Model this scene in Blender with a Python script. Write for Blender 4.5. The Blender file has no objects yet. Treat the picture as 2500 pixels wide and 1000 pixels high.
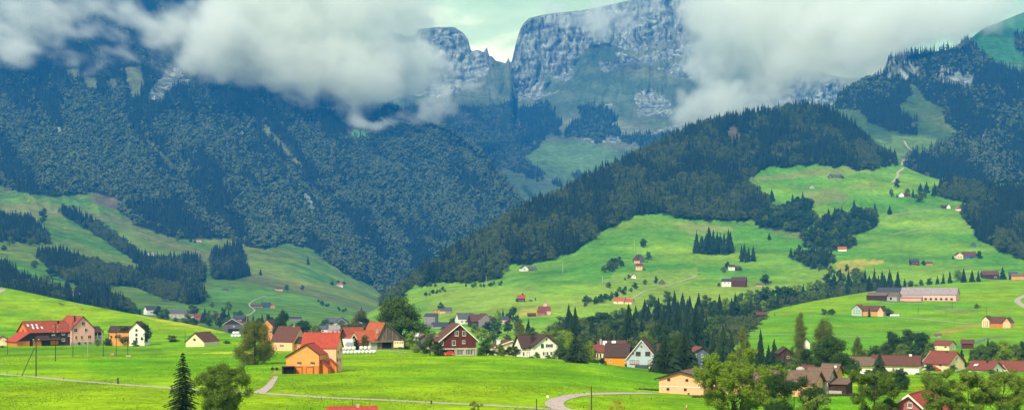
HAZE = True; CLOUDS = True; CLOUD_D = 0.0095; VB = 12; VSR = 1.3; EXPO = 0.22; SKY = 16.0; HCOL = (0.02, 0.32, 0.97); HD = 1 / 11500.0; CCOL = (0.978, 0.997, 0.905)
import bpy, bmesh, math, random
import numpy as np
from mathutils import Vector, Matrix
from mathutils.bvhtree import BVHTree
R = math.radians
rng = np.random.default_rng(7)
random.seed(7)
sc = bpy.context.scene
COL = sc.collection
F = 3434.0; U0 = 1250.0; H0 = 680.0; CZ = 60.0   # focal length in photo pixels, centre column, horizon row, eye height

def P(u, v, D):
    return Vector(((u - U0) / F * D, D, CZ + (H0 - v) / F * D))

# ---------------------------------------------------------------- noise
def _hash(ix, iy, s):
    h = (ix * 374761393 + iy * 668265263 + s * 982451653) & 0x7fffffff
    h = ((h ^ (h >> 13)) * 1274126177) & 0x7fffffff
    return (h ^ (h >> 16)) & 0xffff
def noise2(x, y, s=0):
    x = np.asarray(x, float); y = np.asarray(y, float)
    ix = np.floor(x).astype(np.int64); iy = np.floor(y).astype(np.int64)
    fx = x - ix; fy = y - iy
    wx = fx * fx * fx * (fx * (fx * 6 - 15) + 10); wy = fy * fy * fy * (fy * (fy * 6 - 15) + 10)
    def g(a, b, dx, dy):
        t = _hash(a, b, s) * (2 * math.pi / 65536.0)
        return np.cos(t) * dx + np.sin(t) * dy
    n00 = g(ix, iy, fx, fy); n10 = g(ix + 1, iy, fx - 1, fy)
    n01 = g(ix, iy + 1, fx, fy - 1); n11 = g(ix + 1, iy + 1, fx - 1, fy - 1)
    return ((n00 * (1 - wx) + n10 * wx) * (1 - wy) + (n01 * (1 - wx) + n11 * wx) * wy) * 1.5
def fbm(x, y, o=4, s=0, g=0.5):
    r = 0; a = 1; t = 0
    for k in range(o):
        r = r + a * noise2(x, y, s + k * 17); t += a; a *= g; x = x * 2.03 + 3.1; y = y * 2.03 + 1.7
    return r / t
def ridged(x, y, o=4, s=0):
    r = 0; a = 1; t = 0
    for k in range(o):
        r = r + a * (1 - 2 * np.abs(noise2(x, y, s + k * 17))); t += a; a *= 0.5; x = x * 2.03 + 3.1; y = y * 2.03 + 1.7
    return r / t

def inpoly(x, y, poly):
    x = np.asarray(x, float); y = np.asarray(y, float)
    c = np.zeros(x.shape, bool); n = len(poly)
    for i in range(n):
        x1, y1 = poly[i]; x2, y2 = poly[(i + 1) % n]
        if y1 == y2: continue
        m = ((y1 > y) != (y2 > y)) & (x < (x2 - x1) * (y - y1) / (y2 - y1) + x1)
        c ^= m
    return c

# ---------------------------------------------------------------- materials
def newmat(name):
    m = bpy.data.materials.new(name); m.use_nodes = True
    nt = m.node_tree; b = nt.nodes['Principled BSDF']
    return m, nt, b
def N(nt, t, **kw):
    n = nt.nodes.new(t)
    for k, v in kw.items():
        if k.startswith('i_'):
            key = k[2:]
            n.inputs[int(key) if key.isdigit() else key].default_value = v
        else: setattr(n, k, v)
    return n
def mixc(nt, fac, a, b, mode='MIX'):
    n = N(nt, 'ShaderNodeMix', data_type='RGBA', blend_type=mode)
    for sock, val in ((0, fac), (6, a), (7, b)):
        if hasattr(val, 'links') or hasattr(val, 'node'): nt.links.new(val, n.inputs[sock])
        else: n.inputs[sock].default_value = val if sock == 0 else (*val[:3], 1)
    return n.outputs[2]
MATS = {}
def mat_plain(name, col, rough=0.85, var=0.12, scale=1.5, bump=0.0, spec=0.2, metal=0.0, stretch=(1, 1, 1), grain=None):
    """painted / plastered / wooden surface: base colour broken up by noise in object space"""
    if name in MATS: return MATS[name]
    m, nt, b = newmat(name); L = nt.links.new
    tc = N(nt, 'ShaderNodeTexCoord'); mp = N(nt, 'ShaderNodeMapping'); mp.inputs['Scale'].default_value = stretch
    L(tc.outputs['Object'], mp.inputs[0])
    n1 = N(nt, 'ShaderNodeTexNoise', i_Scale=scale, i_Detail=6.0, i_Roughness=0.65); L(mp.outputs[0], n1.inputs['Vector'])
    rr = N(nt, 'ShaderNodeMapRange'); rr.inputs[1].default_value = 0.3; rr.inputs[2].default_value = 0.7
    rr.inputs[3].default_value = 1 - var; rr.inputs[4].default_value = 1 + var; L(n1.outputs[0], rr.inputs[0])
    mx = N(nt, 'ShaderNodeVectorMath', operation='SCALE'); mx.inputs[0].default_value = col; L(rr.outputs[0], mx.inputs['Scale'])
    L(mx.outputs[0], b.inputs['Base Color'])
    b.inputs['Roughness'].default_value = rough; b.inputs['Specular IOR Level'].default_value = spec; b.inputs['Metallic'].default_value = metal
    if bump:
        bp = N(nt, 'ShaderNodeBump', i_Strength=bump, i_Distance=0.1); L(n1.outputs[0], bp.inputs['Height']); L(bp.outputs[0], b.inputs['Normal'])
    MATS[name] = m; return m
def mat_roof(name, col, col2=None, tile=0.35, rough=0.8, moss=0.3):
    """tiles: courses down the slope and joints along it, each tile a little different, weathering on top"""
    if name in MATS: return MATS[name]
    m, nt, b = newmat(name); L = nt.links.new
    col2 = col2 or tuple(c * 0.6 for c in col)
    uv = N(nt, 'ShaderNodeUVMap'); uv.uv_map = 'UVMap'
    br = N(nt, 'ShaderNodeTexBrick', i_Scale=1.0, offset=0.5)
    br.inputs['Brick Width'].default_value = tile * 0.8; br.inputs['Row Height'].default_value = tile
    br.inputs['Mortar Size'].default_value = tile * 0.07; br.inputs['Mortar Smooth'].default_value = 0.3
    br.inputs['Color1'].default_value = (*[c * 1.12 for c in col], 1); br.inputs['Color2'].default_value = (*[c * 0.8 for c in col], 1)
    br.inputs['Mortar'].default_value = (*[c * 0.35 for c in col], 1)
    L(uv.outputs[0], br.inputs['Vector'])
    tc = N(nt, 'ShaderNodeTexCoord')
    n1 = N(nt, 'ShaderNodeTexNoise', i_Scale=0.35, i_Detail=8.0, i_Roughness=0.7); L(tc.outputs['Object'], n1.inputs['Vector'])
    rr = N(nt, 'ShaderNodeMapRange'); rr.inputs[1].default_value = 0.45; rr.inputs[2].default_value = 0.65; rr.inputs[4].default_value = moss; L(n1.outputs[0], rr.inputs[0])
    L(mixc(nt, rr.outputs[0], br.outputs['Color'], col2), b.inputs['Base Color'])
    b.inputs['Roughness'].default_value = rough; b.inputs['Specular IOR Level'].default_value = 0.25
    bp = N(nt, 'ShaderNodeBump', i_Strength=0.6, i_Distance=0.05); L(br.outputs['Fac'], bp.inputs['Height']); bp.invert = True
    L(bp.outputs[0], b.inputs['Normal'])
    MATS[name] = m; return m
def mat_boards(name, col, w=0.22, var=0.3, rough=0.85):
    """vertical boards with dark joints and grain"""
    if name in MATS: return MATS[name]
    m, nt, b = newmat(name); L = nt.links.new
    uv = N(nt, 'ShaderNodeUVMap'); uv.uv_map = 'UVMap'
    br = N(nt, 'ShaderNodeTexBrick', i_Scale=1.0, offset=0.0)
    br.inputs['Brick Width'].default_value = w; br.inputs['Row Height'].default_value = 9.0; br.inputs['Mortar Size'].default_value = w * 0.05
    br.inputs['Color1'].default_value = (*[c * (1 + var) for c in col], 1); br.inputs['Color2'].default_value = (*[c * (1 - var) for c in col], 1)
    br.inputs['Mortar'].default_value = (*[c * 0.25 for c in col], 1)
    L(uv.outputs[0], br.inputs['Vector'])
    mp = N(nt, 'ShaderNodeMapping'); mp.inputs['Scale'].default_value = (5, 0.6, 1); L(uv.outputs[0], mp.inputs[0])
    n1 = N(nt, 'ShaderNodeTexNoise', i_Scale=1.0, i_Detail=6.0); L(mp.outputs[0], n1.inputs['Vector'])
    rr = N(nt, 'ShaderNodeMapRange'); rr.inputs[1].default_value = 0.3; rr.inputs[2].default_value = 0.7; rr.inputs[3].default_value = 0.7; rr.inputs[4].default_value = 1.25; L(n1.outputs[0], rr.inputs[0])
    mx = N(nt, 'ShaderNodeVectorMath', operation='SCALE'); L(br.outputs['Color'], mx.inputs[0]); L(rr.outputs[0], mx.inputs['Scale'])
    L(mx.outputs[0], b.inputs['Base Color']); b.inputs['Roughness'].default_value = rough; b.inputs['Specular IOR Level'].default_value = 0.15
    MATS[name] = m; return m
def mat_glass(name='window_glass', col=(0.03, 0.04, 0.05)):
    if name in MATS: return MATS[name]
    m, nt, b = newmat(name)
    b.inputs['Base Color'].default_value = (*col, 1); b.inputs['Roughness'].default_value = 0.12; b.inputs['Specular IOR Level'].default_value = 0.6
    MATS[name] = m; return m
def mat_leaf(name, c1, c2, c3=None, f3=0.0, scale=0.35, trans=0.25):
    """foliage: colour drifts between clumps and from tree to tree"""
    if name in MATS: return MATS[name]
    m, nt, b = newmat(name); L = nt.links.new
    oi = N(nt, 'ShaderNodeObjectInfo'); geo = N(nt, 'ShaderNodeNewGeometry'); tc = N(nt, 'ShaderNodeTexCoord')
    n1 = N(nt, 'ShaderNodeTexNoise', i_Scale=scale, i_Detail=3.0); L(tc.outputs['Object'], n1.inputs['Vector'])
    a = N(nt, 'ShaderNodeMath', operation='MULTIPLY_ADD'); L(geo.outputs['Random Per Island'], a.inputs[0]); a.inputs[1].default_value = 0.45; L(oi.outputs['Random'], a.inputs[2])
    a2 = N(nt, 'ShaderNodeMath', operation='MULTIPLY_ADD'); L(n1.outputs[0], a2.inputs[0]); a2.inputs[1].default_value = 1.6; L(a.outputs[0], a2.inputs[2])
    rr = N(nt, 'ShaderNodeMapRange'); rr.inputs[1].default_value = 0.6; rr.inputs[2].default_value = 2.2; L(a2.outputs[0], rr.inputs[0])
    c = mixc(nt, rr.outputs[0], c1, c2)
    if c3:
        n2 = N(nt, 'ShaderNodeTexNoise', i_Scale=scale * 0.7, i_Detail=3.0); 
        mp = N(nt, 'ShaderNodeVectorMath', operation='ADD'); L(tc.outputs['Object'], mp.inputs[0]); mp.inputs[1].default_value = (31, 17, 5); L(mp.outputs[0], n2.inputs['Vector'])
        r2 = N(nt, 'ShaderNodeMapRange'); r2.inputs[1].default_value = 0.62 - f3 * 0.25; r2.inputs[2].default_value = 0.72 - f3 * 0.25; L(n2.outputs[0], r2.inputs[0])
        c = mixc(nt, r2.outputs[0], c, c3)
    L(c, b.inputs['Base Color']); b.inputs['Roughness'].default_value = 0.75; b.inputs['Specular IOR Level'].default_value = 0.15
    MATS[name] = m; return m
def mat_ground(name, fine=1.0, rock=False):
    """vertex colour 'Col' = what grows there; fine noise breaks it up; rock gets cracks and streaks"""
    m, nt, b = newmat(name); L = nt.links.new
    at = N(nt, 'ShaderNodeAttribute', attribute_name='Col'); tc = N(nt, 'ShaderNodeTexCoord')
    mp = N(nt, 'ShaderNodeMapping'); mp.inputs['Scale'].default_value = (1, 1, 1); L(tc.outputs['Object'], mp.inputs[0])
    n1 = N(nt, 'ShaderNodeTexNoise', i_Scale=0.35 * fine, i_Detail=8.0, i_Roughness=0.7); L(mp.outputs[0], n1.inputs['Vector'])
    n2 = N(nt, 'ShaderNodeTexNoise', i_Scale=0.03 * fine, i_Detail=5.0, i_Roughness=0.6); L(mp.outputs[0], n2.inputs['Vector'])
    r1 = N(nt, 'ShaderNodeMapRange'); r1.inputs[1].default_value = 0.3; r1.inputs[2].default_value = 0.7; r1.inputs[3].default_value = 0.55; r1.inputs[4].default_value = 1.4; L(n1.outputs[0], r1.inputs[0])
    r2 = N(nt, 'ShaderNodeMapRange'); r2.inputs[1].default_value = 0.3; r2.inputs[2].default_value = 0.7; r2.inputs[3].default_value = 0.72; r2.inputs[4].default_value = 1.28; L(n2.outputs[0], r2.inputs[0])
    mm = N(nt, 'ShaderNodeMath', operation='MULTIPLY'); L(r1.outputs[0], mm.inputs[0]); L(r2.outputs[0], mm.inputs[1])
    mx = N(nt, 'ShaderNodeVectorMath', operation='SCALE'); L(at.outputs['Color'], mx.inputs[0]); L(mm.outputs[0], mx.inputs['Scale'])
    col = mx.outputs[0]
    b.inputs['Roughness'].default_value = 0.95; b.inputs['Specular IOR Level'].default_value = 0.05
    bp = N(nt, 'ShaderNodeBump', i_Strength=0.6, i_Distance=0.35 / fine); L(n1.outputs[0], bp.inputs['Height'])
    if rock:
        rk = N(nt, 'ShaderNodeAttribute', attribute_name='Rock')
        mpr = N(nt, 'ShaderNodeMapping'); mpr.inputs['Scale'].default_value = (0.045, 0.045, 0.008); L(tc.outputs['Object'], mpr.inputs[0])
        s1 = N(nt, 'ShaderNodeTexNoise', i_Scale=1.0, i_Detail=9.0, i_Roughness=0.72, i_Distortion=0.4); L(mpr.outputs[0], s1.inputs['Vector'])
        mpb = N(nt, 'ShaderNodeMapping'); mpb.inputs['Scale'].default_value = (0.005, 0.005, 0.035); mpb.inputs['Rotation'].default_value = (0, 0.12, 0); L(tc.outputs['Object'], mpb.inputs[0])
        s2 = N(nt, 'ShaderNodeTexNoise', i_Scale=1.0, i_Detail=6.0, i_Roughness=0.7, i_Distortion=0.6); L(mpb.outputs[0], s2.inputs['Vector'])
        cr = N(nt, 'ShaderNodeValToRGB'); L(s1.outputs[0], cr.inputs[0])
        e = cr.color_ramp.elements; e[0].position = 0.36; e[0].color = (0.035, 0.05, 0.04, 1); e[1].position = 0.64; e[1].color = (0.50, 0.54, 0.42, 1)
        x = e.new(0.46); x.color = (0.15, 0.175, 0.14, 1); x = e.new(0.54); x.color = (0.28, 0.32, 0.25, 1)
        r3 = N(nt, 'ShaderNodeMapRange'); r3.inputs[1].default_value = 0.35; r3.inputs[2].default_value = 0.65; r3.inputs[3].default_value = 0.55; r3.inputs[4].default_value = 1.3; L(s2.outputs[0], r3.inputs[0])
        rs = N(nt, 'ShaderNodeVectorMath', operation='SCALE'); L(cr.outputs[0], rs.inputs[0]); L(r3.outputs[0], rs.inputs['Scale'])
        # sharpen the rock mask with noise
        ad = N(nt, 'ShaderNodeMath', operation='ADD'); L(rk.outputs['Fac'], ad.inputs[0]); sb = N(nt, 'ShaderNodeMath', operation='SUBTRACT'); L(s1.outputs[0], sb.inputs[0]); sb.inputs[1].default_value = 0.5
        L(sb.outputs[0], ad.inputs[1])
        r4 = N(nt, 'ShaderNodeMapRange'); r4.inputs[1].default_value = 0.42; r4.inputs[2].default_value = 0.58; L(ad.outputs[0], r4.inputs[0])
        col = mixc(nt, r4.outputs[0], col, rs.outputs[0])
        bp2 = N(nt, 'ShaderNodeBump', i_Strength=1.0, i_Distance=14.0); L(s1.outputs[0], bp2.inputs['Height']); L(bp2.outputs[0], bp.inputs['Normal'])
    L(col, b.inputs['Base Color']); L(bp.outputs[0], b.inputs['Normal'])
    return m

# ---------------------------------------------------------------- object helpers
def tag(o, label=None, cat=None, group=None, kind=None):
    if label: o['label'] = label
    if cat: o['category'] = cat
    if group: o['group'] = group
    if kind: o['kind'] = kind
    return o
def link_mesh(name, verts, faces, mat, parent=None, smooth=False, mi=None, uvs=None):
    me = bpy.data.meshes.new(name); me.from_pydata([tuple(v) for v in verts], [], faces)
    for mm in (mat if isinstance(mat, (list, tuple)) else [mat]): me.materials.append(mm)
    if mi is not None: me.polygons.foreach_set('material_index', mi)
    if smooth: me.polygons.foreach_set('use_smooth', [True] * len(me.polygons))
    if uvs is not None:
        ul = me.uv_layers.new(name='UVMap'); ul.data.foreach_set('uv', np.asarray(uvs, np.float32).ravel())
    me.update()
    o = bpy.data.objects.new(name, me)
    if parent is not False: COL.objects.link(o)
    if parent: o.parent = parent
    return o
def empty(name, loc, rz=0.0):
    o = bpy.data.objects.new(name, None); o.location = loc; o.rotation_euler = (0, 0, rz); o.empty_display_size = 1; COL.objects.link(o); return o
def np_mesh(name, co, quads, mat, cols=None, smooth=True, rock=None):
    me = bpy.data.meshes.new(name); n = len(co); q = len(quads); k = quads.shape[1]
    me.vertices.add(n); me.vertices.foreach_set('co', np.asarray(co, np.float32).ravel())
    me.loops.add(q * k); me.loops.foreach_set('vertex_index', np.asarray(quads, np.int32).ravel())
    me.polygons.add(q); me.polygons.foreach_set('loop_start', np.arange(q, dtype=np.int32) * k)
    if smooth: me.polygons.foreach_set('use_smooth', np.ones(q, bool))
    if cols is not None:
        a = me.attributes.new('Col', 'FLOAT_COLOR', 'POINT'); c4 = np.ones((n, 4), np.float32); c4[:, :3] = cols; a.data.foreach_set('color', c4.ravel())
    if rock is not None:
        a = me.attributes.new('Rock', 'FLOAT', 'POINT'); a.data.foreach_set('value', np.asarray(rock, np.float32).ravel())
    me.materials.append(mat); me.update(calc_edges=True); me.validate()
    o = bpy.data.objects.new(name, me); COL.objects.link(o); return o
# ---------------------------------------------------------------- terrain: each slope a sheet whose columns are (row, distance) profiles
SHEETS = {}
def smooth1(a, sig, axis):
    if sig <= 0: return a
    r = int(3 * sig) + 1; k = np.exp(-0.5 * (np.arange(-r, r + 1) / sig) ** 2); k /= k.sum()
    pad = [(0, 0)] * a.ndim; pad[axis] = (r, r)
    ap = np.pad(a, pad, mode='reflect', reflect_type='odd')
    return np.apply_along_axis(lambda x: np.convolve(x, k, 'valid'), axis, ap)
def build_sheet(name, cols, du, sub, mat, colour, su=5, sr=1.2, relief=None, back=(0.15, 0.5), keep_ridge=True):
    us = sorted(cols); K = len(cols[us[0]])
    U = np.arange(us[0], us[-1] + du, du, dtype=float)
    Vc = np.array([[cols[u][k][0] for u in us] for k in range(K)], float); Dc = np.array([[cols[u][k][1] for u in us] for k in range(K)], float)
    V = np.array([np.interp(U, us, Vc[k]) for k in range(K)]); D = np.array([np.interp(U, us, Dc[k]) for k in range(K)])
    V = smooth1(V, su, 1); D = smooth1(D, su, 1)
    T = []
    for k in range(K - 1):
        n = sub[k] if isinstance(sub, (list, tuple)) else sub
        T += list(k + np.arange(n) / n)
    T.append(K - 1); T = np.array(T); kk = np.minimum(T.astype(int), K - 2); t = (T - kk)[:, None]
    Vf = V[kk] * (1 - t) + V[kk + 1] * t; Df = D[kk] * (1 - t) + D[kk + 1] * t
    if sr > 0:
        rv, rd = Vf[-1].copy(), Df[-1].copy()
        Vf = smooth1(Vf, sr, 0); Df = smooth1(Df, sr, 0)
    UU = np.broadcast_to(U, Vf.shape).copy()
    if relief is not None:
        fade = np.minimum(1, (Vf.shape[0] - 1 - np.arange(Vf.shape[0])) / 4.0)[:, None]
        Df = Df * (1 + relief(UU, Vf) * (0.25 + 0.75 * fade))
    X = (UU - U0) / F * Df; Y = Df; Z = CZ + (H0 - Vf) / F * Df
    # the far side of the crest
    bd = np.array([0.004, 0.012, 0.035, 0.10])[:, None] * Df[-1][None] + np.array([2, 8, 30, 120])[:, None]
    bz = Z[-1][None] - bd * np.array([back[0] * 0.5, back[0], back[1], back[1] * 1.1])[:, None]
    by = Y[-1][None] + bd; bx = (U[None] - U0) / F * by
    X = np.vstack([X, bx]); Y = np.vstack([Y, by]); Z = np.vstack([Z, bz])
    Vall = np.vstack([Vf, np.repeat(Vf[-1:], 4, 0)]); Uall = np.vstack([UU, np.repeat(UU[-1:], 4, 0)])
    r, c = X.shape; nf = Vf.shape[0]
    idx = np.arange(r * c).reshape(r, c)
    q = np.stack([idx[:-1, :-1], idx[:-1, 1:], idx[1:, 1:], idx[1:, :-1]], -1).reshape(-1, 4)
    co = np.stack([X, Y, Z], -1).reshape(-1, 3)
    cc, rk = colour(Uall, Vall, X, Y, Z)
    o = np_mesh(name, co, q, mat, cc.reshape(-1, 3), True, rk.reshape(-1) if rk is not None else None)
    tag(o, kind='structure')
    SHEETS[name] = dict(obj=o, bvh=BVHTree.FromPolygons(co.tolist(), q.tolist()), X=X, Y=Y, Z=Z, U=Uall, V=Vall, nf=nf)
    return o
def hit(u, v, names=None):
    """where the sight line through a photo pixel meets the terrain"""
    d = Vector(((u - U0) / F, 1, (H0 - v) / F)).normalized(); best = None; o = Vector((0, 0, CZ))
    for n in (names or SHEETS):
        h = SHEETS[n]['bvh'].ray_cast(o, d)
        if h[0] is not None and (best is None or h[3] < best[1]): best = (h[0], h[3], n)
    return best[0] if best else None
def ground(x, y, names=None):
    z = None
    for n in (names or SHEETS):
        h = SHEETS[n]['bvh'].ray_cast(Vector((x, y, 5000)), Vector((0, 0, -1)))
        if h[0] is not None and (z is None or h[0].z > z): z = h[0].z
    return z if z is not None else 0.0
def at(u, D, names=None):
    """point of the ground below photo column u at distance D"""
    x = (u - U0) / F * D
    return Vector((x, D, ground(x, D, names)))
def place(u, v, D):
    """a foot seen at (u, v): behind the near crest it stands where the sight line meets the valley floor"""
    if D is None: return hit(u, v)
    if D > 590:
        q = hit(u, v, ['wooded_hill', 'left_mountain', 'right_rise_field'])
        if q is not None and 0.75 * D < q.y < 2.3 * D: return q
    return P(u, v, D)
def poly_mask(U, V, polys, jag=6, sc_=0.05, s=3):
    du = fbm(U * sc_, V * sc_, 3, s) * jag * 2; dv = fbm(U * sc_, V * sc_, 3, s + 50) * jag
    m = np.zeros(U.shape, bool)
    for p in polys: m |= inpoly(U + du, V + dv, p)
    return m
def lerp(a, b, t): return a + (b - a) * t
def sstep(a, b, x):
    t = np.clip((x - a) / (b - a), 0, 1); return t * t * (3 - 2 * t)
def arr(c, U): return np.broadcast_to(np.array(c, float), U.shape + (3,)).copy()

# real ground colours
G_NEAR = (0.098, 0.285, 0.001); G_YEL = (0.215, 0.345, 0.001); G_MID = (0.078, 0.225, 0.016); G_MIDY = (0.200, 0.330, 0.020); G_DRY = (0.210, 0.200, 0.060)
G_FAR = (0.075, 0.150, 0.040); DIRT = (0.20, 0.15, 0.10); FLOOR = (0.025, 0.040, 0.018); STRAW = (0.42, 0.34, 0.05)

# --- S1 near meadow with the hill on the left
C1 = {
 -500: [(1250,110),(1100,165),(1000,225),(940,280),(880,400),(850,540),(806,740),(730,960),(668,1180)],
 0: [(1250,110),(1100,165),(1000,225),(940,280),(880,400),(848,560),(806,760),(750,950),(693,1120)],
 60: [(1250,110),(1100,165),(1000,225),(940,280),(880,400),(848,560),(806,760),(758,930),(713,1100)],
 185: [(1250,110),(1100,165),(1000,225),(940,280),(880,400),(848,570),(812,740),(772,870),(738,1000)],
 330: [(1250,110),(1100,165),(1000,225),(940,280),(880,400),(846,580),(815,700),(790,800),(767,900)],
 460: [(1250,110),(1100,165),(1000,225),(940,280),(880,400),(848,560),(826,640),(806,720),(789,800)],
 560: [(1250,110),(1100,165),(1000,225),(940,280),(885,385),(860,480),(842,560),(824,640),(808,720)],
 620: [(1250,110),(1100,165),(1000,225),(940,280),(890,375),(870,440),(857,500),(846,550),(834,610)],
 700: [(1250,110),(1100,165),(1000,225),(940,280),(890,372),(874,420),(864,455),(857,490),(851,530)],
 860: [(1250,110),(1100,165),(1000,225),(940,280),(893,370),(876,415),(864,450),(857,475),(851,510)],
 1000: [(1250,110),(1100,165),(1000,225),(940,282),(893,370),(876,412),(864,440),(856,465),(850,500)],
 1100: [(1250,110),(1100,165),(1000,227),(940,284),(900,360),(884,390),(872,415),(865,435),(859,455)],
 1300: [(1250,112),(1100,167),(1000,230),(940,290),(905,355),(892,385),(883,405),(877,420),(872,440)],
 1450: [(1250,115),(1100,170),(1000,235),(955,285),(920,345),(905,370),(895,390),(888,405),(881,425)],
 1600: [(1250,118),(1100,175),(1000,240),(965,290),(940,340),(928,365),(920,385),(913,405),(907,430)],
 1700: [(1250,120),(1100,178),(1000,245),(965,300),(945,350),(932,385),(923,410),(915,440),(907,470)],
 1900: [(1250,120),(1100,180),(1000,248),(962,305),(945,345),(932,380),(923,410),(914,440),(906,475)],
 2200: [(1250,122),(1100,182),(1000,250),(960,310),(942,350),(930,385),(921,415),(913,445),(906,480)],
 2600: [(1250,122),(1100,182),(1000,250),(960,310),(942,350),(930,385),(921,415),(914,445),(908,475)],
 3000: [(1250,122),(1100,182),(1000,250),(960,310),(942,350),(930,385),(921,415),(914,445),(908,475)],
}
def col1(U, V, X, Y, Z):
    c = arr(G_NEAR, U)
    n = fbm(X * 0.012, Y * 0.006, 4, 5); n2 = fbm(X * 0.05, Y * 0.03, 3, 9)
    y = np.clip(0.45 + n * 1.3 + n2 * 0.5, 0, 1)
    # mown parcels, and sunlit ones whose sun is put into the grass colour
    par = poly_mask(U, V, [[(-500, 875), (215, 872), (222, 925), (-500, 912)], [(-500, 700), (-50, 660), (150, 735), (400, 785), (560, 812), (520, 826), (330, 800), (150, 800), (90, 755), (-500, 790)],
        [(-500, 930), (300, 940), (700, 975), (700, 1100), (-500, 1100)]], 4)
    y = np.clip(y + par * 0.35, 0, 1)
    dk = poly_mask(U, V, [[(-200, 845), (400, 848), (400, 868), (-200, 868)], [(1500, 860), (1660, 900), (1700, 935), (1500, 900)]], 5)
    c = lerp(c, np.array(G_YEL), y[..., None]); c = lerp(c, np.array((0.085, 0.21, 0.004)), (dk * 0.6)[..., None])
    dirt = poly_mask(U, V, [[(648, 945), (660, 918), (672, 905), (684, 906), (676, 925), (662, 945)]], 3)
    c = lerp(c, np.array((0.30, 0.25, 0.06)), (dirt * 0.55)[..., None])
    st = poly_mask(U, V, [[(500, 859), (590, 856), (700, 852), (835, 849), (835, 855), (700, 859), (590, 864), (500, 862)]], 1) | poly_mask(U, V, [[(330, 766), (420, 783), (560, 806), (556, 812), (410, 789), (335, 771)]], 1)
    c = lerp(c, np.array((0.42, 0.42, 0.03)), (st * 0.75)[..., None])
    st2 = fbm(X * 0.02, Y * 0.11, 4, 411); return c * (1 + 0.25 * n2 + 0.30 * st2)[..., None], None

# --- S6 green rise on the right
C6 = {
 1560: [(925,440),(872,720),(862,820),(858,880),(856,930),(854,980),(854,1030)],
 1680: [(925,440),(868,720),(852,820),(843,880),(835,930),(828,980),(824,1030)],
 1780: [(925,440),(862,720),(842,800),(825,870),(808,940),(797,1000),(789,1060)],
 1900: [(925,440),(858,730),(836,820),(808,920),(785,1010),(765,1090),(750,1160)],
 2050: [(925,440),(854,740),(832,840),(800,950),(770,1060),(742,1160),(722,1250)],
 2200: [(925,440),(850,750),(828,850),(795,970),(762,1080),(725,1210),(700,1320)],
 2350: [(925,440),(848,750),(825,850),(792,970),(757,1090),(718,1230),(688,1380)],
 2500: [(925,440),(848,750),(825,850),(790,970),(755,1090),(715,1240),(684,1400)],
 3000: [(925,440),(848,750),(825,850),(790,970),(755,1090),(715,1240),(680,1400)],
}
def col6(U, V, X, Y, Z):
    c = arr(G_YEL, U) * 0.95; n = fbm(X * 0.006, Y * 0.012, 4, 15); n2 = fbm(X * 0.03, Y * 0.03, 3, 19)
    g = np.clip(0.35 + n * 1.2 + n2 * 0.4, 0, 1)
    green = poly_mask(U, V, [[(1700, 800), (1960, 780), (2080, 765), (2200, 780), (2310, 785), (2380, 790), (2290, 815), (2150, 822), (1950, 818), (1700, 860)], [(1900, 820), (2300, 822), (2700, 820), (2700, 860), (1700, 880)], [(1780, 800), (1850, 762), (1960, 742), (1900, 765)],
                       [(2080, 735), (2350, 745), (2400, 760), (2200, 755)]], 4)
    g = np.clip(g + green * 0.5, 0, 1); c = lerp(c, np.array((0.105, 0.285, 0.006)), g[..., None])
    st = poly_mask(U, V, [[(2280, 812), (2360, 790), (2395, 791), (2330, 812), (2300, 818)]], 2)
    c = lerp(c, np.array((0.30, 0.26, 0.035)), (st * 0.8)[..., None])
    br = poly_mask(U, V, [[(2270, 747), (2330, 748), (2380, 755), (2385, 762), (2330, 765), (2290, 756)]], 3)
    c = lerp(c, np.array((0.15, 0.19, 0.04)), (br * 0.7)[..., None])
    return c * (1 + 0.2 * n2)[..., None], None

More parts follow.
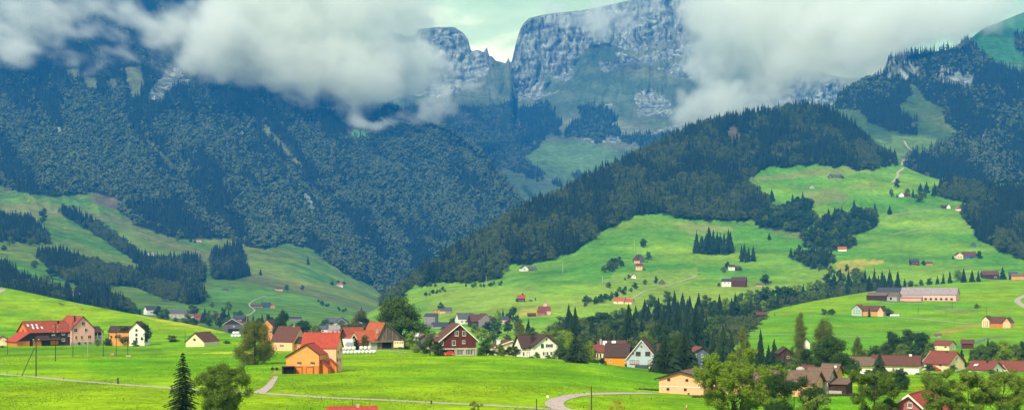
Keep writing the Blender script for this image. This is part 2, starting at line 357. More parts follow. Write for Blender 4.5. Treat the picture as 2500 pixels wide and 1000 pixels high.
# --- S2 hill on the right with its wooded crest, down to the valley floor
def c2(a, *r): return [(925, 470), (a, 1000)] + list(r)
C2 = {
 700: c2(850,(830,1250),(822,1350),(818,1450),(816,1550),(815,1600),(815,1700),(815,1800)),
 820: c2(842,(818,1250),(811,1350),(806,1450),(803,1550),(801,1640),(800,1720),(799,1800)),
 900: c2(836,(798,1300),(790,1380),(783,1470),(777,1560),(772,1640),(768,1720),(765,1800)),
 960: c2(834,(794,1300),(780,1400),(768,1500),(757,1600),(746,1700),(737,1800),(730,1900)),
 1000: c2(832,(790,1300),(767,1450),(745,1590),(727,1700),(713,1800),(703,1880),(695,1960)),
 1100: c2(828,(780,1300),(745,1500),(715,1680),(697,1790),(677,1880),(652,1980),(628,2080)),
 1250: c2(825,(775,1300),(735,1500),(700,1680),(660,1850),(612,1980),(572,2100),(535,2230)),
 1400: c2(820,(765,1300),(720,1520),(670,1750),(612,1950),(562,2110),(512,2270),(465,2430)),
 1500: c2(820,(758,1320),(712,1560),(656,1800),(576,2050),(520,2230),(466,2400),(412,2580)),
 1600: c2(820,(750,1350),(700,1600),(640,1850),(540,2150),(480,2350),(420,2550),(362,2750)),
 1700: c2(820,(744,1380),(694,1630),(622,1900),(540,2180),(464,2400),(386,2620),(312,2850)),
 1850: c2(820,(736,1420),(686,1680),(602,2000),(528,2270),(438,2560),(352,2800),(284,2980)),
 1960: c2(820,(730,1450),(680,1700),(590,2050),(500,2350),(410,2650),(330,2860),(260,3020)),
 2060: c2(820,(728,1460),(678,1710),(590,2050),(500,2350),(414,2650),(346,2850),(288,3000)),
 2130: c2(820,(726,1470),(676,1715),(590,2050),(500,2350),(420,2620),(392,2740),(365,2860)),
 2180: c2(820,(724,1480),(674,1720),(590,2050),(504,2340),(440,2560),(412,2670),(392,2760)),
 2250: c2(820,(722,1490),(672,1730),(600,2020),(530,2260),(480,2440),(450,2560),(428,2660)),
 2350: c2(820,(720,1500),(668,1750),(618,1920),(570,2090),(520,2260),(480,2410),(452,2540)),
 2450: c2(820,(720,1500),(668,1750),(635,1870),(590,2040),(540,2210),(500,2350),(470,2480)),
 2650: c2(820,(720,1500),(668,1750),(635,1870),(590,2040),(540,2210),(500,2350),(462,2500)),
 3000: c2(820,(720,1500),(668,1750),(635,1870),(590,2040),(540,2210),(500,2350),(455,2500)),
}
HILL_FOREST = [
 [(880,730),(930,742),(965,742),(1000,700),(1070,692),(1100,692),(1150,690),(1220,678),(1240,645),(1330,640),(1400,615),(1480,555),(1550,530),(1600,520),(1700,538),(1760,538),(1800,540),(1850,538),(1880,500),(1862,488),(1842,470),(1830,440),(1860,412),(1930,405),(1990,405),(2060,405),(2100,415),(2140,412),(2185,402),(2190,380),(2150,345),(2100,280),(2000,200),(1700,200),(1300,300),(900,600)],
 [(1845,535),(1870,510),(1900,520),(1930,515),(1985,505),(1985,550),(1960,568),(1900,562),(1850,556)],
 [(1990,545),(2020,530),(2060,530),(2100,520),(2140,520),(2148,545),(2110,570),(2070,580),(2090,600),(2060,608),(2010,615),(1965,605),(1960,580),(1990,570)],
 [(1925,625),(1950,610),(2000,615),(2035,620),(2042,640),(2000,660),(1965,650)],
 [(2275,478),(2300,450),(2400,420),(2600,420),(2800,440),(2800,640),(2560,640),(2500,634),(2440,612),(2425,600),(2395,590),(2380,575),(2375,560),(2350,530),(2345,515),(2380,505),(2340,490)],
]
def m_belt0(U, V):
    return (U > 1340) & (U < 2400) & (V > np.interp(U, [1330, 1380, 1440, 1560, 1640, 1760, 1850, 2000, 2060, 2190, 2240, 2300, 2400], [835, 800, 812, 795, 762, 772, 752, 722, 700, 702, 722, 708, 706])) & (V < 900)
def col2(U, V, X, Y, Z):
    n = fbm(X * 0.004, Y * 0.006, 4, 25); n2 = fbm(X * 0.02, Y * 0.03, 3, 29)
    t = np.clip(0.38 + n * 1.4 + n2 * 0.4 + sstep(600, 760, V) * 0.3, 0, 1)
    c = lerp(arr(G_MID, U), np.array(G_MIDY), t[..., None])
    yel = poly_mask(U, V, [[(1070, 705), (1230, 700), (1330, 715), (1500, 740), (1300, 775), (1080, 790), (1040, 760)], [(1500, 665), (1700, 655), (1720, 680), (1600, 715), (1500, 735), (1430, 720)], [(1500, 720), (1800, 690), (1950, 695), (1700, 760), (1500, 750)]], 6)
    c = lerp(c, np.array((0.25, 0.34, 0.035)), (yel * 0.55)[..., None])
    st = poly_mask(U, V, [[(2038, 640), (2080, 634), (2130, 633), (2165, 638), (2120, 650), (2080, 668), (2045, 668)], [(1270, 753), (1330, 748), (1320, 762), (1270, 772)]], 3)
    c = lerp(c, np.array(STRAW), (st * 0.7)[..., None])
    dry = poly_mask(U, V, [[(1950, 470), (2040, 458), (2080, 480), (2060, 495), (1985, 500)], [(2070, 450), (2130, 447), (2145, 460), (2080, 455)], [(1880, 565), (1960, 568), (1960, 585), (1900, 575)], [(1620, 540), (1740, 545), (1800, 560), (1700, 575)], [(1270, 702), (1310, 698), (1300, 710)], [(1800, 440), (2000, 410), (2150, 415), (1900, 440)]], 6)
    c = lerp(c, np.array(G_DRY), (dry * 0.6)[..., None])
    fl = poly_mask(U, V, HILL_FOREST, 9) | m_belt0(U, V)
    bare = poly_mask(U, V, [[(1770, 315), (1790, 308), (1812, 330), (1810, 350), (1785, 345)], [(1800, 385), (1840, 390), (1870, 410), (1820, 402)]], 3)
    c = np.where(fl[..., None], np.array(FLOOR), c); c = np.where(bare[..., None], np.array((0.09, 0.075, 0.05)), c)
    return c * (1 + 0.18 * n2)[..., None], None
def rel2(U, V): return 0.020 * fbm(U * 0.006, V * 0.012, 3, 77) + 0.004 * fbm(U * 0.02, V * 0.04, 3, 78)

# --- S3 the left valley side: meadows below, the long wooded mountain above
C3 = {
 -500: [(905,600),(820,1000),(770,1400),(720,1700),(650,2100),(560,2600),(465,3100),(380,3500),(280,3900),(180,4300),(80,4700),(-60,5200)],
 0: [(905,600),(820,1000),(770,1400),(720,1700),(650,2100),(560,2600),(465,3100),(380,3500),(280,3900),(180,4300),(80,4700),(-60,5200)],
 150: [(905,600),(822,1000),(780,1400),(732,1780),(668,2180),(580,2630),(482,3100),(395,3500),(290,3920),(185,4320),(85,4720),(-60,5200)],
 300: [(905,600),(825,1000),(790,1400),(745,1850),(690,2250),(620,2650),(530,3050),(420,3500),(300,3950),(190,4350),(90,4750),(-60,5200)],
 450: [(905,600),(828,1000),(793,1400),(757,1800),(708,2250),(650,2630),(583,3000),(450,3500),(325,3980),(210,4400),(100,4800),(-40,5250)],
 600: [(905,600),(831,1000),(795,1400),(765,1800),(720,2250),(665,2650),(605,3000),(480,3500),(350,4000),(230,4450),(120,4850),(0,5250)],
 740: [(905,600),(831,1000),(798,1400),(771,1800),(730,2300),(680,2720),(612,3080),(500,3520),(375,4000),(270,4430),(190,4750),(100,5050)],
 850: [(905,600),(831,1000),(800,1400),(778,1850),(745,2350),(710,2750),(672,3080),(540,3540),(420,4000),(320,4430),(260,4700),(200,4950)],
 950: [(905,600),(835,1000),(803,1400),(785,1900),(765,2450),(745,2880),(722,3200),(600,3560),(480,3930),(370,4300),(310,4520),(262,4720)],
 1050: [(905,600),(835,1000),(803,1400),(786,1900),(768,2500),(752,2950),(725,3250),(600,3580),(490,3900),(390,4200),(340,4370),(296,4540)],
 1150: [(905,600),(835,1000),(803,1400),(787,1900),(770,2500),(745,3000),(690,3250),(600,3480),(520,3720),(440,3960),(390,4130),(345,4300)],
 1215: [(905,600),(835,1000),(803,1400),(787,1900),(770,2500),(740,3000),(660,3220),(600,3370),(550,3520),(500,3680),(455,3820),(415,3960)],
 1280: [(905,600),(835,1000),(803,1400),(787,1900),(770,2500),(740,3000),(660,3200),(620,3300),(590,3380),(565,3460),(538,3550),(512,3640)],
 1400: [(905,600),(835,1000),(803,1400),(787,1900),(770,2500),(740,3000),(700,3150),(680,3220),(660,3280),(645,3340),(630,3400),(620,3450)],
}
LEFT_FOREST = [[(-600,450),(0,452),(60,472),(130,480),(200,474),(232,470),(262,488),(300,520),(330,548),(400,575),(440,584),(560,582),(600,602),(650,608),(700,594),(760,607),(800,640),(860,678),(900,694),(930,716),(1000,740),(1420,740),(1420,500),(1400,-300),(-600,-300)],
 [(143,516),(160,512),(230,545),(300,592),(340,625),(395,640),(480,632),(500,655),(500,690),(440,682),(360,660),(300,618),(225,566),(160,530)],
 [(90,625),(140,620),(200,636),(270,655),(330,668),(420,668),(480,690),(505,735),(470,745),(400,728),(330,700),(265,695),(258,718),(215,708),(130,670)],
 [(-100,535),(70,535),(100,560),(130,595),(60,592),(-100,580)],
 [(520,612),(545,618),(560,605),(585,600),(600,650),(612,672),(590,676),(572,684),(520,680),(512,640)],
 [(-200,640),(10,650),(60,690),(120,708),(165,722),(200,740),(100,745),(-200,720)],
 [(225,700),(270,728),(310,752),(330,765),(250,765),(190,735)]]
LEFT_OPEN = [[(305,165),(345,160),(352,200),(340,235),(322,235),(310,200)],[(258,195),(283,190),(285,218),(262,215)],[(160,170),(190,165),(195,195),(170,190)],[(205,190),(235,190),(238,215),(212,215)],[(455,165),(475,160),(480,185),(462,185)],[(225,472),(262,478),(300,494),(300,512),(262,508),(235,498)],
 [(855,400-60),(905,330),(905,318),(870,315),(855,325)],[(895,225),(950,222),(1005,232),(1003,256),(965,250),(930,262),(900,255)],[(640,300),(655,310),(740,405),(735,412),(650,325)],[(355,330),(375,355),(430,405),(424,415),(360,350)],
 [(722,470),(732,478),(770,525),(765,530),(740,500)],[(790,540),(830,590),(826,596),(785,548)]]
LEFT_ROCK = [[(362,228),(378,205),(398,186),(404,170),(438,166),(448,188),(464,196),(458,212),(430,208),(414,220),(404,232),(398,250),(368,244)],[(512,140),(535,132),(560,148),(560,165),(530,172),(514,160)],[(135,312),(148,314),(170,322),(150,330),(136,322)],[(770,258),(800,262),(850,268),(870,262),(866,272),(800,272)],[(905,300),(930,285),(1010,300),(1050,295),(1050,310),(960,312),(920,325)],[(462,90),(466,55),(472,40),(482,42),(488,80),(494,104),(470,106)],[(575,325),(600,318),(606,305),(612,318),(590,330)],
 [(740,470),(750,470),(775,520),(762,515)],[(60,340),(66,340),(66,378),(60,378)],[(735,690-222),(738,462),(742,470)]]
def col3(U, V, X, Y, Z):
    n = fbm(X * 0.003, Y * 0.004, 4, 35); n2 = fbm(X * 0.012, Y * 0.02, 3, 39)
    t = np.clip(0.42 + n * 1.3 + n2 * 0.5, 0, 1)
    c = lerp(arr((0.100, 0.235, 0.024), U), np.array((0.265, 0.300, 0.045)), t[..., None])
    dry = poly_mask(U, V, [[(0, 490), (150, 500), (330, 535), (420, 580), (520, 630), (500, 645), (400, 600), (250, 540), (100, 525), (0, 520)], [(470, 600), (600, 660), (800, 720), (930, 760), (900, 775), (760, 730), (600, 690), (500, 630)]], 7)
    c = lerp(c, np.array((0.22, 0.21, 0.07)), (dry * 0.6)[..., None])
    grn = poly_mask(U, V, [[(520, 700), (700, 705), (930, 770), (960, 800), (400, 790), (420, 750)], [(0, 475), (90, 492), (0, 500)], [(20, 645), (100, 640), (200, 700), (90, 680)]], 7)
    c = lerp(c, np.array((0.14, 0.32, 0.03)), (grn * 0.7)[..., None])
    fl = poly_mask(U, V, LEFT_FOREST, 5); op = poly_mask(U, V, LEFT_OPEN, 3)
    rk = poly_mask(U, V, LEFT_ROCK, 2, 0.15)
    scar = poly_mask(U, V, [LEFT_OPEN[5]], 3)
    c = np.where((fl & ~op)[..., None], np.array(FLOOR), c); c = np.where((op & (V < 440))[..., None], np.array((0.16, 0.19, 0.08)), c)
    c = np.where(scar[..., None], np.array((0.20, 0.17, 0.09)), c)
    c = np.where(inpoly(U, V, LEFT_OPEN[7])[..., None] | inpoly(U, V, LEFT_OPEN[6])[..., None], np.array((0.14, 0.34, 0.07)), c)
    return c * (1 + 0.2 * n2)[..., None], rk.astype(float)
def rel3(U, V):
    # gullies run down to the right
    a = U * 0.78 - V * 0.62; b = U * 0.62 + V * 0.78
    up = sstep(640, 480, V)
    return up * (0.040 * ridged(a * 0.011, b * 0.0035, 4, 41) + 0.006 * fbm(U * 0.03, V * 0.03, 3, 44)) + 0.006 * fbm(U * 0.008, V * 0.014, 3, 45)

# --- S4 the far limestone massif
def c4(b, t, db=6300): return [(640,3900),(520,4450),(430,4900),(350,5400),(lerp(350,b,.5),5850),(b,db),(t,db+130),(t-2,db+260)]
C4 = {750: c4(260,235), 850: c4(240,205), 905: c4(225,150), 930: c4(215,96), 945: c4(205,84), 965: c4(205,80), 990: c4(200,90), 1012: c4(195,88), 1022: c4(190,73), 1060: c4(185,69), 1108: c4(180,68), 1130: c4(178,82), 1143: c4(176,98), 1150: c4(176,127), 1168: c4(172,124), 1181: c4(172,130), 1186: c4(172,119), 1191: c4(172,122), 1194: c4(172,141), 1200: c4(176,138), 1210: c4(178,150), 1222: c4(180,153), 1236: c4(182,158), 1239: c4(182,145), 1242: c4(182,144), 1245: c4(184,156), 1250: c4(190,152),
      1256: c4(240,122), 1262: c4(240,100), 1268: c4(240,78), 1276: c4(240,62), 1292: c4(238,46), 1320: c4(225,40), 1345: c4(200,35), 1420: c4(150,28), 1500: c4(110,12), 1600: c4(105,-12), 1700: c4(112,-20), 1800: c4(150,20), 1870: c4(255,185), 1900: c4(260,190), 1960: c4(262,172), 2010: c4(265,178), 2050: c4(265,190), 2200: c4(270,200)}
for u in (1500,1600,1700):   # the slab stands back in steps
    pass
def col4(U, V, X, Y, Z):
    n = fbm(X * 0.002, Z * 0.004, 4, 55); n2 = fbm(X * 0.008, Z * 0.012, 4, 59)
    c = lerp(arr((0.085, 0.135, 0.060), U), np.array((0.17, 0.19, 0.09)), np.clip(0.4 + n * 1.3 + n2, 0, 1)[..., None])
    grass = poly_mask(U, V, [[(1290, 380), (1330, 350), (1420, 345), (1540, 380), (1480, 430), (1400, 440), (1340, 430), (1285, 390)]], 3)
    c = lerp(c, np.array((0.12, 0.21, 0.06)), grass[..., None] * 1.0)
    rp = [[(900,250),(900,60),(1022,60),(1150,60),(1152,120),(1192,110),(1200,150),(1195,180),(1168,190),(1150,215),(1090,235),(1000,235)],
          [(1236,140),(1248,140),(1252,165),(1236,165)],
          [(1252,235),(1250,120),(1268,40),(1340,20),(1500,-40),(1820,-60),(1820,120),(1755,130),(1690,95),(1640,100),(1560,130),(1480,105),(1440,110),(1400,150),(1372,178),(1330,190),(1320,240),(1262,246)],
          [(1500,125),(1560,140),(1640,110),(1700,100),(1745,130),(1700,130),(1620,150),(1520,160)],
          [(1545,235),(1575,215),(1600,218),(1635,250),(1640,285),(1560,285)],
          [(1355,175),(1385,160),(1405,180),(1380,200),(1350,195)], [(1260,240),(1330,225),(1370,222),(1300,246)],
          [(1380,330),(1440,270),(1490,250),(1500,310),(1540,345),(1580,330),(1650,300),(1680,330),(1500,390),(1440,345)],
          [(1460,150),(1520,150),(1500,180),(1465,175)],[(1060,205),(1150,200),(1150,215),(1080,235),(1000,230)],
          [(1880,185),(2060,180),(2060,260),(1900,262)], [(1600,170),(1680,140),(1760,150),(1760,200),(1650,190)]]
    rk = poly_mask(U, V, rp, 5, 0.06)
    band = fbm(U * 0.01, V * 0.09 + U * 0.012, 4, 66)
    rkf = rk * 0.85 + 0.0 + np.clip(band, 0, 1) * 0.6 * (~rk)
    rkf[V > 345] *= 0.35; rkf[grass] = 0
    sd = inpoly(U, V, [(1200,160),(1245,160),(1255,235),(1140,250),(1170,210)]); rkf[sd] *= 0.3
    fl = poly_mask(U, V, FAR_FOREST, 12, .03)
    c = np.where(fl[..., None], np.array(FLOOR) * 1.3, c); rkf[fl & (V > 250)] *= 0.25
    return c * (1 + 0.25 * n2)[..., None], np.clip(rkf, 0, 1)
FAR_FOREST = [[(700,260),(900,240),(980,262),(1060,250),(1130,262),(1180,262),(1230,250),(1262,250),(1262,300),(1240,330),(1290,350),(1320,352),(1300,372),(1285,392),(1215,410),(1200,440),(700,500)],
   [(1262,268),(1280,252),(1300,262),(1330,250),(1345,268),(1352,262),(1372,290),(1364,318),(1372,335),(1340,330),(1318,352),(1300,338),(1275,350),(1250,330),(1268,300)],
   [(1385,312),(1408,290),(1418,262),(1440,248),(1452,268),(1470,246),(1485,268),(1505,285),(1498,308),(1520,330),(1480,335),(1455,352),(1420,330),(1385,338)],
   [(1215,395),(1260,385),(1310,405),(1322,440),(1285,430),(1240,412)], [(1402,438),(1402,420),(1438,424),(1436,440)],
   [(1300,185),(1300,200),(1260,230),(1258,200)],[(1500,330),(1640,320),(1690,345),(1600,372),(1530,350)], [(700,190),(760,185),(830,205),(830,230),(700,230)]]
FAR_OPEN = [[(1226,270),(1250,262),(1246,290),(1232,312),(1222,300)]]
def rel4(U, V):
    W = U + 22 * fbm(U * .012, V * .02, 3, 67); st = 0.007 * ridged(W * 0.022, V * 0.0055, 4, 61) + 0.0018 * fbm(W * 0.09, V * 0.04, 4, 62)
    led = 0.0011 * noise2(U * 0.012, V * 0.10 + U * 0.02, 64) + 0.0006 * noise2(U * 0.03, V * 0.22 + U * 0.03, 65)
    return (st * 1.15 + led) * sstep(320, 220, V) * 1.5 + 0.012 * fbm(U * 0.006, V * 0.008, 4, 63) * sstep(120, 300, V)

# --- S5 the wooded mountain on the right with its cliff band
C5 = {
 1940: [(560,2850),(500,3050),(440,3250),(390,3450),(350,3650),(320,3800),(295,3950),(288,4000)],
 2035: [(560,2850),(480,3050),(420,3250),(370,3450),(335,3600),(300,3750),(262,3900),(256,3950)],
 2060: [(560,2850),(480,3050),(420,3250),(365,3450),(325,3600),(280,3780),(232,3980),(226,4020)],
 2110: [(560,2850),(470,3050),(410,3250),(355,3450),(310,3620),(262,3820),(205,4060),(199,4100)],
 2160: [(560,2850),(462,3050),(405,3250),(350,3450),(305,3640),(258,3830),(195,4080),(186,4110)],
 2172: [(560,2850),(460,3050),(403,3250),(348,3450),(300,3640),(250,3830),(192,4080),(140,4110)],
 2240: [(560,2850),(452,3050),(400,3250),(345,3450),(295,3640),(245,3830),(188,4100),(132,4150)],
 2340: [(560,2850),(470,3000),(420,3200),(360,3420),(300,3640),(240,3850),(195,4080),(118,4200)],
 2400: [(560,2850),(480,2950),(440,3100),(380,3350),(300,3650),(230,3900),(160,4180),(70,4500)],
 2500: [(560,2850),(490,2920),(450,3050),(400,3280),(310,3620),(230,3900),(150,4220),(30,4700)],
 3000: [(560,2850),(490,2920),(450,3050),(400,3280),(310,3620),(230,3900),(150,4220),(10,4750)],
}
RIGHT_FOREST = [[(2040,265),(2045,225),(2100,190),(2160,170),(2170,120),(2350,90),(2380,110),(2400,135),(2440,160),(2500,180),(3000,200),(3000,450),(2480,445),(2400,452),(2330,430),(2240,445),(2200,425),(2215,380),(2260,372),(2300,350),(2320,345),(2340,320),(2310,300),(2300,262),(2260,245),(2240,212),(2215,205),(2230,228),(2190,262),(2200,275),(2240,300),(2235,330),(2190,325),(2120,298),(2100,268)],
   [(2480,85),(2520,90),(2700,100),(2700,150),(2500,135),(2476,110)]]
def col5(U, V, X, Y, Z):
    n = fbm(X * 0.003, Z * 0.005, 4, 85); n2 = fbm(X * 0.012, Z * 0.015, 3, 89)
    c = lerp(arr((0.060, 0.130, 0.040), U), np.array((0.13, 0.18, 0.05)), np.clip(0.4 + n * 1.4 + n2 * 0.4, 0, 1)[..., None])
    top = (V < 150) & (U > 2330); c = np.where(top[..., None], np.array((0.055, 0.19, 0.055)), c)
    yel = poly_mask(U, V, [[(2180, 330), (2260, 335), (2320, 345), (2230, 400), (2180, 395)], [(2140, 340), (2180, 350), (2180, 380)], [(2300,435),(2520,445),(2520,480),(2300,470)]], 4)
    c = lerp(c, np.array((0.17, 0.27, 0.06)), (yel * 0.7)[..., None])
    rk = poly_mask(U, V, [[(2162,188),(2165,145),(2200,140),(2240,145),(2252,190),(2220,196),(2190,192)],[(2282,185),(2300,160),(2330,165),(2385,180),(2380,205),(2368,225),(2340,205),(2305,205),(2285,195)],[(2385,330),(2410,318),(2425,340),(2400,345)],[(2480,200),(2510,200),(2510,225),(2485,222)]], 4, 0.08)
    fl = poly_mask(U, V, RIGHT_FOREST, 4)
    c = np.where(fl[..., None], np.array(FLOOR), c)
    return c * (1 + 0.2 * n2)[..., None], rk.astype(float)
def rel5(U, V): return 0.014 * ridged(U * 0.008, V * 0.005, 4, 91) * sstep(520, 380, V) + 0.006 * fbm(U * 0.02, V * 0.02, 3, 92)

mg = mat_ground('meadow_ground', 1.6); mg2 = mat_ground('pasture_ground', 0.35); mg3 = mat_ground('mountain_ground', 0.12, rock=True)
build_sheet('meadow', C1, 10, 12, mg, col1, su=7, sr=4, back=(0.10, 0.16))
build_sheet('right_rise_field', C6, 8, 12, mg, col6, su=7, sr=4, back=(0.12, 0.25), relief=lambda U, V: 0.010 * fbm(U * 0.008, V * 0.016, 3, 99))
build_sheet('wooded_hill', C2, 5, 22, mg2, col2, su=6, sr=4, relief=rel2, back=(0.3, 0.6))
build_sheet('left_mountain', C3, 5, 22, mg3, col3, su=8, sr=4, relief=rel3, back=(0.3, 0.5))
build_sheet('right_mountain', C5, 5, 22, mg3, col5, su=1.0, sr=2, relief=rel5, back=(0.3, 0.5))
build_sheet('far_massif', C4, 2.5, [14, 14, 16, 20, 24, 30, 40], mg3, col4, su=0.6, sr=1.2, relief=rel4, back=(0.1, 0.3))
# plain beneath everything, out to the horizon
gp = link_mesh('valley_ground', [(-9000, -400, 2), (9000, -400, 2), (9000, 11500, 2), (-9000, 11500, 2)], [(0, 1, 2, 3)], mat_plain('valley_turf', (0.08, 0.17, 0.03), var=0.3, scale=0.02))
tag(gp, kind='structure')
# ---------------------------------------------------------------- trees
M_BARK = mat_plain('bark', (0.07, 0.055, 0.04), scale=4, var=0.35)
M_CON = mat_leaf('spruce_needles', (0.007, 0.020, 0.008), (0.022, 0.046, 0.015))
M_CONB = mat_leaf('olive_spruce_needles', (0.012, 0.026, 0.009), (0.034, 0.052, 0.015))
M_BRO = mat_leaf('beech_leaves', (0.040, 0.085, 0.012), (0.125, 0.180, 0.028))
M_BROD = mat_leaf('dark_maple_leaves', (0.016, 0.040, 0.010), (0.045, 0.090, 0.018))
M_BROL = mat_leaf('light_ash_leaves', (0.080, 0.150, 0.010), (0.220, 0.315, 0.020))
M_GRN = mat_leaf('fresh_green_leaves', (0.050, 0.100, 0.010), (0.155, 0.225, 0.022))
M_AUT = mat_leaf('autumn_leaves', (0.050, 0.075, 0.016), (0.090, 0.100, 0.020), (0.32, 0.11, 0.02), 0.8)
M_AUT2 = mat_leaf('turning_leaves', (0.035, 0.070, 0.016), (0.075, 0.110, 0.022), (0.30, 0.17, 0.02), 0.45)
M_BIR = mat_leaf('birch_leaves', (0.060, 0.085, 0.012), (0.140, 0.155, 0.022))
M_YEL = mat_leaf('yellow_leaves', (0.30, 0.26, 0.03), (0.45, 0.34, 0.04))
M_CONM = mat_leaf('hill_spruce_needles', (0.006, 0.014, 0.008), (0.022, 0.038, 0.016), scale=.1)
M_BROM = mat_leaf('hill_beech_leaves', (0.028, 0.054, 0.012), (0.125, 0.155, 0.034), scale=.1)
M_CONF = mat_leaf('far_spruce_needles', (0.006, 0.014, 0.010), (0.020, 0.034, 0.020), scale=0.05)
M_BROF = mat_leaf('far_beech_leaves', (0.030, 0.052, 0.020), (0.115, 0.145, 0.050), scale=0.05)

def conifer_mesh(name, h, r, tiers, spikes, mat, seed, skirt=0.0, ragged=0.3, trunk=True, double=False):
    """spruce: whorls of drooping sprays, each a folded blade; unit height h"""
    rs = random.Random(seed); v = []; f = []
    for k in range(tiers):
        t = k / (tiers - 1); z = h * (0.07 + 0.90 * t) ; rad = r * (1 - t) ** 0.85 * rs.uniform(0.8, 1.12) + 0.02 * r
        n = max(4, int(spikes * (0.4 + 0.6 * (1 - t)))); off = rs.uniform(0, 6.28)
        for j in range(n):
            a = off + 6.283 * j / n + rs.uniform(-0.2, 0.2); rr = rad * rs.uniform(1 - ragged, 1 + ragged * 0.6)
            drop = rr * rs.uniform(0.30, 0.60) + h * 0.01; w = 6.283 / n * 0.62
            zt = z + h / tiers * rs.uniform(0.6, 1.3); i = len(v)
            v += [(0, 0, zt), (math.cos(a - w) * rr * 0.62, math.sin(a - w) * rr * 0.62, z - drop * 0.55), (math.cos(a) * rr, math.sin(a) * rr, z - drop * 0.75),
                  (math.cos(a + w) * rr * 0.62, math.sin(a + w) * rr * 0.62, z - drop * 0.6), (math.cos(a) * rr * 0.55, math.sin(a) * rr * 0.55, z + (zt - z) * 0.35)]
            f += [(i, i + 1, i + 4), (i + 4, i + 1, i + 2), (i + 4, i + 2, i + 3), (i, i + 4, i + 3)]
    return v, f
def trunk_mesh(h, r, n=6, top=0.15, lean=0.0, seed=0):
    rs = random.Random(seed); v = []; f = []; K = 6
    for k in range(K + 1):
        t = k / K; rr = r * (1 - t * (1 - top)) * (1.35 if k == 0 else 1); ox = lean * h * t * t + rs.uniform(-1, 1) * r * 0.3 * t; oy = rs.uniform(-1, 1) * r * 0.3 * t
        for j in range(n): v.append((ox + math.cos(6.283 * j / n) * rr, oy + math.sin(6.283 * j / n) * rr, h * t))
    for k in range(K):
        for j in range(n):
            a = k * n + j; b = k * n + (j + 1) % n; f.append((a, b, b + n, a + n))
    return v, f
def limb(v, f, p0, p1, r0, r1, n=5):
    p0 = Vector(p0); p1 = Vector(p1); d = (p1 - p0).normalized(); s = d.orthogonal().normalized(); t = d.cross(s); i = len(v)
    for p, r in ((p0, r0), ((p0 + p1) / 2 + s * (p1 - p0).length * 0.05, (r0 + r1) / 2), (p1, r1)):
        for j in range(n): v.append(p + (s * math.cos(6.283 * j / n) + t * math.sin(6.283 * j / n)) * r)
    for k in range(2):
        for j in range(n): a = i + k * n + j; b = i + k * n + (j + 1) % n; f.append((a, b, b + n, a + n))
def _ico():
    bm = bmesh.new(); bmesh.ops.create_icosphere(bm, subdivisions=1, radius=1); v = [x.co.copy() for x in bm.verts]; f = [[y.index for y in x.verts] for x in bm.faces]; bm.free(); return v, f
IV, IF = _ico()
def blob_crown(seed, n, h, r, z0=0.12, jag=0.28, br=0.42):
    """far broadleaf crown: knobbly boughs, overlapping, uneven"""
    rs = random.Random(seed); v = []; f = []
    for k in range(n):
        t = rs.uniform(0, 1); a = rs.uniform(0, 6.28); prof = math.sin(math.pi * (0.18 + 0.80 * t)) ** 0.7
        d = r * prof * rs.uniform(0.35, 0.75); c = Vector((math.cos(a) * d, math.sin(a) * d, h * (z0 + (0.88 - z0) * t))); b = r * rs.uniform(br * 0.7, br * 1.2) * (0.65 + 0.35 * prof); i = len(v)
        for p in IV: v.append(c + Vector((p.x, p.y, p.z * 0.85)) * b * rs.uniform(1 - jag, 1 + jag))
        f += [[i + q for q in g] for g in IF]
    return v, f
def leaf_crown(clumps, nleaf, size, seed, droop=0.0, flat=0.5, fill=0.35):
    """leaf-sized faces gathered round bough ends. clumps: (centre, radius xyz)"""
    g = np.random.default_rng(seed); tot = sum((c[1][0] * c[1][1] * c[1][2]) ** (2 / 3) for c in clumps); V = []; 
    for c, rad in clumps:
        w = (rad[0] * rad[1] * rad[2]) ** (2 / 3) / tot; n = max(6, int(nleaf * w))
        d = g.normal(size=(n, 3)); d /= np.linalg.norm(d, axis=1)[:, None]; rr = (fill + (1 - fill) * g.random(n) ** 0.6)[:, None] * np.where(g.random((n, 1)) < 0.3, g.uniform(1.0, 1.55, (n, 1)), g.uniform(0.75, 1.1, (n, 1)))
        p = np.array(c) + d * rr * np.array(rad)
        if droop: p[:, 2] -= droop * g.random(n) * rad[2]
        nrm = d * 1.0 + g.normal(size=(n, 3)) * flat + np.array([0, 0, 0.35]); nrm /= np.linalg.norm(nrm, axis=1)[:, None]
        a = np.cross(nrm, g.normal(size=(n, 3))); a /= np.linalg.norm(a, axis=1)[:, None]; b = np.cross(nrm, a)
        s = (size * g.uniform(0.6, 1.4, n))[:, None]
        q = np.stack([p - a * s - b * s * 0.25, p - a * s * 0.1 + b * s * -0.6, p + a * s + b * s * 0.1, p + b * s * 0.65 - nrm * s * 0.25], 1); V.append(q.reshape(-1, 3))
    V = np.vstack(V); Q = np.arange(len(V)).reshape(-1, 4); return V, Q
def crown_from_np(name, V, Q, mat, parent):
    o = np_mesh(name, V, Q, mat, None, False); o.parent = parent; return o

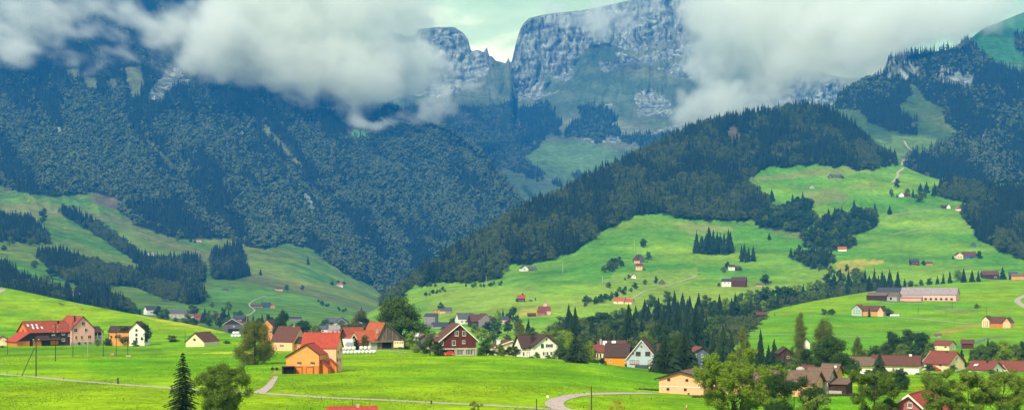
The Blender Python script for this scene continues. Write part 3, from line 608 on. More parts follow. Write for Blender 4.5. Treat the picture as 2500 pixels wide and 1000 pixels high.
# far / mass trees: one mesh each, used inside the wood objects
def raw_mesh(name, v, f, mats, mi=None):
    me = bpy.data.meshes.new(name); me.from_pydata([tuple(x) for x in v], [], [tuple(x) for x in f])
    for m in mats: me.materials.append(m)
    if mi: me.polygons.foreach_set('material_index', mi)
    me.update(); return me
def proto_collection(name, meshes):
    c = bpy.data.collections.new(name)
    for i, me in enumerate(meshes):
        o = bpy.data.objects.new('%s_tree_%02d' % (name, i), me); c.objects.link(o)
    return c
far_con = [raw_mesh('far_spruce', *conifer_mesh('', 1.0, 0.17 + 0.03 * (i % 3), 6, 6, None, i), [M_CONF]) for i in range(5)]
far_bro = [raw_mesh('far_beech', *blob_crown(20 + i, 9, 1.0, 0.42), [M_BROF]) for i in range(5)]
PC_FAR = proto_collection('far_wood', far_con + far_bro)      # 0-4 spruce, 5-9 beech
mid_con = [raw_mesh('mid_spruce', *conifer_mesh('', 1.0, 0.18 + 0.03 * (i % 3), 13, 9, None, i + 40, ragged=0.4), [M_CONM]) for i in range(5)]
mid_bro = []
for i in range(5):
    g = np.random.default_rng(i + 3); cl = []
    for k in range(11):
        t = g.random(); a = g.random() * 6.28; pr = math.sin(math.pi * (0.2 + 0.78 * t)) ** 0.6; d = 0.38 * pr * g.uniform(0.3, 0.8)
        cl.append(((math.cos(a) * d, math.sin(a) * d, 0.16 + 0.74 * t), (0.17 * pr + 0.04, 0.17 * pr + 0.04, 0.13)))
    V, Q = leaf_crown(cl, 1100, 0.030, i + 9)
    mid_bro.append(raw_mesh('mid_beech', V.tolist(), Q.tolist(), [M_BROM]))
PC_MID = proto_collection('mid_wood', mid_con + mid_bro)

def wood_object(name, pts, coll, label=None):
    """one mass of trees: points with kind, size and turn; the trees are set on them by a node group"""
    n = len(pts); me = bpy.data.meshes.new(name); me.vertices.add(n); A = np.array(pts, np.float32); me.vertices.foreach_set('co', A[:, :3].ravel())
    a = me.attributes.new('kind_index', 'INT', 'POINT'); a.data.foreach_set('value', A[:, 3].astype(np.int32))
    a = me.attributes.new('tree_scale', 'FLOAT_VECTOR', 'POINT'); a.data.foreach_set('vector', np.stack([A[:, 5], A[:, 5], A[:, 4]], 1).ravel())
    a = me.attributes.new('turn', 'FLOAT_VECTOR', 'POINT'); a.data.foreach_set('vector', np.stack([A[:, 7] if A.shape[1] > 7 else A[:, 4] * 0, A[:, 4] * 0, A[:, 6]], 1).ravel())
    o = bpy.data.objects.new(name, me); COL.objects.link(o); tag(o, label, None, None, 'stuff')
    ng = bpy.data.node_groups.new('set_trees', 'GeometryNodeTree'); ng.interface.new_socket('Geometry', in_out='INPUT', socket_type='NodeSocketGeometry'); ng.interface.new_socket('Geometry', in_out='OUTPUT', socket_type='NodeSocketGeometry')
    nd = ng.nodes; L = ng.links.new; gi = nd.new('NodeGroupInput'); go = nd.new('NodeGroupOutput'); ip = nd.new('GeometryNodeInstanceOnPoints'); ci = nd.new('GeometryNodeCollectionInfo')
    ci.inputs['Collection'].default_value = coll; ci.inputs['Separate Children'].default_value = True; ci.inputs['Reset Children'].default_value = True
    def attr(nm, ty):
        x = nd.new('GeometryNodeInputNamedAttribute'); x.data_type = ty; x.inputs['Name'].default_value = nm; return x.outputs['Attribute']
    L(gi.outputs[0], ip.inputs['Points']); L(ci.outputs[0], ip.inputs['Instance']); ip.inputs['Pick Instance'].default_value = True
    L(attr('kind_index', 'INT'), ip.inputs['Instance Index']); L(attr('tree_scale', 'FLOAT_VECTOR'), ip.inputs['Scale']); L(attr('turn', 'FLOAT_VECTOR'), ip.inputs['Rotation'])
    L(ip.outputs[0], go.inputs[0]); md = o.modifiers.new('trees', 'NODES'); md.node_group = ng
    return o
def scatter(sheet, mask_fn, spacing, con_fn, hc, hb, seed, cap=60000):
    """one tree per spacing x spacing of real ground wherever the mask says wood"""
    S = SHEETS[sheet]; X, Y, Z, U, V = S['X'], S['Y'], S['Z'], S['U'], S['V']; nf = S['nf'] + 2
    g = np.random.default_rng(seed)
    x = X[:nf]; y = Y[:nf]; z = Z[:nf]; u = U[:nf]; v = V[:nf]
    p00 = np.stack([x[:-1, :-1], y[:-1, :-1], z[:-1, :-1]], -1); p10 = np.stack([x[:-1, 1:], y[:-1, 1:], z[:-1, 1:]], -1); p01 = np.stack([x[1:, :-1], y[1:, :-1], z[1:, :-1]], -1)
    e1 = p10 - p00; e2 = p01 - p00; area = np.linalg.norm(np.cross(e1, e2), axis=-1)
    uc = (u[:-1, :-1] + u[1:, 1:]) / 2; vc = (v[:-1, :-1] + v[1:, 1:]) / 2; m = mask_fn(uc, vc)
    m &= (uc > -60) & (uc < 2560)
    want = area * m / spacing ** 2; cnt = np.floor(want + g.random(want.shape)).astype(int); ii = np.repeat(np.arange(cnt.size), cnt.ravel())
    if len(ii) > cap: ii = g.choice(ii, cap, replace=False)
    a = g.random(len(ii))[:, None]; b = g.random(len(ii))[:, None]
    p = p00.reshape(-1, 3)[ii] + e1.reshape(-1, 3)[ii] * a + e2.reshape(-1, 3)[ii] * b
    uu = uc.ravel()[ii]; vv = vc.ravel()[ii]; con = con_fn(uu, vv) > g.random(len(ii)); n = len(ii)
    h = np.where(con, g.uniform(hc[0], hc[1], n), g.uniform(hb[0], hb[1], n)); w = np.where(con, h * g.uniform(0.85, 1.15, n), h * g.uniform(0.85, 1.35, n))
    kind = g.integers(0, 5, n) + np.where(con, 0, 5)
    return np.stack([p[:, 0], p[:, 1], p[:, 2] - 0.6, kind, h, w, g.random(n) * 6.28], 1)

def m_left(U, V): return poly_mask(U, V, LEFT_FOREST[:1], 5) & ~poly_mask(U, V, LEFT_OPEN, 3) & ~poly_mask(U, V, LEFT_ROCK, 2, 0.15)
def m_left2(U, V): return poly_mask(U, V, LEFT_FOREST[1:], 4)
def gul(u, v): return ridged((u * .78 - v * .62) * .011, (u * .62 + v * .78) * .0035, 4, 41)
def con_left(u, v): return np.clip(0.50 - 2.6 * (gul(u, v) - .42) + 0.9 * fbm(u * 0.006, v * 0.01, 3, 101) + sstep(330, 180, v) * 0.6 + 0.25 * (u > 1000), 0.05, 0.97)
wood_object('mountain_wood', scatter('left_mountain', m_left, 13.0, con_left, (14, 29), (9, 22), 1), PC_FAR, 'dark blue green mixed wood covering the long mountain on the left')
wood_object('pasture_wood', scatter('left_mountain', m_left2, 9.0, lambda u, v: np.clip(0.35 + 2.0 * fbm(u * 0.01, v * 0.02, 2, 103) + 0.5 * ((u < 130) | (u > 520)), 0, 1), (16, 24), (11, 17), 2), PC_MID, 'bands of mixed wood between the pastures of the left slope')
def m_hill(U, V):
    bare = poly_mask(U, V, [[(1770,315),(1790,308),(1812,330),(1810,350),(1785,345)],[(1800,385),(1840,390),(1870,410),(1820,402)]], 3)
    th = poly_mask(U, V, [[(1770,300),(1860,330),(1850,400),(1800,400),(1760,350)]], 8) & (noise2(U * .25, V * .25, 9) > -.1)
    return poly_mask(U, V, HILL_FOREST[:1], 9) & ~bare & ~th
def con_hill(u, v): return np.clip(0.36 + 2.6 * fbm(u * 0.012, v * 0.02, 3, 105) + sstep(1500, 1800, u) * 0.35 * (v < 430) - sstep(1450, 1000, u) * 0.25 - sstep(380, 500, v) * .3 * (u > 1500), 0.08, 0.97)
wood_object('hill_wood', scatter('wooded_hill', m_hill, 7.6, con_hill, (14, 30), (10, 20), 3), PC_MID, 'dark spruce and beech wood covering the cone shaped hill')
wood_object('slope_wood', scatter('wooded_hill', lambda U, V: poly_mask(U, V, HILL_FOREST[4:], 4), 8.0, lambda u, v: np.clip(0.6 + 1.6 * fbm(u * 0.01, v * 0.015, 2, 107), 0, 1), (15, 26), (12, 18), 4), PC_MID, 'mixed wood on the slope at the right edge above the farms')
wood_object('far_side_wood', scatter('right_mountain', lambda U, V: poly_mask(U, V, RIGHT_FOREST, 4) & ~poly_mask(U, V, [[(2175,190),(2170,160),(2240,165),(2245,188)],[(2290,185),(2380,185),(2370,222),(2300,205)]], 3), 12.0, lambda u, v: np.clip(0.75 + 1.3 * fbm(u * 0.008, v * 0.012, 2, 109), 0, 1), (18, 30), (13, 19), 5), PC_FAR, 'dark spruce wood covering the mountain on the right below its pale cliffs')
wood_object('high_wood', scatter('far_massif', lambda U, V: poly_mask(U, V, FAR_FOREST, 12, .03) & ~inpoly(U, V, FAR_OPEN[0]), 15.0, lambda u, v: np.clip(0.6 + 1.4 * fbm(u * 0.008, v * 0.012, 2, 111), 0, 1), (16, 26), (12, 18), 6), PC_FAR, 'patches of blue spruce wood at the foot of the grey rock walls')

def m_belt(U, V):
    t = np.interp(U, [1330, 1380, 1440, 1560, 1640, 1760, 1850, 2000, 2060, 2190, 2240, 2300, 2400], [835, 800, 812, 795, 762, 772, 752, 722, 700, 702, 722, 708, 706]); b_ = np.interp(U, [1330, 1600, 1780, 1860, 2000, 2200, 2400], [880, 880, 862, 815, 775, 735, 715])
    return (U > 1330) & (U < 2405) & (V > t + 12) & (V < b_)
wood_object('ravine_wood', scatter('wooded_hill', m_belt, 6.5, lambda u, v: np.clip(.12 + 1.2 * fbm(u * .01, v * .02, 2, 131), 0, 1), (11, 16), (9, 14), 8), PC_MID, 'dark undergrowth and smaller trees filling the tree belt of the ravine')
# ---------------------------------------------------------------- buildings
W_WHITE = mat_plain('white_render', (0.80, 0.76, 0.66), var=0.10, scale=0.8)
W_CREAM = mat_plain('cream_render', (0.78, 0.60, 0.38), var=0.10, scale=0.8)
W_PEACH = mat_plain('peach_render', (0.78, 0.46, 0.27), var=0.10, scale=0.8)
W_PINK = mat_plain('pink_shingle', (0.78, 0.42, 0.40), var=0.08, scale=1.5)
W_ORANGE = mat_boards('orange_boards', (0.62, 0.20, 0.04), var=0.12)
W_AMBER = mat_plain('amber_render', (0.66, 0.30, 0.09), var=0.12, scale=0.8)
W_SUN = mat_plain('bright_orange_render', (0.72, 0.27, 0.012), var=0.06)
W_BROWN = mat_boards('brown_boards', (0.060, 0.032, 0.024))
W_GREYB = mat_boards('weathered_boards', (0.13, 0.12, 0.11), var=0.35)
W_OLD = mat_boards('old_shingle_gable', (0.15, 0.115, 0.09), w=0.5, var=0.5)
W_RUST = mat_boards('rust_brown_cladding', (0.115, 0.028, 0.020), w=0.18, var=0.12)
W_BLUE = mat_plain('pale_blue_render', (0.40, 0.49, 0.54), var=0.07, scale=0.8)
W_SLATE = mat_plain('slate_blue_render', (0.09, 0.12, 0.18), var=0.12)
W_MINT = mat_plain('mint_boards', (0.42, 0.52, 0.44), var=0.08)
W_STAIN = mat_plain('stained_render', (0.42, 0.37, 0.31), var=0.35, scale=1.2, stretch=(1, 1, 0.2))
W_SALMON = mat_plain('salmon_render', (0.78, 0.40, 0.24), var=0.12)
W_ROSE = mat_plain('rose_render', (0.38, 0.12, 0.13), var=0.08)
W_LILAC = mat_plain('lilac_grey_shingle', (0.27, 0.22, 0.25), var=0.12)
W_CONC = mat_plain('concrete', (0.38, 0.37, 0.33), var=0.15)
W_YELL = mat_plain('yellow_render', (0.62, 0.46, 0.14), var=0.1)
R_RED = mat_roof('red_tiles', (0.44, 0.070, 0.040), (0.28, 0.06, 0.04), tile=0.45, moss=0.25)
R_RED2 = mat_roof('weathered_red_tiles', (0.42, 0.075, 0.035), (0.13, 0.07, 0.045), tile=0.4, moss=0.75)
R_ORG = mat_roof('orange_tiles', (0.50, 0.12, 0.045), (0.20, 0.08, 0.05), tile=0.4, moss=0.4)
R_BRN = mat_roof('brown_tiles', (0.085, 0.045, 0.035), (0.05, 0.035, 0.025), tile=0.4)
R_MAR = mat_roof('maroon_tiles', (0.15, 0.058, 0.040), (0.09, 0.05, 0.035), tile=0.4)
R_DKR = mat_roof('dark_red_tiles', (0.24, 0.065, 0.042), (0.12, 0.05, 0.04), tile=0.4)
R_GRY = mat_roof('grey_slates', (0.12, 0.12, 0.125), (0.08, 0.08, 0.075), tile=0.5)
R_SLT = mat_roof('blue_grey_slates', (0.06, 0.07, 0.085), (0.05, 0.05, 0.05), tile=0.5)
R_PALE = mat_roof('pale_mauve_sheets', (0.36, 0.30, 0.29), (0.28, 0.24, 0.22), tile=1.2, moss=0.3)
R_TAN = mat_roof('tan_brown_tiles', (0.20, 0.125, 0.085), (0.12, 0.09, 0.06), tile=0.4)
T_WHITE = mat_plain('white_trim', (0.80, 0.76, 0.70), var=0.04)
T_DARK = mat_plain('dark_trim', (0.05, 0.03, 0.025), var=0.1)
T_RED = mat_plain('red_brown_frame', (0.20, 0.05, 0.04), var=0.05)
T_GREEN = mat_plain('green_shutter', (0.015, 0.09, 0.06), var=0.05)
T_TEAL = mat_plain('dark_teal_shutter', (0.02, 0.05, 0.05), var=0.05)
GLASS = mat_glass(); CURT = mat_plain('net_curtain', (0.40, 0.38, 0.38), var=0.2, scale=4)
VOID = mat_plain('shade_black', (0.012, 0.011, 0.010), var=0.1)  # near-black: paints shade inside openings; also the black mat and lid underside

class MB:
    """collects faces with uv in metres"""
    def __init__(s): s.v = []; s.f = []; s.uv = []; s.mi = []
    def quad(s, p, uv=None, mi=0):
        i = len(s.v); s.v += [Vector(x) for x in p]; s.f.append(list(range(i, i + len(p)))); s.mi.append(mi)
        if uv is None:
            a = Vector(p[0]); e = (Vector(p[1]) - a).normalized(); n = e.cross(Vector(p[-1]) - a).normalized(); g = n.cross(e)
            uv = [((Vector(q) - a).dot(e), (Vector(q) - a).dot(g)) for q in p]
        s.uv += uv
    def box(s, x0, x1, y0, y1, z0, z1, mi=0):
        if x0 > x1: x0, x1 = x1, x0
        if y0 > y1: y0, y1 = y1, y0
        if z0 > z1: z0, z1 = z1, z0
        A = (x0,y0,z0); B = (x1,y0,z0); C = (x1,y1,z0); D = (x0,y1,z0); E = (x0,y0,z1); F_ = (x1,y0,z1); G = (x1,y1,z1); H = (x0,y1,z1)
        for q in ((A,B,F_,E),(B,C,G,F_),(C,D,H,G),(D,A,E,H),(E,F_,G,H),(D,C,B,A)): s.quad(q, None, mi)
    def slab(s, p, t, mi=0):
        """a quad thickened downwards along its normal"""
        p = [Vector(x) for x in p]; n = (p[1] - p[0]).cross(p[3] - p[0]).normalized()
        if n.z < 0: p = p[::-1]; n = -n
        q = [x - n * t for x in p]
        s.quad(p, None, mi); s.quad(q[::-1], None, mi)
        for k in range(4): s.quad((q[k], q[(k + 1) % 4], p[(k + 1) % 4], p[k]), None, mi)
    def tube(s, a, b, ra, rb, n=8, mi=0):
        a = Vector(a); b = Vector(b); d = (b - a).normalized(); x = d.orthogonal().normalized(); y = d.cross(x)
        A = [a + (x * math.cos(6.2832 * k / n) + y * math.sin(6.2832 * k / n)) * ra for k in range(n)]; B = [b + (x * math.cos(6.2832 * k / n) + y * math.sin(6.2832 * k / n)) * rb for k in range(n)]
        for k in range(n): s.quad((A[k], A[(k + 1) % n], B[(k + 1) % n], B[k]), None, mi)
        s.quad(B, None, mi); s.quad(A[::-1], None, mi)
    def build(s, name, mat, parent=None, smooth=False):
        return link_mesh(name, s.v, s.f, mat, parent, smooth, s.mi if isinstance(mat, (list, tuple)) and len(mat) > 1 else None, s.uv)

class Bld:
    """a building; x and z are photo pixels at its own distance (so k metres each), y is metres away from the front"""
    def __init__(s, name, label, u, v, D=None, e=0.0, cat='house', group=None):
        p = place(u, v, D); s.found = max(3.0, p.z - ground(p.x, p.y) + 2.0)
        s.k = p.y / F; s.e = R(e); s.D = p.y
        s.root = empty(name, p, s.e - math.atan((u - U0) / F)); tag(s.root, label, cat, group); s.kx = s.k / max(0.25, math.cos(s.e))
    def X(s, x): return x * s.kx
    def Zz(s, z): return z * s.k
    def block(s, x0, x1, y0, y1, hl, hp, hr=None, xa=None, axis='y', wall=None, roof=None, oh=0.5, base=None, found=None, verge=None, th=0.22, wname='wall', rname='roof', chim=None, lower=None):
        """walls of gabled profile plus two roof slabs. axis y: gable faces the camera (hl, hp, hr = left eave, ridge, right eave);
        axis x: eaves face the camera (hl = front eave, hr = back eave)"""
        found = s.found if found is None or found == 4 else found
        X, Zk = s.X, s.Zz; X0, X1 = X(x0), X(x1); hr = hl if hr is None else hr; HL, HP, HR = Zk(hl), Zk(hp), Zk(hr); m = MB()
        if axis == 'y':
            xm = X(xa) if xa is not None else (X0 + X1) / 2; a = [(X0, HL), (xm, HP), (X1, HR)]
            pf = lambda q, y: (q[0], y, q[1]); lo, hi = y0, y1
        else:
            ym = (y0 + y1) / 2 if xa is None else y0 + (y1 - y0) * xa; a = [(y0, HL), (ym, HP), (y1, HR)]
            pf = lambda q, x: (x, q[0], q[1]); lo, hi = X0, X1
        g0, g1 = (a[0][0], -found), (a[2][0], -found)
        prof = [g0, g1, a[2], a[1], a[0]]
        flip = axis == 'x'
        f = [pf(q, lo) for q in prof]; b_ = [pf(q, hi) for q in prof]
        uvp = [(q[0], q[1]) for q in prof]
        m.quad(f if not flip else f[::-1], uvp if not flip else uvp[::-1]); m.quad(b_[::-1] if not flip else b_, uvp[::-1] if not flip else uvp)
        for i, j in ((0, 4), (2, 1)):
            q = [f[i], f[j], b_[j], b_[i]]; L_ = hi - lo; uv = [(0, prof[i][1]), (0, prof[j][1]), (L_, prof[j][1]), (L_, prof[i][1])]; m.quad(q, uv)
        w = m.build(wname, wall, s.root)
        if lower:      # a band of other cladding low on the walls, standing 3 cm proud
            hgt, lm, nm = lower; lb = MB(); H = Zk(hgt); t = 0.03
            lb.box(X0 - t, X1 + t, y0 - t, y0 - 0.001, -found, H); lb.box(X0 - t, X0 - 0.001, y0, y1, -found, H); lb.box(X1 + 0.001, X1 + t, y0, y1, -found, H); lb.build(nm, lm, s.root)
        if roof:
            r = MB(); n = 0.06
            for (q0, q1) in ((a[0], a[1]), (a[2], a[1])):
                d = Vector((q1[0] - q0[0], q1[1] - q0[1])); L_ = d.length; d /= L_; up = n + th
                e0 = (q0[0] - d.x * oh, q0[1] - d.y * oh + up); e1 = (q1[0], q1[1] + up)
                ov = min(oh, 0.6)
                r.slab([pf(e0, lo - ov), pf(e0, hi + ov), pf(e1, hi + ov), pf(e1, lo - ov)] if axis == 'y' else [pf(e0, lo - ov), pf(e0, hi + ov), pf(e1, hi + ov), pf(e1, lo - ov)], th)
            # ridge cap
            c0 = pf((a[1][0], a[1][1] + n + th), lo - min(oh, .6)); c1 = pf((a[1][0], a[1][1] + n + th), hi + min(oh, .6)); r.tube(c0, c1, 0.13, 0.13, 6)
            ro = r.build(rname, roof, s.root)
            if verge:
                vm_ = MB()
                for y in (lo - min(oh, .6) - 0.08,):
                    for (q0, q1) in ((a[0], a[1]), (a[2], a[1])):
                        d = Vector((q1[0] - q0[0], q1[1] - q0[1])).normalized(); e0 = (q0[0] - d.x * oh, q0[1] - d.y * oh); e1 = q1
                        A = [pf((e0[0], e0[1] + .02), y), pf((e1[0], e1[1] + .02), y), pf((e1[0], e1[1] + n + th + .06), y), pf((e0[0], e0[1] + n + th + .06), y)]
                        off = Vector(pf((0, 0), 0.07)) ; Bq = [Vector(p_) + off for p_ in A]
                        vm_.quad(A); vm_.quad(Bq[::-1])
                        for k in range(4): vm_.quad((A[k], A[(k + 1) % 4], Bq[(k + 1) % 4], Bq[k]))
                vm_.build('barge_board', verge, ro)
            if chim:
                for (cx, cyf, ch, cw, cm) in chim:
                    cb = MB(); yy = lerp(y0, y1, cyf); hw = cw * s.k / 2; zt = HP + Zk(ch); cb.box(X(cx) - hw, X(cx) + hw, yy - hw, yy + hw, max(HL, HP * 0.6), zt); cb.box(X(cx) - hw * 1.25, X(cx) + hw * 1.25, yy - hw * 1.25, yy + hw * 1.25, zt + 0.01, zt + 0.18); cb.build('chimney', cm, ro)
            s.roof = ro
        return w
    def win(s, x, z, w, h, y=0.0, frame=None, side='F', xs=None, shut=None, panes=2, glass=None, name='window', sill=True):
        """window centred on x, z (px); on the front wall at depth y, or on the left/right wall at px column xs and depth y (m)"""
        frame = frame or T_WHITE; W = w * s.k / 2; H = h * s.k / 2; cz = s.Zz(z); m = MB(); t = 0.05 + 0.02 * s.k * 10; fw = max(0.07, 0.13 * W * 2 * 0.5)
        m.box(-W, W, -t, 0.02, -H, -H + fw); m.box(-W, W, -t, 0.02, H - fw, H); m.box(-W, -W + fw, -t, 0.02, -H + fw, H - fw); m.box(W - fw, W, -t, 0.02, -H + fw, H - fw)
        for i in range(1, panes): c = -W + 2 * W * i / panes; m.box(c - fw * 0.3, c + fw * 0.3, -t * 0.9, 0.0, -H + fw, H - fw)
        if sill: m.box(-W * 1.08, W * 1.08, -t - 0.08, -t - 0.001, -H - 0.06, -H + 0.03)
        o = m.build(name, frame, s.root); g = MB(); g.box(-W + fw * 0.9, W - fw * 0.9, -t * 0.5, 0.015, -H + fw * 0.9, H - fw * 0.9); g.build('pane', glass or GLASS, o)
        if shut:
            for sg in (-1, 1):
                sh = MB(); sh.box(sg * (W + 0.03), sg * (W + 0.03 + W * 0.85), -0.07, 0.01, -H, H); sh.build('shutter', shut, o)
        if side == 'F': o.location = (s.X(x), y - 0.012, cz)
        elif side == 'R': o.location = (s.X(xs) + 0.012, y, cz); o.rotation_euler = (0, 0, R(90))
        elif side == 'L': o.location = (s.X(xs) - 0.012, y, cz); o.rotation_euler = (0, 0, R(-90))
        return o
    def door(s, x, z0, w, h, y=0.0, mat=None, name='door', side='F', xs=None, handle=True):
        m = MB(); W = w * s.k / 2; m.box(-W, W, -0.06, 0.0, 0, h * s.k); n = max(2, int(W * 2 / 0.8))
        o = m.build(name, mat or W_BROWN, s.root)
        fr = MB(); fw = 0.09; Hh = h * s.k; fr.box(-W - fw, -W - .002, -0.09, 0, 0, Hh + fw); fr.box(W + .002, W + fw, -0.09, 0, 0, Hh + fw); fr.box(-W - .001, W + .001, -0.09, 0, Hh + 0.002, Hh + fw); fr.build('frame', T_DARK, o)
        if side == 'F': o.location = (s.X(x), y - 0.012, s.Zz(z0))
        elif side == 'R': o.location = (s.X(xs) + 0.012, y, s.Zz(z0)); o.rotation_euler = (0, 0, R(90))
        return o
    def part(s, name, mat, fn, parent=None):
        m = MB(); fn(m); return m.build(name, mat, parent or s.root)

# 1 the pink farmhouse with its long brown barn
b = Bld('farmhouse', 'pink farmhouse joined to a long brown barn with red roofs', 120, 843, None, 24, 'farmhouse')
b.block(50, 106, -0.6, 15, 38, 69, xa=78, wall=W_PINK, roof=R_RED2, verge=T_DARK, lower=(7, W_CONC, 'plinth'), chim=[(66, .2, 1, 3.5, T_DARK)], wname='house_wall', rname='house_roof')
for x, z, w_, p in ((79, 52, 9, 2), (61, 36, 9, 2), (86, 36, 9, 2), (62, 18, 6, 2), (75, 18, 6, 2), (94, 19, 9, 2)): b.win(x, z, w_, 9, -0.6, W_CREAM, panes=p)
b.door(69, 0, 5, 6, -0.64, T_DARK, 'cellar_door'); b.win(84, 4.5, 4, 2, -0.63, T_DARK, panes=1); b.win(95, 4.5, 4, 2, -0.63, T_DARK, panes=1)
b.block(-45, 50, 0.4, 12, 33, 58, axis='x', wall=W_BROWN, roof=R_RED2, oh=0.6, chim=[(32, .35, 0, 4, T_DARK)], wname='barn_wall', rname='barn_roof')
def gable_or(m):
    x = b.X(-45) - 0.04; m.quad([(x, 12, b.Zz(30)), (x, 0.4, b.Zz(30)), (x, 0.4, b.Zz(33)), (x, 6.2, b.Zz(57)), (x, 12, b.Zz(33))]); m.quad([(x + .03, 12, b.Zz(30)), (x + .03, 12, b.Zz(33)), (x + .03, 6.2, b.Zz(57)), (x + .03, 0.4, b.Zz(33)), (x + .03, 0.4, b.Zz(30))])
b.part('gable_boards', W_ORANGE, gable_or); b.win(0, 37, 4, 5, 6.2, T_DARK, 'L', -45.6)
sk = [(-42 + i, j) for i, j in ((0, 48), (10, 48), (20, 48), (9, 42), (19, 42), (29, 42))]
def skyl(m, x, z, w_=4, h_=5, y0=0.4, he=33, hp=58, half=5.8):
    t0 = (z - he) / (hp - he); t1 = (z + h_ - he) / (hp - he); X0 = b.X(x); X1 = b.X(x + w_); up = 0.38
    m.slab([(X0, y0 + half * t0, b.Zz(z) + up), (X1, y0 + half * t0, b.Zz(z) + up), (X1, y0 + half * t1, b.Zz(z + h_) + up), (X0, y0 + half * t1, b.Zz(z + h_) + up)], 0.05)
for x, z in sk + [(31, 51)]: b.part('skylight', mat_plain('milky_skylight', (0.6, 0.62, 0.62), rough=0.3), lambda m: skyl(m, x, z - 2.5), b.roof)
for x, z in ((34, 29), (34, 13), (47, 25)): b.win(x, z, 8 if x < 40 else 4, 7, 0.4, T_WHITE)
for x in (8, 11, 14): b.win(x, 26, 2.5, 3, 0.4, T_WHITE, panes=1)
b.door(-27, 0, 22, 12, 0.36, W_ORANGE, 'barn_door'); b.door(13, 2, 20, 10, 0.36, W_ORANGE, 'barn_door')
b.part('porch_roof', R_BRN, lambda m: (m.slab([(b.X(-32), -1.6, b.Zz(14)), (b.X(2), -1.6, b.Zz(14)), (b.X(-2), 0.35, b.Zz(25)), (b.X(-28), 0.35, b.Zz(25))], .2), m.slab([(b.X(3), -1.2, b.Zz(14)), (b.X(26), -1.2, b.Zz(14)), (b.X(24), 0.35, b.Zz(20)), (b.X(5), 0.35, b.Zz(20))], .2)))
b.block(-74, -45.6, -0.3, 10, 12, 31, 31.5, xa=-46, wall=W_BROWN, roof=None, wname='lean_to_wall', lower=(13, W_ORANGE, 'lower_boards'))
b.part('lean_to_roof', R_RED, lambda m: m.slab([(b.X(-78), -1.0, b.Zz(12)), (b.X(-46), -1.0, b.Zz(34)), (b.X(-46), 10.6, b.Zz(34)), (b.X(-78), 10.6, b.Zz(12))], .2))
b.block(107, 138, 5, 12, 29, 41, axis='x', wall=W_BROWN, roof=R_BRN, oh=.7, wname='annex_wall', rname='annex_roof', lower=(13, W_CONC, 'terrace_wall'))
def balus(m):
    for i in range(15): x = b.X(107 + i * 2.1); m.box(x, x + .08, 2.6, 2.7, b.Zz(10), b.Zz(20))
    m.box(b.X(107), b.X(137), 2.55, 2.75, b.Zz(20), b.Zz(20) + .1)
b.part('railing', T_WHITE, balus)
for x in (115, 124): b.part('parasol', T_WHITE, lambda m: (m.tube((b.X(x), 3.6, b.Zz(8)), (b.X(x), 3.6, b.Zz(22)), .35, .1), m.tube((b.X(x), 3.6, b.Zz(22)), (b.X(x), 3.6, b.Zz(27)), .1, .03)))
b.win(-35, 14, 4, 5, .36)

# 2 cream house right of it, half hidden
b = Bld('white_house', 'white gabled house behind the round dark tree on the left hill', 330, 832, 585, -12)
b.block(-14, 22, 0, 11, 27, 45, xa=2, wall=W_WHITE, roof=R_BRN, oh=.4, chim=[(-2, .5, 2, 3, T_DARK)])
for x, z in ((3, 27), (3, 16), (3, 6), (16, 6)): b.win(x, z, 5, 6, 0, T_DARK)
b.block(-66, -16, 3, 12, 22, 34, axis='x', wall=W_AMBER, roof=R_BRN, wname='side_wing_wall', rname='side_wing_roof')
for x in (-60, -50): b.win(x, 10, 4, 5, 3, T_DARK)
b = Bld('shed', 'tiny cream hut with brown roof at the left edge of the meadow', 8, 832, 585, 0, 'shed'); b.block(-14, 10, 0, 6, 4, 12, wall=W_CREAM, roof=R_TAN); b.win(0, 3, 3, 3)
# 3 gabled barn high on the left crest
b = Bld('barn', 'cream gabled barn on the crest of the left hill', 186, 734, None, 14, 'barn')
b.block(-17, 17, 0, 12, 14, 27, xa=2, wall=W_CREAM, roof=R_BRN, oh=.3, lower=(5, W_BROWN, 'lower_boards'), found=4)
for x in (-8, 0, 8): b.win(x, 8, 2.5, 2.5, -0.02, T_DARK, panes=1)
# 4 small peach shed with maroon roof
b = Bld('shed', 'low peach shed with a maroon roof alone on the sloping meadow', 478, 838, 560, -30, 'shed')
b.block(-24, 20, 0, 12, 4, 25, wall=W_CREAM, roof=R_MAR, oh=.3, xa=-2, verge=T_DARK)
b.win(-3, 10, 6, 5, 0, T_TEAL)
# 5 grey barn
b = Bld('barn', 'grey weathered timber barn with a pale roof edge behind the birch', 568, 811, None, -10, 'barn')
b.block(-23, 23, 0, 12, 19, 33, wall=W_GREYB, roof=R_TAN, oh=1.1, verge=T_WHITE, xa=-1)
b.door(2, 0, 26, 9, -0.02, VOID, 'barn_opening_shade'); b.win(3, 15, 6, 5, 0, W_GREYB, glass=W_CONC); b.part('side_wall', W_YELL, lambda m: m.box(b.X(23) + .02, b.X(23) + .1, 1, 11, 0, b.Zz(18)))  # near-black slab on the wall paints the shade of an open doorway
b.part('gable_boards', W_BROWN, lambda m: m.quad([(b.X(-23), -.05, b.Zz(20)), (b.X(23), -.05, b.Zz(20)), (b.X(-1), -.05, b.Zz(32.5))]))
# 6 peach house with mossy brown roof
b = Bld('house', 'peach house with a steep mottled brown roof right of the birch', 697, 851, 500, -27)
b.block(-33, 16, 0, 12, 18, 52, axis='x', wall=W_PEACH, roof=mat_roof('mottled_brown_tiles', (0.15, 0.055, 0.04), (0.08, 0.05, 0.045), tile=.4, moss=.8), oh=.5, chim=[(2, .5, 3, 3.5, W_CONC)])
for x in (-10, -5): b.win(x, 8, 4, 7, 0, T_WHITE, shut=T_TEAL if x == -10 else None)
b.block(16.6, 36, 2, 8, 14, 26, axis='x', wall=W_SUN, roof=R_BRN, wname='annex_wall', rname='annex_roof'); b.win(23, 8, 5, 5, 2); b.door(23, 0, 5, 4, 1.98, W_CONC)
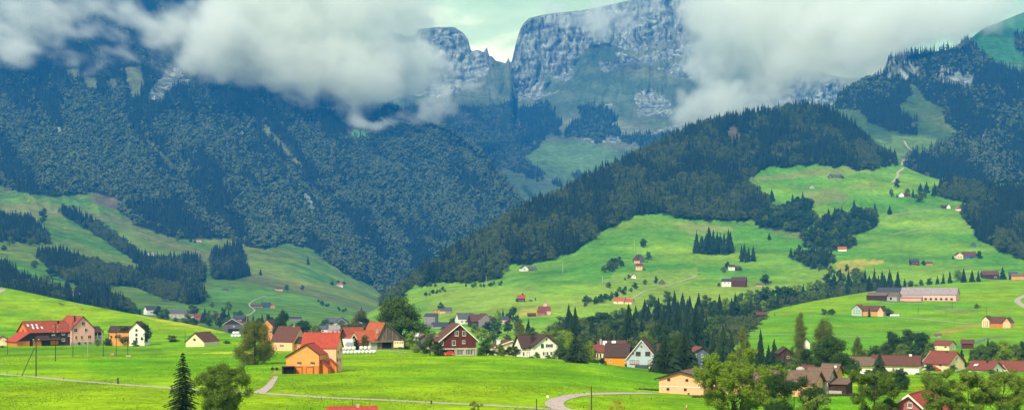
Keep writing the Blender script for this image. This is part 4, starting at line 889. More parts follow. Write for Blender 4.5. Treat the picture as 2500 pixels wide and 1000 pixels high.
# 7 house half hidden behind birch
b = Bld('house', 'amber house with a tall brown roof peeping out behind the birch', 652, 835, 640, -30)
b.block(-14, 14, 0, 10, 40, 55, wall=W_AMBER, roof=R_BRN, xa=0, oh=.4); b.win(8, 25, 4, 5)
# 8 the orange barn in front
b = Bld('barn', 'orange barn with bright red tiled roofs in the middle of the meadow', 742, 911, None, -14, 'barn')
b.block(-43, 37, 0, 7.5, 40, 70, 46, xa=6, wall=W_AMBER, roof=R_RED, oh=.35, verge=T_DARK, lower=(19, W_ORANGE, 'lower_boards'), th=.16, wname='front_wall', rname='front_roof')
for x in (-11, 21): b.win(x, 23, 6, 4, -.02); b.part('window_hood', T_DARK, lambda m: m.slab([(b.X(x - 5), -.35, b.Zz(26)), (b.X(x + 5), -.35, b.Zz(26)), (b.X(x + 5), 0, b.Zz(28)), (b.X(x - 5), 0, b.Zz(28))], .04))
b.door(-12, 0, 15, 15, -.05, W_ORANGE, 'double_door'); b.door(15, 0, 16, 15, -.05, W_ORANGE, 'double_door')
b.block(-25, 60, 7.6, 15, 58, 93, axis='x', wall=W_PEACH, roof=R_RED, oh=.35, th=.16, wname='rear_wall', rname='rear_roof')
for y, z in ((9.5, 28), (12, 28), (10, 48), (13, 52), (9.2, 30)): b.win(0, z, 4, 7, y, T_DARK, 'R', 60.3)
b.block(37.6, 55, 1.2, 4.5, 30, 30.5, 12, xa=38, wall=W_ORANGE, roof=None, wname='lean_to_wall'); b.part('lean_to_roof', R_RED, lambda m: m.slab([(b.X(37.8), .8, b.Zz(33)), (b.X(57), .8, b.Zz(14)), (b.X(57), 4.8, b.Zz(14)), (b.X(37.8), 4.8, b.Zz(33))], .12))
b.block(50, 66, 5.6, 7.4, 30, 30.5, 14, xa=50.2, wall=W_ORANGE, roof=None, wname='lean_to_wall'); b.part('lean_to_roof', R_RED, lambda m: m.slab([(b.X(48), 5.2, b.Zz(34)), (b.X(68), 5.2, b.Zz(16)), (b.X(68), 7.5, b.Zz(16)), (b.X(48), 7.5, b.Zz(34))], .12))
b.part('rain_pipe', T_DARK, lambda m: m.tube((b.X(37.4), -.1, 0), (b.X(37.4), -.1, b.Zz(46)), .06, .06, 6))
b = Bld('shelter', 'open black shelter box beside the orange barn', 705, 912, None, 8, 'shelter')
def shel(m):
    w_, h_, d_ = b.X(14), b.Zz(17), 2.0
    m.box(-w_, w_, d_ - .1, d_, 0, h_); m.box(-w_, -w_ + .12, 0, d_ - .101, 0, h_); m.box(w_ - .12, w_, 0, d_ - .101, 0, h_); m.box(-w_ - .1, w_ + .1, -.15, d_ + .1, h_ + .002, h_ + .14)
b.part('shell', W_BROWN, shel); b.part('inside_shade', VOID, lambda m: m.box(-b.X(12.5), b.X(12.5), .5, 1.8, .05, b.Zz(16)))  # near-black block added as the shade inside the shelter
# 9 old farm with the big gable
b = Bld('farmhouse', 'old farm with a wide weathered shingle gable and orange tiles', 925, 849, 500, 22, 'farmhouse')
b.block(-4, 62, 0, 14, 24, 60, 20, xa=14, wall=W_OLD, roof=R_ORG, oh=.7, verge=W_GREYB, wname='barn_wall', rname='barn_roof', chim=[(-3, .02, -16, 5, W_CONC)])
b.part('barn_opening_shade', VOID, lambda m: m.box(b.X(8), b.X(30), -.05, -.01, 0, b.Zz(13))); b.part('side_store', W_CONC, lambda m: m.box(b.X(-21), b.X(-4.2), -.2, 3, -2, b.Zz(13)))  # near-black sheet on the gable stands for the shaded entrance
b.part('porch_roof', R_TAN, lambda m: m.slab([(b.X(-24), -1, b.Zz(14)), (b.X(32), -1, b.Zz(15)), (b.X(32), .0, b.Zz(19)), (b.X(-24), .0, b.Zz(18))], .12))
b.block(-64, -22, 3, 13, 22, 48, axis='x', wall=W_BROWN, roof=R_RED2, oh=.5, wname='house_wall', rname='house_roof')
b.block(-66, -54, .5, 6, 24, 34, wall=W_BROWN, roof=R_RED2, verge=T_WHITE, wname='bay_wall', rname='bay_roof'); b.win(-60, 22, 6, 7, .5)
b.block(-45, -4.5, 1.5, 9, 14, 40, axis='x', wall=W_GREYB, roof=R_ORG, wname='link_wall', rname='link_roof')
# 10 low shed right of it
b = Bld('shed', 'small open shed with a pale sheet roof behind the maple', 1030, 850, 505, 20, 'shed')
b.block(-22, 10, 0, 8, 18, 34, 26, xa=6, wall=W_GREYB, roof=R_TAN); b.part('sheet_roof', mat_plain('white_sheet', (.55, .56, .56), rough=.4), lambda m: m.slab([(b.X(-24), -1, b.Zz(20)), (b.X(-10), -1, b.Zz(20)), (b.X(2), 4, b.Zz(36)), (b.X(-6), 4, b.Zz(36))], .08)); b.win(-16, 8, 4, 12, -.02)
b = Bld('house', 'cream house with low brown gable behind the bushes beside the rust brown house', 1052, 852, 520, 0); b.block(-24, 22, 0, 9, 16, 32, wall=W_CREAM, roof=R_BRN, xa=2, oh=.6); b.win(8, 12, 4, 5)
# 11 rust brown house
b = Bld('house', 'tall rust brown house with white barge boards and garage windows', 1118, 867, None, 12)
b.block(-41, 44, 0, 12, 38, 75, xa=4, wall=W_RUST, roof=R_MAR, oh=1.2, verge=T_WHITE, chim=[(-38, .7, -30, 7, W_STAIN)])
for x, z, w_, h_ in ((-3, 54, 9, 12), (15, 54, 9, 12), (-10, 31, 9, 12), (14, 33, 7, 8), (-40, 31, 9, 11)): b.win(x, z, w_, h_, -.02, T_WHITE)
b.part('garage_front', W_STAIN, lambda m: (m.box(b.X(-41.5), b.X(44.5), -.5, -.07, b.Zz(15), b.Zz(18.5)), m.box(b.X(-9), b.X(-4), -.45, -.07, -2, b.Zz(15)), m.box(b.X(14), b.X(18), -.45, -.07, -2, b.Zz(15)), m.box(b.X(41), b.X(44.5), -.45, -.07, -2, b.Zz(15))))
b.part('garage_shade', VOID, lambda m: m.box(b.X(-40), b.X(-9), -.1, -.04, 0, b.Zz(15)))  # shade of the open garage painted as a near-black panel
for x0 in (-4, 18): b.win(x0 + 9 + (2 if x0 > 0 else 0), 7.5, 17 if x0 < 0 else 21, 14, -.08, T_WHITE, panes=5, name='garage_window', sill=False)
b.part('terrace_roof', W_STAIN, lambda m: m.box(b.X(-66), b.X(-42), -.2, 4, b.Zz(14), b.Zz(17)))
# 12 white house with dark cross gable
b = Bld('house', 'white house with dark brown cross gable roof and green shutters', 1330, 873, 462, 20)
b.block(-26, 32, 0, 8, 30, 54, xa=4, wall=W_WHITE, roof=R_BRN, oh=.9, verge=T_DARK, wname='front_wall', rname='front_roof', chim=[(-18, .6, 4, 7, T_DARK)])
b.block(-46, 34, 3.5, 12, 26, 52, axis='x', wall=W_WHITE, roof=R_BRN, oh=.9, wname='main_wall', rname='main_roof')
b.win(-6, 30, 7, 9, -.02, T_GREEN, glass=T_GREEN); b.win(11, 30, 9, 8, -.02, T_WHITE, shut=T_TEAL); b.win(2, 11, 7, 8, -.02, T_WHITE, shut=T_TEAL, glass=CURT); b.win(21, 11, 8, 8, -.02, T_WHITE, shut=T_TEAL, glass=CURT); b.win(-20, 11, 6, 8, -.02, T_TEAL, glass=T_TEAL); b.win(4, 46, 3, 4, -.02, T_DARK, panes=1)
b.win(-40, 23, 3, 8, 3.48, shut=T_TEAL, panes=1); b.win(-43, 10, 3, 8, 3.48, T_DARK, panes=1); b.door(-32, 0, 5, 14, 3.46, T_WHITE)
b = Bld('house', 'cream bungalow with a brown roof behind the bushes left of the white house', 1240, 868, 500, 15)
b.block(-30, 22, 0, 10, 22, 36, wall=W_CREAM, roof=R_MAR, xa=10, verge=T_WHITE, oh=.7, chim=[(-18, .3, 2, 8, T_WHITE)]); b.win(-20, 12, 5, 6)
# 13 orange shed + pale blue house
b = Bld('house', 'pale blue gabled house with a bright orange wing', 1540, 905, 455, -6)
b.block(-9, 62, 0, 11, 31, 74, xa=26, wall=W_BLUE, roof=R_MAR, oh=.7, verge=T_WHITE, lower=(9, W_WHITE, 'plinth'), wname='house_wall', rname='house_roof')
b.block(-64, -9.4, 1.5, 11, 34, 63, axis='x', wall=W_SUN, roof=R_BRN, oh=.6, wname='wing_wall', rname='wing_roof', found=1.0)
b.block(62.4, 76, 3, 11, 34, 63, axis='x', wall=W_BLUE, roof=R_BRN, oh=.5, wname='side_wall', rname='side_roof')
for x, z, w_ in ((26, 60, 6), (6, 43, 6), (18, 43, 12), (41, 43, 12), (4, 22, 13), (17, 22, 7), (48, 22, 13)): b.win(x, z, w_, 10 if w_ > 6 else 8, -.02, T_RED if w_ > 6 else T_WHITE, panes=2, glass=CURT if z == 22 else GLASS)
for x in (0, 50): b.win(x, 3.5, 6 if x else 4, 4, -.05)
b.win(-50, 27 - 3, 5, 5, 1.48); b.win(-15, 27 - 3, 5, 5, 1.48); b.door(-13, 8, 5, 8, 1.46, T_GREEN)
# 14 houses behind it
b = Bld('house', 'low cream house with red hip roof left of the orange wing', 1462, 880, 500, 10); b.block(-16, 14, 0, 9, 22, 36, axis='x', wall=W_CREAM, roof=R_DKR, oh=.6)
for x in (-9, -3, 4): b.win(x, 13, 3, 9, -.02, T_DARK, panes=1)
b = Bld('house', 'brown roofed house with white skylights behind the pale blue house', 1500, 880, 540, 15); b.block(-32, 32, 0, 11, 34, 46, axis='x', wall=W_ROSE, roof=R_MAR, oh=.5, chim=[(-30, .2, 6, 4, W_CONC)])
for x in (-22, 0): b.part('skylight', T_WHITE, lambda m: m.slab([(b.X(x - 6), .8, b.Zz(36) + .4), (b.X(x + 4), .8, b.Zz(36) + .4), (b.X(x + 12), 5, b.Zz(45) + .4), (b.X(x + 2), 5, b.Zz(45) + .4)], .05), b.roof)
b = Bld('house', 'slate blue house with white windows right of the two big spruces', 1712, 903, 520, 14); b.block(-22, 20, 0, 10, 42, 55, xa=2, wall=W_SLATE, roof=R_DKR, oh=.6, verge=T_DARK)
for x in (-13, 2): 
    for z in (36, 20): b.win(x, z, 5, 8, -.02)
b.win(2, 3, 5, 6, -.02)
# 15 the long salmon farm in front
b = Bld('farmhouse', 'long peach farm with a shallow tan roof behind the light green tree', 1665, 962, 305, -16, 'farmhouse')
b.block(-56, 52, 0, 13, 37, 54, 40, xa=-3, wall=W_SALMON, roof=R_TAN, oh=1.0, verge=T_DARK, wname='front_wall', rname='front_roof', chim=[(30, .5, 3, 5, R_DKR)])
b.part('string_course', T_WHITE, lambda m: m.box(b.X(-56), b.X(52), -.1, -.03, b.Zz(18), b.Zz(19.2)))
for x, z in ((-32, 36), (12, 36), (-34, 13), (8, 13)): b.win(x, z, 7, 5, -.02, T_DARK)
b.win(16, 3, 5, 3, -.02, T_DARK)
b.block(52.4, 300, 4, 14, 34, 56, axis='x', wall=W_SALMON, roof=R_TAN, oh=.8, wname='wing_wall', rname='wing_roof', chim=[(70, .5, 3, 5, R_DKR), (230, .5, 3, 6, W_CONC)])
for x in (62, 85, 110, 140, 170, 210, 245, 275): b.win(x, 30 if x % 2 else 14, 6, 6, 3.98, T_DARK)
b = Bld('barn', 'stained cream outbuilding with a brown lean to beside the silo', 2000, 961, 308, -12, 'barn')
b.block(-32, 20, 0, 9, 33, 58, axis='x', wall=W_STAIN, roof=R_TAN, oh=.5, lower=(7, T_WHITE, 'plinth'), wname='stained_wall', rname='main_roof')
b.block(-54, -32.4, 3, 11, 34, 62, axis='x', wall=W_STAIN, roof=R_MAR, oh=.5, wname='link_wall', rname='link_roof')
b.part('vent', VOID, lambda m: (m.box(b.X(-9), b.X(-6), -.05, 0, b.Zz(28), b.Zz(31)), m.box(b.X(-2), b.X(1), -.05, 0, b.Zz(28), b.Zz(31)))); b.door(-8, 0, 5, 6, -.06, W_GREYB)
b.block(20.4, 62, 1, 8, 24, 32, 26, axis='x', wall=W_BROWN, roof=R_TAN, oh=.4, wname='shed_wall', rname='shed_roof', xa=.9); b.part('low_wall', W_CONC, lambda m: m.box(b.X(21), b.X(52), .5, .9, -1, b.Zz(9)))
b.block(-20, 16, 10, 18, 44, 62, axis='x', wall=W_AMBER, roof=R_TAN, oh=.5, wname='rear_wall', rname='rear_roof', chim=[(12, .3, -2, 5, T_WHITE)])
b = Bld('silo', 'tall grey banded silo standing on legs by the farm', 1954, 960, 306, 0, 'silo')
def silo(m):
    r = b.X(10.5); z = [b.Zz(q) for q in (25, 31, 32, 42, 43, 53, 54, 62)]
    m.tube((0, 0, b.Zz(16)), (0, 0, z[0]), .3, r, 16)
    for i in range(0, 8, 2): m.tube((0, 0, z[i] + .002), (0, 0, z[i + 1]), r, r, 20)
    m.tube((0, 0, z[7]), (0, 0, b.Zz(66)), r, r * .3, 20)
b.part('tank', mat_plain('silo_sheet', (.42, .38, .34), rough=.5, var=.15, stretch=(1, 1, .2)), silo)
b.part('band', T_DARK, lambda m: [m.tube((0, 0, b.Zz(q)), (0, 0, b.Zz(q + .9)), b.X(10.8), b.X(10.8), 20) for q in (31, 42, 53)])
for x, y in ((-.75, -.6), (.75, -.6), (-.75, .6), (.75, .6)): b.part('leg', W_CONC, lambda m: m.box(x - .06, x + .06, y - .06, y + .06, -1, b.Zz(26)))
def pip(m):
    ps = [(-b.X(12), 0, 0), (-b.X(12), 0, b.Zz(64)), (-b.X(10), 0, b.Zz(68)), (-b.X(6), 0, b.Zz(69)), (-b.X(4), 0, b.Zz(66))]
    for p0, p1 in zip(ps, ps[1:]): m.tube(p0, p1, .08, .08, 6)
b.part('filling_pipe', T_DARK, pip)
# 16 right village
b = Bld('bungalow', 'long white bungalow with a brown roof behind the dark spruce', 2170, 918, 450, -4, 'bungalow')
b.block(-92, -40, 0, 12, 26, 42, axis='x', wall=W_WHITE, roof=R_TAN, oh=1.0, wname='left_wall', rname='left_roof'); b.block(-40.4, 70, 2, 12, 28, 47, axis='x', wall=W_WHITE, roof=R_MAR, oh=1.0, wname='main_wall', rname='main_roof', chim=[(48, .5, 4, 6, T_WHITE)])
b.win(-82, 14, 6, 11, -.02); b.win(-74, 18, 4, 6, -.02, T_DARK); b.win(30, 14, 9, 14, 1.98, panes=3); b.win(10, 16, 6, 9, 1.98)
b = Bld('shed', 'grey blue roofed garage between the bungalow and the red roofed house', 2255, 900, 560, 20, 'garage'); b.block(-16, 18, 0, 9, 10, 22, axis='x', wall=W_LILAC, roof=R_GRY)
b = Bld('house', 'cream house with a red roof and white upper windows at lower right', 2290, 908, 500, -28)
b.block(-33, 24, 0, 12, 22, 48, axis='x', wall=W_CREAM, roof=R_DKR, oh=.8, verge=T_WHITE, chim=[(4, .45, 2, 3, T_DARK)])
b.win(-24, 22 - 4, 9, 7, -.02, panes=3); b.win(6, 22 - 4, 9, 7, -.02, panes=3); b.win(0, 32, 6, 8, 6, T_WHITE, 'R', 24.3)
b.block(-20, 6, -4, -.05, 6, 13, wall=W_CREAM, roof=R_RED, verge=T_WHITE, wname='porch_wall', rname='porch_roof')
b = Bld('house', 'white house with a dark red roof and red shutters', 2395, 922, 480, -26); b.block(-32, 22, 0, 10, 20, 38, axis='x', wall=W_WHITE, roof=R_DKR, oh=.6, chim=[(2, .4, 3, 4, T_DARK)])
b.win(-8, 10, 5, 6, -.02, shut=T_RED); b.win(14, 8, 5, 6, -.02, shut=T_RED); b.win(0, 18, 5, 8, 5, T_RED, 'R', 22.3); b.part('skylight', T_WHITE, lambda m: m.slab([(b.X(-22), 1.2, b.Zz(26) + .45), (b.X(-14), 1.2, b.Zz(26) + .45), (b.X(-13), 2.5, b.Zz(30) + .45), (b.X(-21), 2.5, b.Zz(30) + .45)], .05), b.roof)
b = Bld('house', 'cream house with a red roof and front gable at the right edge', 2475, 925, 490, 0)
b.block(-46, 50, 4, 13, 18, 40, axis='x', wall=W_CREAM, roof=R_DKR, oh=.7, wname='main_wall', rname='main_roof'); b.block(-38, -12, 0, 8, 16, 33, wall=W_CREAM, roof=R_DKR, verge=T_WHITE, wname='gable_wall', rname='gable_roof')
b.win(-30, 12, 4, 8, -.02, T_GREEN); b.win(-20, 12, 6, 8, -.02, T_GREEN); b.block(-24, 12, -3, -.1, 2, 12, axis='x', wall=W_CREAM, roof=R_MAR, wname='porch_wall', rname='porch_roof')
b = Bld('house', 'rose red house gable with white barge boards at the bottom edge', 2222, 1045, 205, -14)
b.block(-62, 46, 0, 12, 36, 79, xa=-2, wall=W_ROSE, roof=R_RED, oh=.9, verge=T_WHITE, found=4); b.win(0, 57, 11, 13, -.02, T_WHITE); b.win(0, 30, 30, 12, -.02, T_RED)
b = Bld('house', 'red tiled roof with a small chimney peeping over the bottom edge', 860, 1070, 175, 0); b.block(-54, 54, 0, 10, 30, 64, axis='x', wall=W_WHITE, roof=R_RED, oh=.5, chim=[(14, .5, 9, 7, W_STAIN)])

# ---- farms and houses further off: (kind, label, u, v, D, turn, blocks, windows)
def small(name, label, u, v, D, e, blocks, wins=(), cat='house', group=None):
    b = Bld(name, label, u, v, D, e, cat, group)
    for i, (x0, x1, y0, y1, he, hp, ax, wm, rm) in enumerate(blocks):
        b.block(x0, x1, y0, y1, he, hp, axis=ax, wall=wm, roof=rm, oh=.5, wname='wall', rname='roof', found=4)
    for (x, z, w_, h_, y) in wins: b.win(x, z, w_, h_, y - .02, T_DARK if blocks[0][7] in (W_WHITE, W_CREAM, W_PEACH, W_PINK, W_MINT, W_AMBER) else T_WHITE, panes=1, sill=False)
    return b
small('barn', 'big pink barn with a long pale roof on the right rise', 2258, 733, None, -12, [(-58, 72, 0, 16, 14, 31, 'x', W_PINK, R_PALE), (-74, -6, -5, -.1, 6, 10, 'x', W_SALMON, R_PALE)], [(x, 4, 6, 5, 0) for x in (2, 14, 26, 38, 50, 62)], 'barn')
small('barn', 'brown shed with white gable left of the big pink barn', 2150, 733, None, -22, [(-34, 12, 0, 12, 12, 19, 'x', W_BROWN, R_TAN), (12.4, 36, 2, 12, 10, 19, 'x', W_CONC, R_TAN)], [(22, 5, 8, 8, 2)], 'barn')
small('house', 'peach gabled house with dark roof behind the brown shed', 2168, 722, 1225, -26, [(-30, 26, 0, 12, 8, 20, 'x', W_PEACH, R_SLT)], [(18, 6, 2, 3, 0)])
small('farmhouse', 'mint white farmhouse joined to a peach barn on the right rise', 2118, 771, None, -18, [(-38, -14, 0, 12, 16, 27, 'y', W_MINT, R_DKR), (-13.6, 22, 2, 12, 12, 24, 'x', W_AMBER, R_MAR), (22.4, 36, 1, 12, 12, 24, 'y', W_PEACH, R_MAR)], [(x, z, 2, 2.4, 0) for x in (-32, -26, -20) for z in (7, 13)] + [(-26, 19, 2, 2, 0), (28, 14, 2, 2, 1)], 'farmhouse')
small('farmhouse', 'cream and orange farmhouse with maroon roof alone on the right rise', 2432, 799, None, -14, [(-33, -16, 0, 11, 18, 27, 'y', W_CREAM, R_MAR), (-15.6, 14, 2, 11, 11, 25, 'x', W_ORANGE, R_MAR), (14.4, 32, 1, 11, 12, 24, 'y', W_PEACH, R_MAR)], [(x, z, 2, 2.4, 0) for x in (-29, -24, -20) for z in (4, 9, 14)] + [(22, 16, 2, 2, 1)], 'farmhouse')
small('barn', 'small brown field barn on the lower right rise', 1860, 774, None, 12, [(-12, 12, 0, 8, 6, 12, 'x', W_BROWN, R_MAR)], (), 'barn')
small('shed', 'tiny grey open shed below the stubble strip', 2290, 822, None, 0, [(-8, 8, 0, 4, 4, 7, 'x', W_CONC, R_TAN)], [(-4, 2, 5, 3, 0)], 'shed')
small('house', 'yellow gabled house with red roof right of the autumn trees', 2300, 854, 770, -20, [(-22, 16, 0, 10, 12, 22, 'x', W_CREAM, R_DKR)], [(8, 8, 6, 3, 0)])
small('house', 'maroon roof among the trees at the right edge', 2362, 850, 800, 0, [(-14, 14, 0, 9, 12, 20, 'x', W_RUST, R_MAR)])
small('farmhouse', 'brown farmhouse with red brown roof on the crest at the right', 2420, 681, 1420, 12, [(-20, 18, 0, 12, 11, 20, 'x', W_BROWN, R_MAR)], [(10, 5, 6, 3, 0)], 'farmhouse')
small('house', 'low house with dark roof and orange front at the right edge of the crest', 2484, 682, 1420, 0, [(-14, 22, 0, 10, 8, 15, 'x', W_AMBER, R_TAN), (-20, 0, 3, 10, 10, 18, 'x', W_BROWN, R_SLT)])
small('farmhouse', 'white house with slate roof joined to a dark red barn on the mid slope', 1794, 699, None, -8, [(-32, -9, 0, 11, 12, 19, 'x', W_WHITE, R_SLT), (-8.6, 26, -1, 12, 13, 23, 'x', W_RUST, R_BRN)], [(-24, 8, 2, 3, 0), (-16, 8, 2, 3, 0), (-1, 3, 4, 3, -1), (8, 3, 5, 3, -1), (18, 3, 5, 3, -1)], 'farmhouse')
small('house', 'white house with grey roof among bushes on the mid slope', 1788, 660, None, 10, [(-8, 6, 0, 8, 9, 14, 'x', W_WHITE, R_BRN), (6.4, 20, 3, 9, 6, 11, 'x', W_BROWN, R_MAR)], [(-3, 5, 2, 2, 0)])
small('house', 'peach cottage with mauve roof below the dark farm', 1560, 659, None, -4, [(-8, 8, 0, 8, 10, 16, 'x', W_PEACH, R_MAR)], [(-3, 7, 2, 2, 0), (3, 7, 2, 2, 0)])
small('farmhouse', 'dark old farmhouse with a pale extension beside a round tree', 1562, 641, None, 25, [(-8, 12, 0, 12, 8, 20, 'y', W_GREYB, R_BRN), (-14, -2, -3, -.1, 5, 9, 'x', W_PEACH, R_MAR)], [(0, 5, 3, 2, 0)], 'farmhouse')
small('house', 'little white gabled chalet beside dark shrubs', 1547, 679, None, 5, [(-6, 6, 0, 8, 5, 11, 'y', W_WHITE, R_BRN)], [(1, 5, 3, 2, 0)])
small('barn', 'small grey hay barn beside the white field road', 1616, 693, None, 0, [(-7, 7, 0, 7, 4, 11, 'y', W_GREYB, R_BRN)], (), 'barn')
small('house', 'orange roofed house at the edge of the ravine trees', 1512, 741, None, -20, [(-14, 10, 0, 10, 7, 15, 'x', W_CREAM, R_ORG), (10.4, 28, 2, 10, 5, 12, 'x', W_CREAM, R_ORG)], [(-4, 4, 3, 2, 0)])
small('house', 'red roofed cottage with white lower wall and small garden on the valley meadow', 1273, 736, None, 0, [(-9, 9, 0, 9, 8, 16, 'x', W_BROWN, R_RED)], [(-5, 2.5, 4, 4, 0), (3, 2.5, 4, 4, 0)])
small('house', 'red house with stepped roofs left of the ravine trees', 1332, 768, 1330, 10, [(-14, 12, 0, 9, 10, 20, 'x', W_PINK, R_DKR), (-20, -2, -3, 0, 6, 12, 'x', W_ROSE, R_DKR)], [(0, 6, 3, 2, 0)])
small('barn', 'low maroon roofed shed beside the red house', 1298, 772, 1310, 0, [(-10, 10, 0, 7, 4, 8, 'x', W_RUST, R_MAR)], (), 'shed')
small('house', 'tall narrow pale pink chimney house above the red house', 1331, 750, 1400, 0, [(-4, 4, 0, 4, 10, 13, 'y', W_PINK, R_PALE)])
small('farmhouse', 'twin grey farm buildings at the foot of the wooded cone hill', 1285, 661, None, 18, [(-12, 5, 0, 10, 6, 13, 'y', W_WHITE, R_SLT), (8, 26, 1, 11, 4, 11, 'x', W_GREYB, R_GRY)], [(-5, 4, 4, 2, 0)], 'farmhouse')
small('house', 'tiny white house with pink roof at the edge of the cone hill wood', 1048, 691, None, 0, [(-8, 8, 0, 8, 4, 8, 'x', W_WHITE, R_DKR)], [(0, 2, 3, 2, 0)])
small('house', 'small orange house left of the dark round tree on the valley meadow', 1061, 766, 1370, 0, [(-5, 5, 0, 7, 6, 11, 'y', W_AMBER, R_ORG)], [(0, 3, 2, 2, 0)])
small('barn', 'lilac grey barn right of the dark round tree on the valley meadow', 1090, 763, 1390, 12, [(-16, -2, 0, 9, 5, 10, 'x', W_PEACH, R_GRY), (-1.6, 13, -1, 9, 6, 13, 'x', W_LILAC, R_GRY)], (), 'barn')
small('house', 'white village house with grey roof behind the rust brown house', 1142, 790, 900, 15, [(-22, 16, 0, 12, 12, 26, 'x', W_WHITE, R_GRY), (0, 14, -3, -.1, 10, 22, 'y', W_WHITE, R_GRY)], [(-14, 6, 4, 3, 0), (-4, 6, 4, 3, 0), (7, 6, 3, 3, -3)])
small('house', 'lilac house with maroon roof and white ground floor', 1178, 796, 920, 20, [(-24, 8, 2, 12, 12, 28, 'x', W_BROWN, R_MAR), (-8, 22, 0, 11, 18, 31, 'y', W_LILAC, R_MAR)], [(0, 14, 3, 3, 0), (12, 14, 3, 3, 0), (7, 22, 3, 3, 0)])
small('house', 'small orange yellow house in the valley village trees', 1199, 785, 1000, 10, [(-6, 6, 0, 8, 8, 14, 'y', W_SUN, R_BRN)], [(0, 5, 3, 3, 0)])
small('house', 'pink house with dark roof among the valley village trees', 1228, 789, 1000, -8, [(-9, 11, 0, 9, 9, 17, 'x', W_PINK, R_SLT)], [(-2, 4, 3, 3, 0)])
small('house', 'peach house half hidden at the left of the dense trees', 1245, 785, 1010, 8, [(-7, 7, 0, 8, 7, 12, 'y', W_AMBER, R_MAR)])
small('apartment_house', 'tall lilac grey apartment block right of the big maple', 1050, 795, 900, -14, [(-14, 12, 0, 12, 24, 30, 'x', W_LILAC, R_SLT)], [(x, z, 3, 3, 0) for x in (-8, 0, 8) for z in (4, 10, 16, 21)], 'apartment block')
small('house', 'low dark roofed house below the lilac apartment block', 1078, 800, 860, 10, [(-20, 18, 0, 10, 4, 13, 'x', W_CONC, R_SLT)])
# valley village between the left hill and the maple
small('house', 'white house with a steep grey roof at the left end of the valley village', 373, 768, 960, 22, [(-14, 8, 0, 10, 12, 21, 'x', W_WHITE, R_SLT), (4, 18, 2, 10, 8, 16, 'x', W_CONC, R_GRY)], [(-4, 6, 3, 3, 0)])
small('barn', 'long grey roofed building with brick front in the valley village', 432, 776, 900, -16, [(-20, 20, 0, 12, 11, 20, 'x', W_STAIN, R_GRY)], [(x, 6, 4, 3, 0) for x in (-12, -3, 6)], 'barn')
small('house', 'small white house right of the long grey roofed building', 464, 777, 920, 10, [(-9, 9, 0, 8, 6, 11, 'x', W_WHITE, R_TAN)])
small('house', 'red brown house among the conifers of the valley village', 488, 781, 920, 10, [(-10, 10, 0, 8, 8, 15, 'x', W_ROSE, R_DKR)], [(0, 4, 3, 3, 0)])
small('house', 'dark gabled house with white edges among village trees', 548, 785, 900, 15, [(-13, 13, 0, 9, 8, 19, 'y', W_SLATE, R_SLT)], [(0, 5, 5, 4, 0)])
small('house', 'dark roofed house with red balcony behind the grey barn', 583, 786, 900, -10, [(-14, 14, 0, 9, 9, 17, 'x', W_RUST, R_SLT)], [(2, 5, 8, 3, 0)])
small('house', 'tall narrow red house in the valley village', 534, 780, 930, 0, [(-5, 5, 0, 6, 10, 15, 'y', W_ROSE, R_DKR)])
small('barn', 'long low slate roofed barn in the middle of the valley', 722, 782, 1000, 5, [(-14, 14, 0, 10, 5, 9, 'x', W_LILAC, R_SLT)], (), 'barn')
small('hall', 'big grey valley hall with white and slate roofs left of the autumn tree', 820, 796, 1000, -8, [(-30, 8, 0, 12, 8, 20, 'x', W_WHITE, R_GRY), (-4, 28, 2, 14, 9, 21, 'y', W_LILAC, R_SLT)], [(12, 5, 5, 4, 2)], 'hall')
small('house', 'white house with pink roof below the valley hall', 818, 817, 800, 8, [(-13, 13, 0, 9, 12, 23, 'x', W_PINK, R_PALE)], [(-5, 8, 3, 3, 0), (5, 8, 3, 3, 0)])
small('house', 'grey slate roofed house left of the pink roofed one', 788, 812, 820, 12, [(-11, 12, 0, 9, 9, 17, 'x', W_WHITE, R_GRY)], [(0, 5, 4, 3, 0)])
small('house', 'low dark house between the orange barn and the autumn trees', 815, 838, 640, 0, [(-14, 16, 0, 8, 12, 24, 'x', W_GREYB, R_SLT)], [(-4, 6, 8, 5, 0)])
small('house', 'peach gable peeping over the big red barn roof', 775, 820, 700, 0, [(-12, 12, 0, 8, 4, 12, 'y', W_AMBER, R_TAN)])
# farms on the left slope
small('farmhouse', 'dark slate roofed farm with orange gable in the left valley', 654, 751, 1900, 15, [(-12, 8, 0, 12, 6, 13, 'x', W_SLATE, R_SLT), (6, 17, -1, 11, 5, 9, 'y', W_AMBER, R_TAN)], (), 'farmhouse')
small('barn', 'long low brown barn beside the slate roofed farm in the left valley', 628, 750, 1900, 5, [(-14, 14, 0, 9, 3, 7, 'x', W_LILAC, R_MAR)], (), 'barn')
small('house', 'tiny white and red house beside three round trees on the left slope', 830, 699, None, 8, [(-7, 7, 0, 9, 4, 8, 'x', W_WHITE, R_ORG)])
small('house', 'tiny brown cottage with red roof on the left slope', 682, 709, None, 10, [(-8, 8, 0, 9, 4, 8, 'x', W_PINK, R_MAR)])
small('house', 'tiny pink house with two spruces high on the left slope', 486, 590, None, 5, [(-6, 6, 0, 9, 4, 7, 'x', W_PINK, R_TAN)])
small('house', 'tiny white house above the hedge wood on the left slope', 369, 623, None, 5, [(-7, 7, 0, 9, 4, 7, 'x', W_WHITE, R_PALE)])
small('barn', 'tiny grey hay barn alone on the lower left slope', 551, 708, None, 5, [(-6, 6, 0, 8, 3, 6, 'x', W_GREYB, R_GRY)], (), 'barn')
small('barn', 'small dark hut on the grass below the left woods', 404, 736, None, 5, [(-6, 6, 0, 7, 3, 6, 'x', W_SLATE, R_SLT)], (), 'hut')
small('barn', 'tiny dark hut at the left edge high on the slope', 20, 464, None, 5, [(-10, 10, 0, 8, 3, 6, 'x', W_GREYB, R_GRY)], (), 'hut')
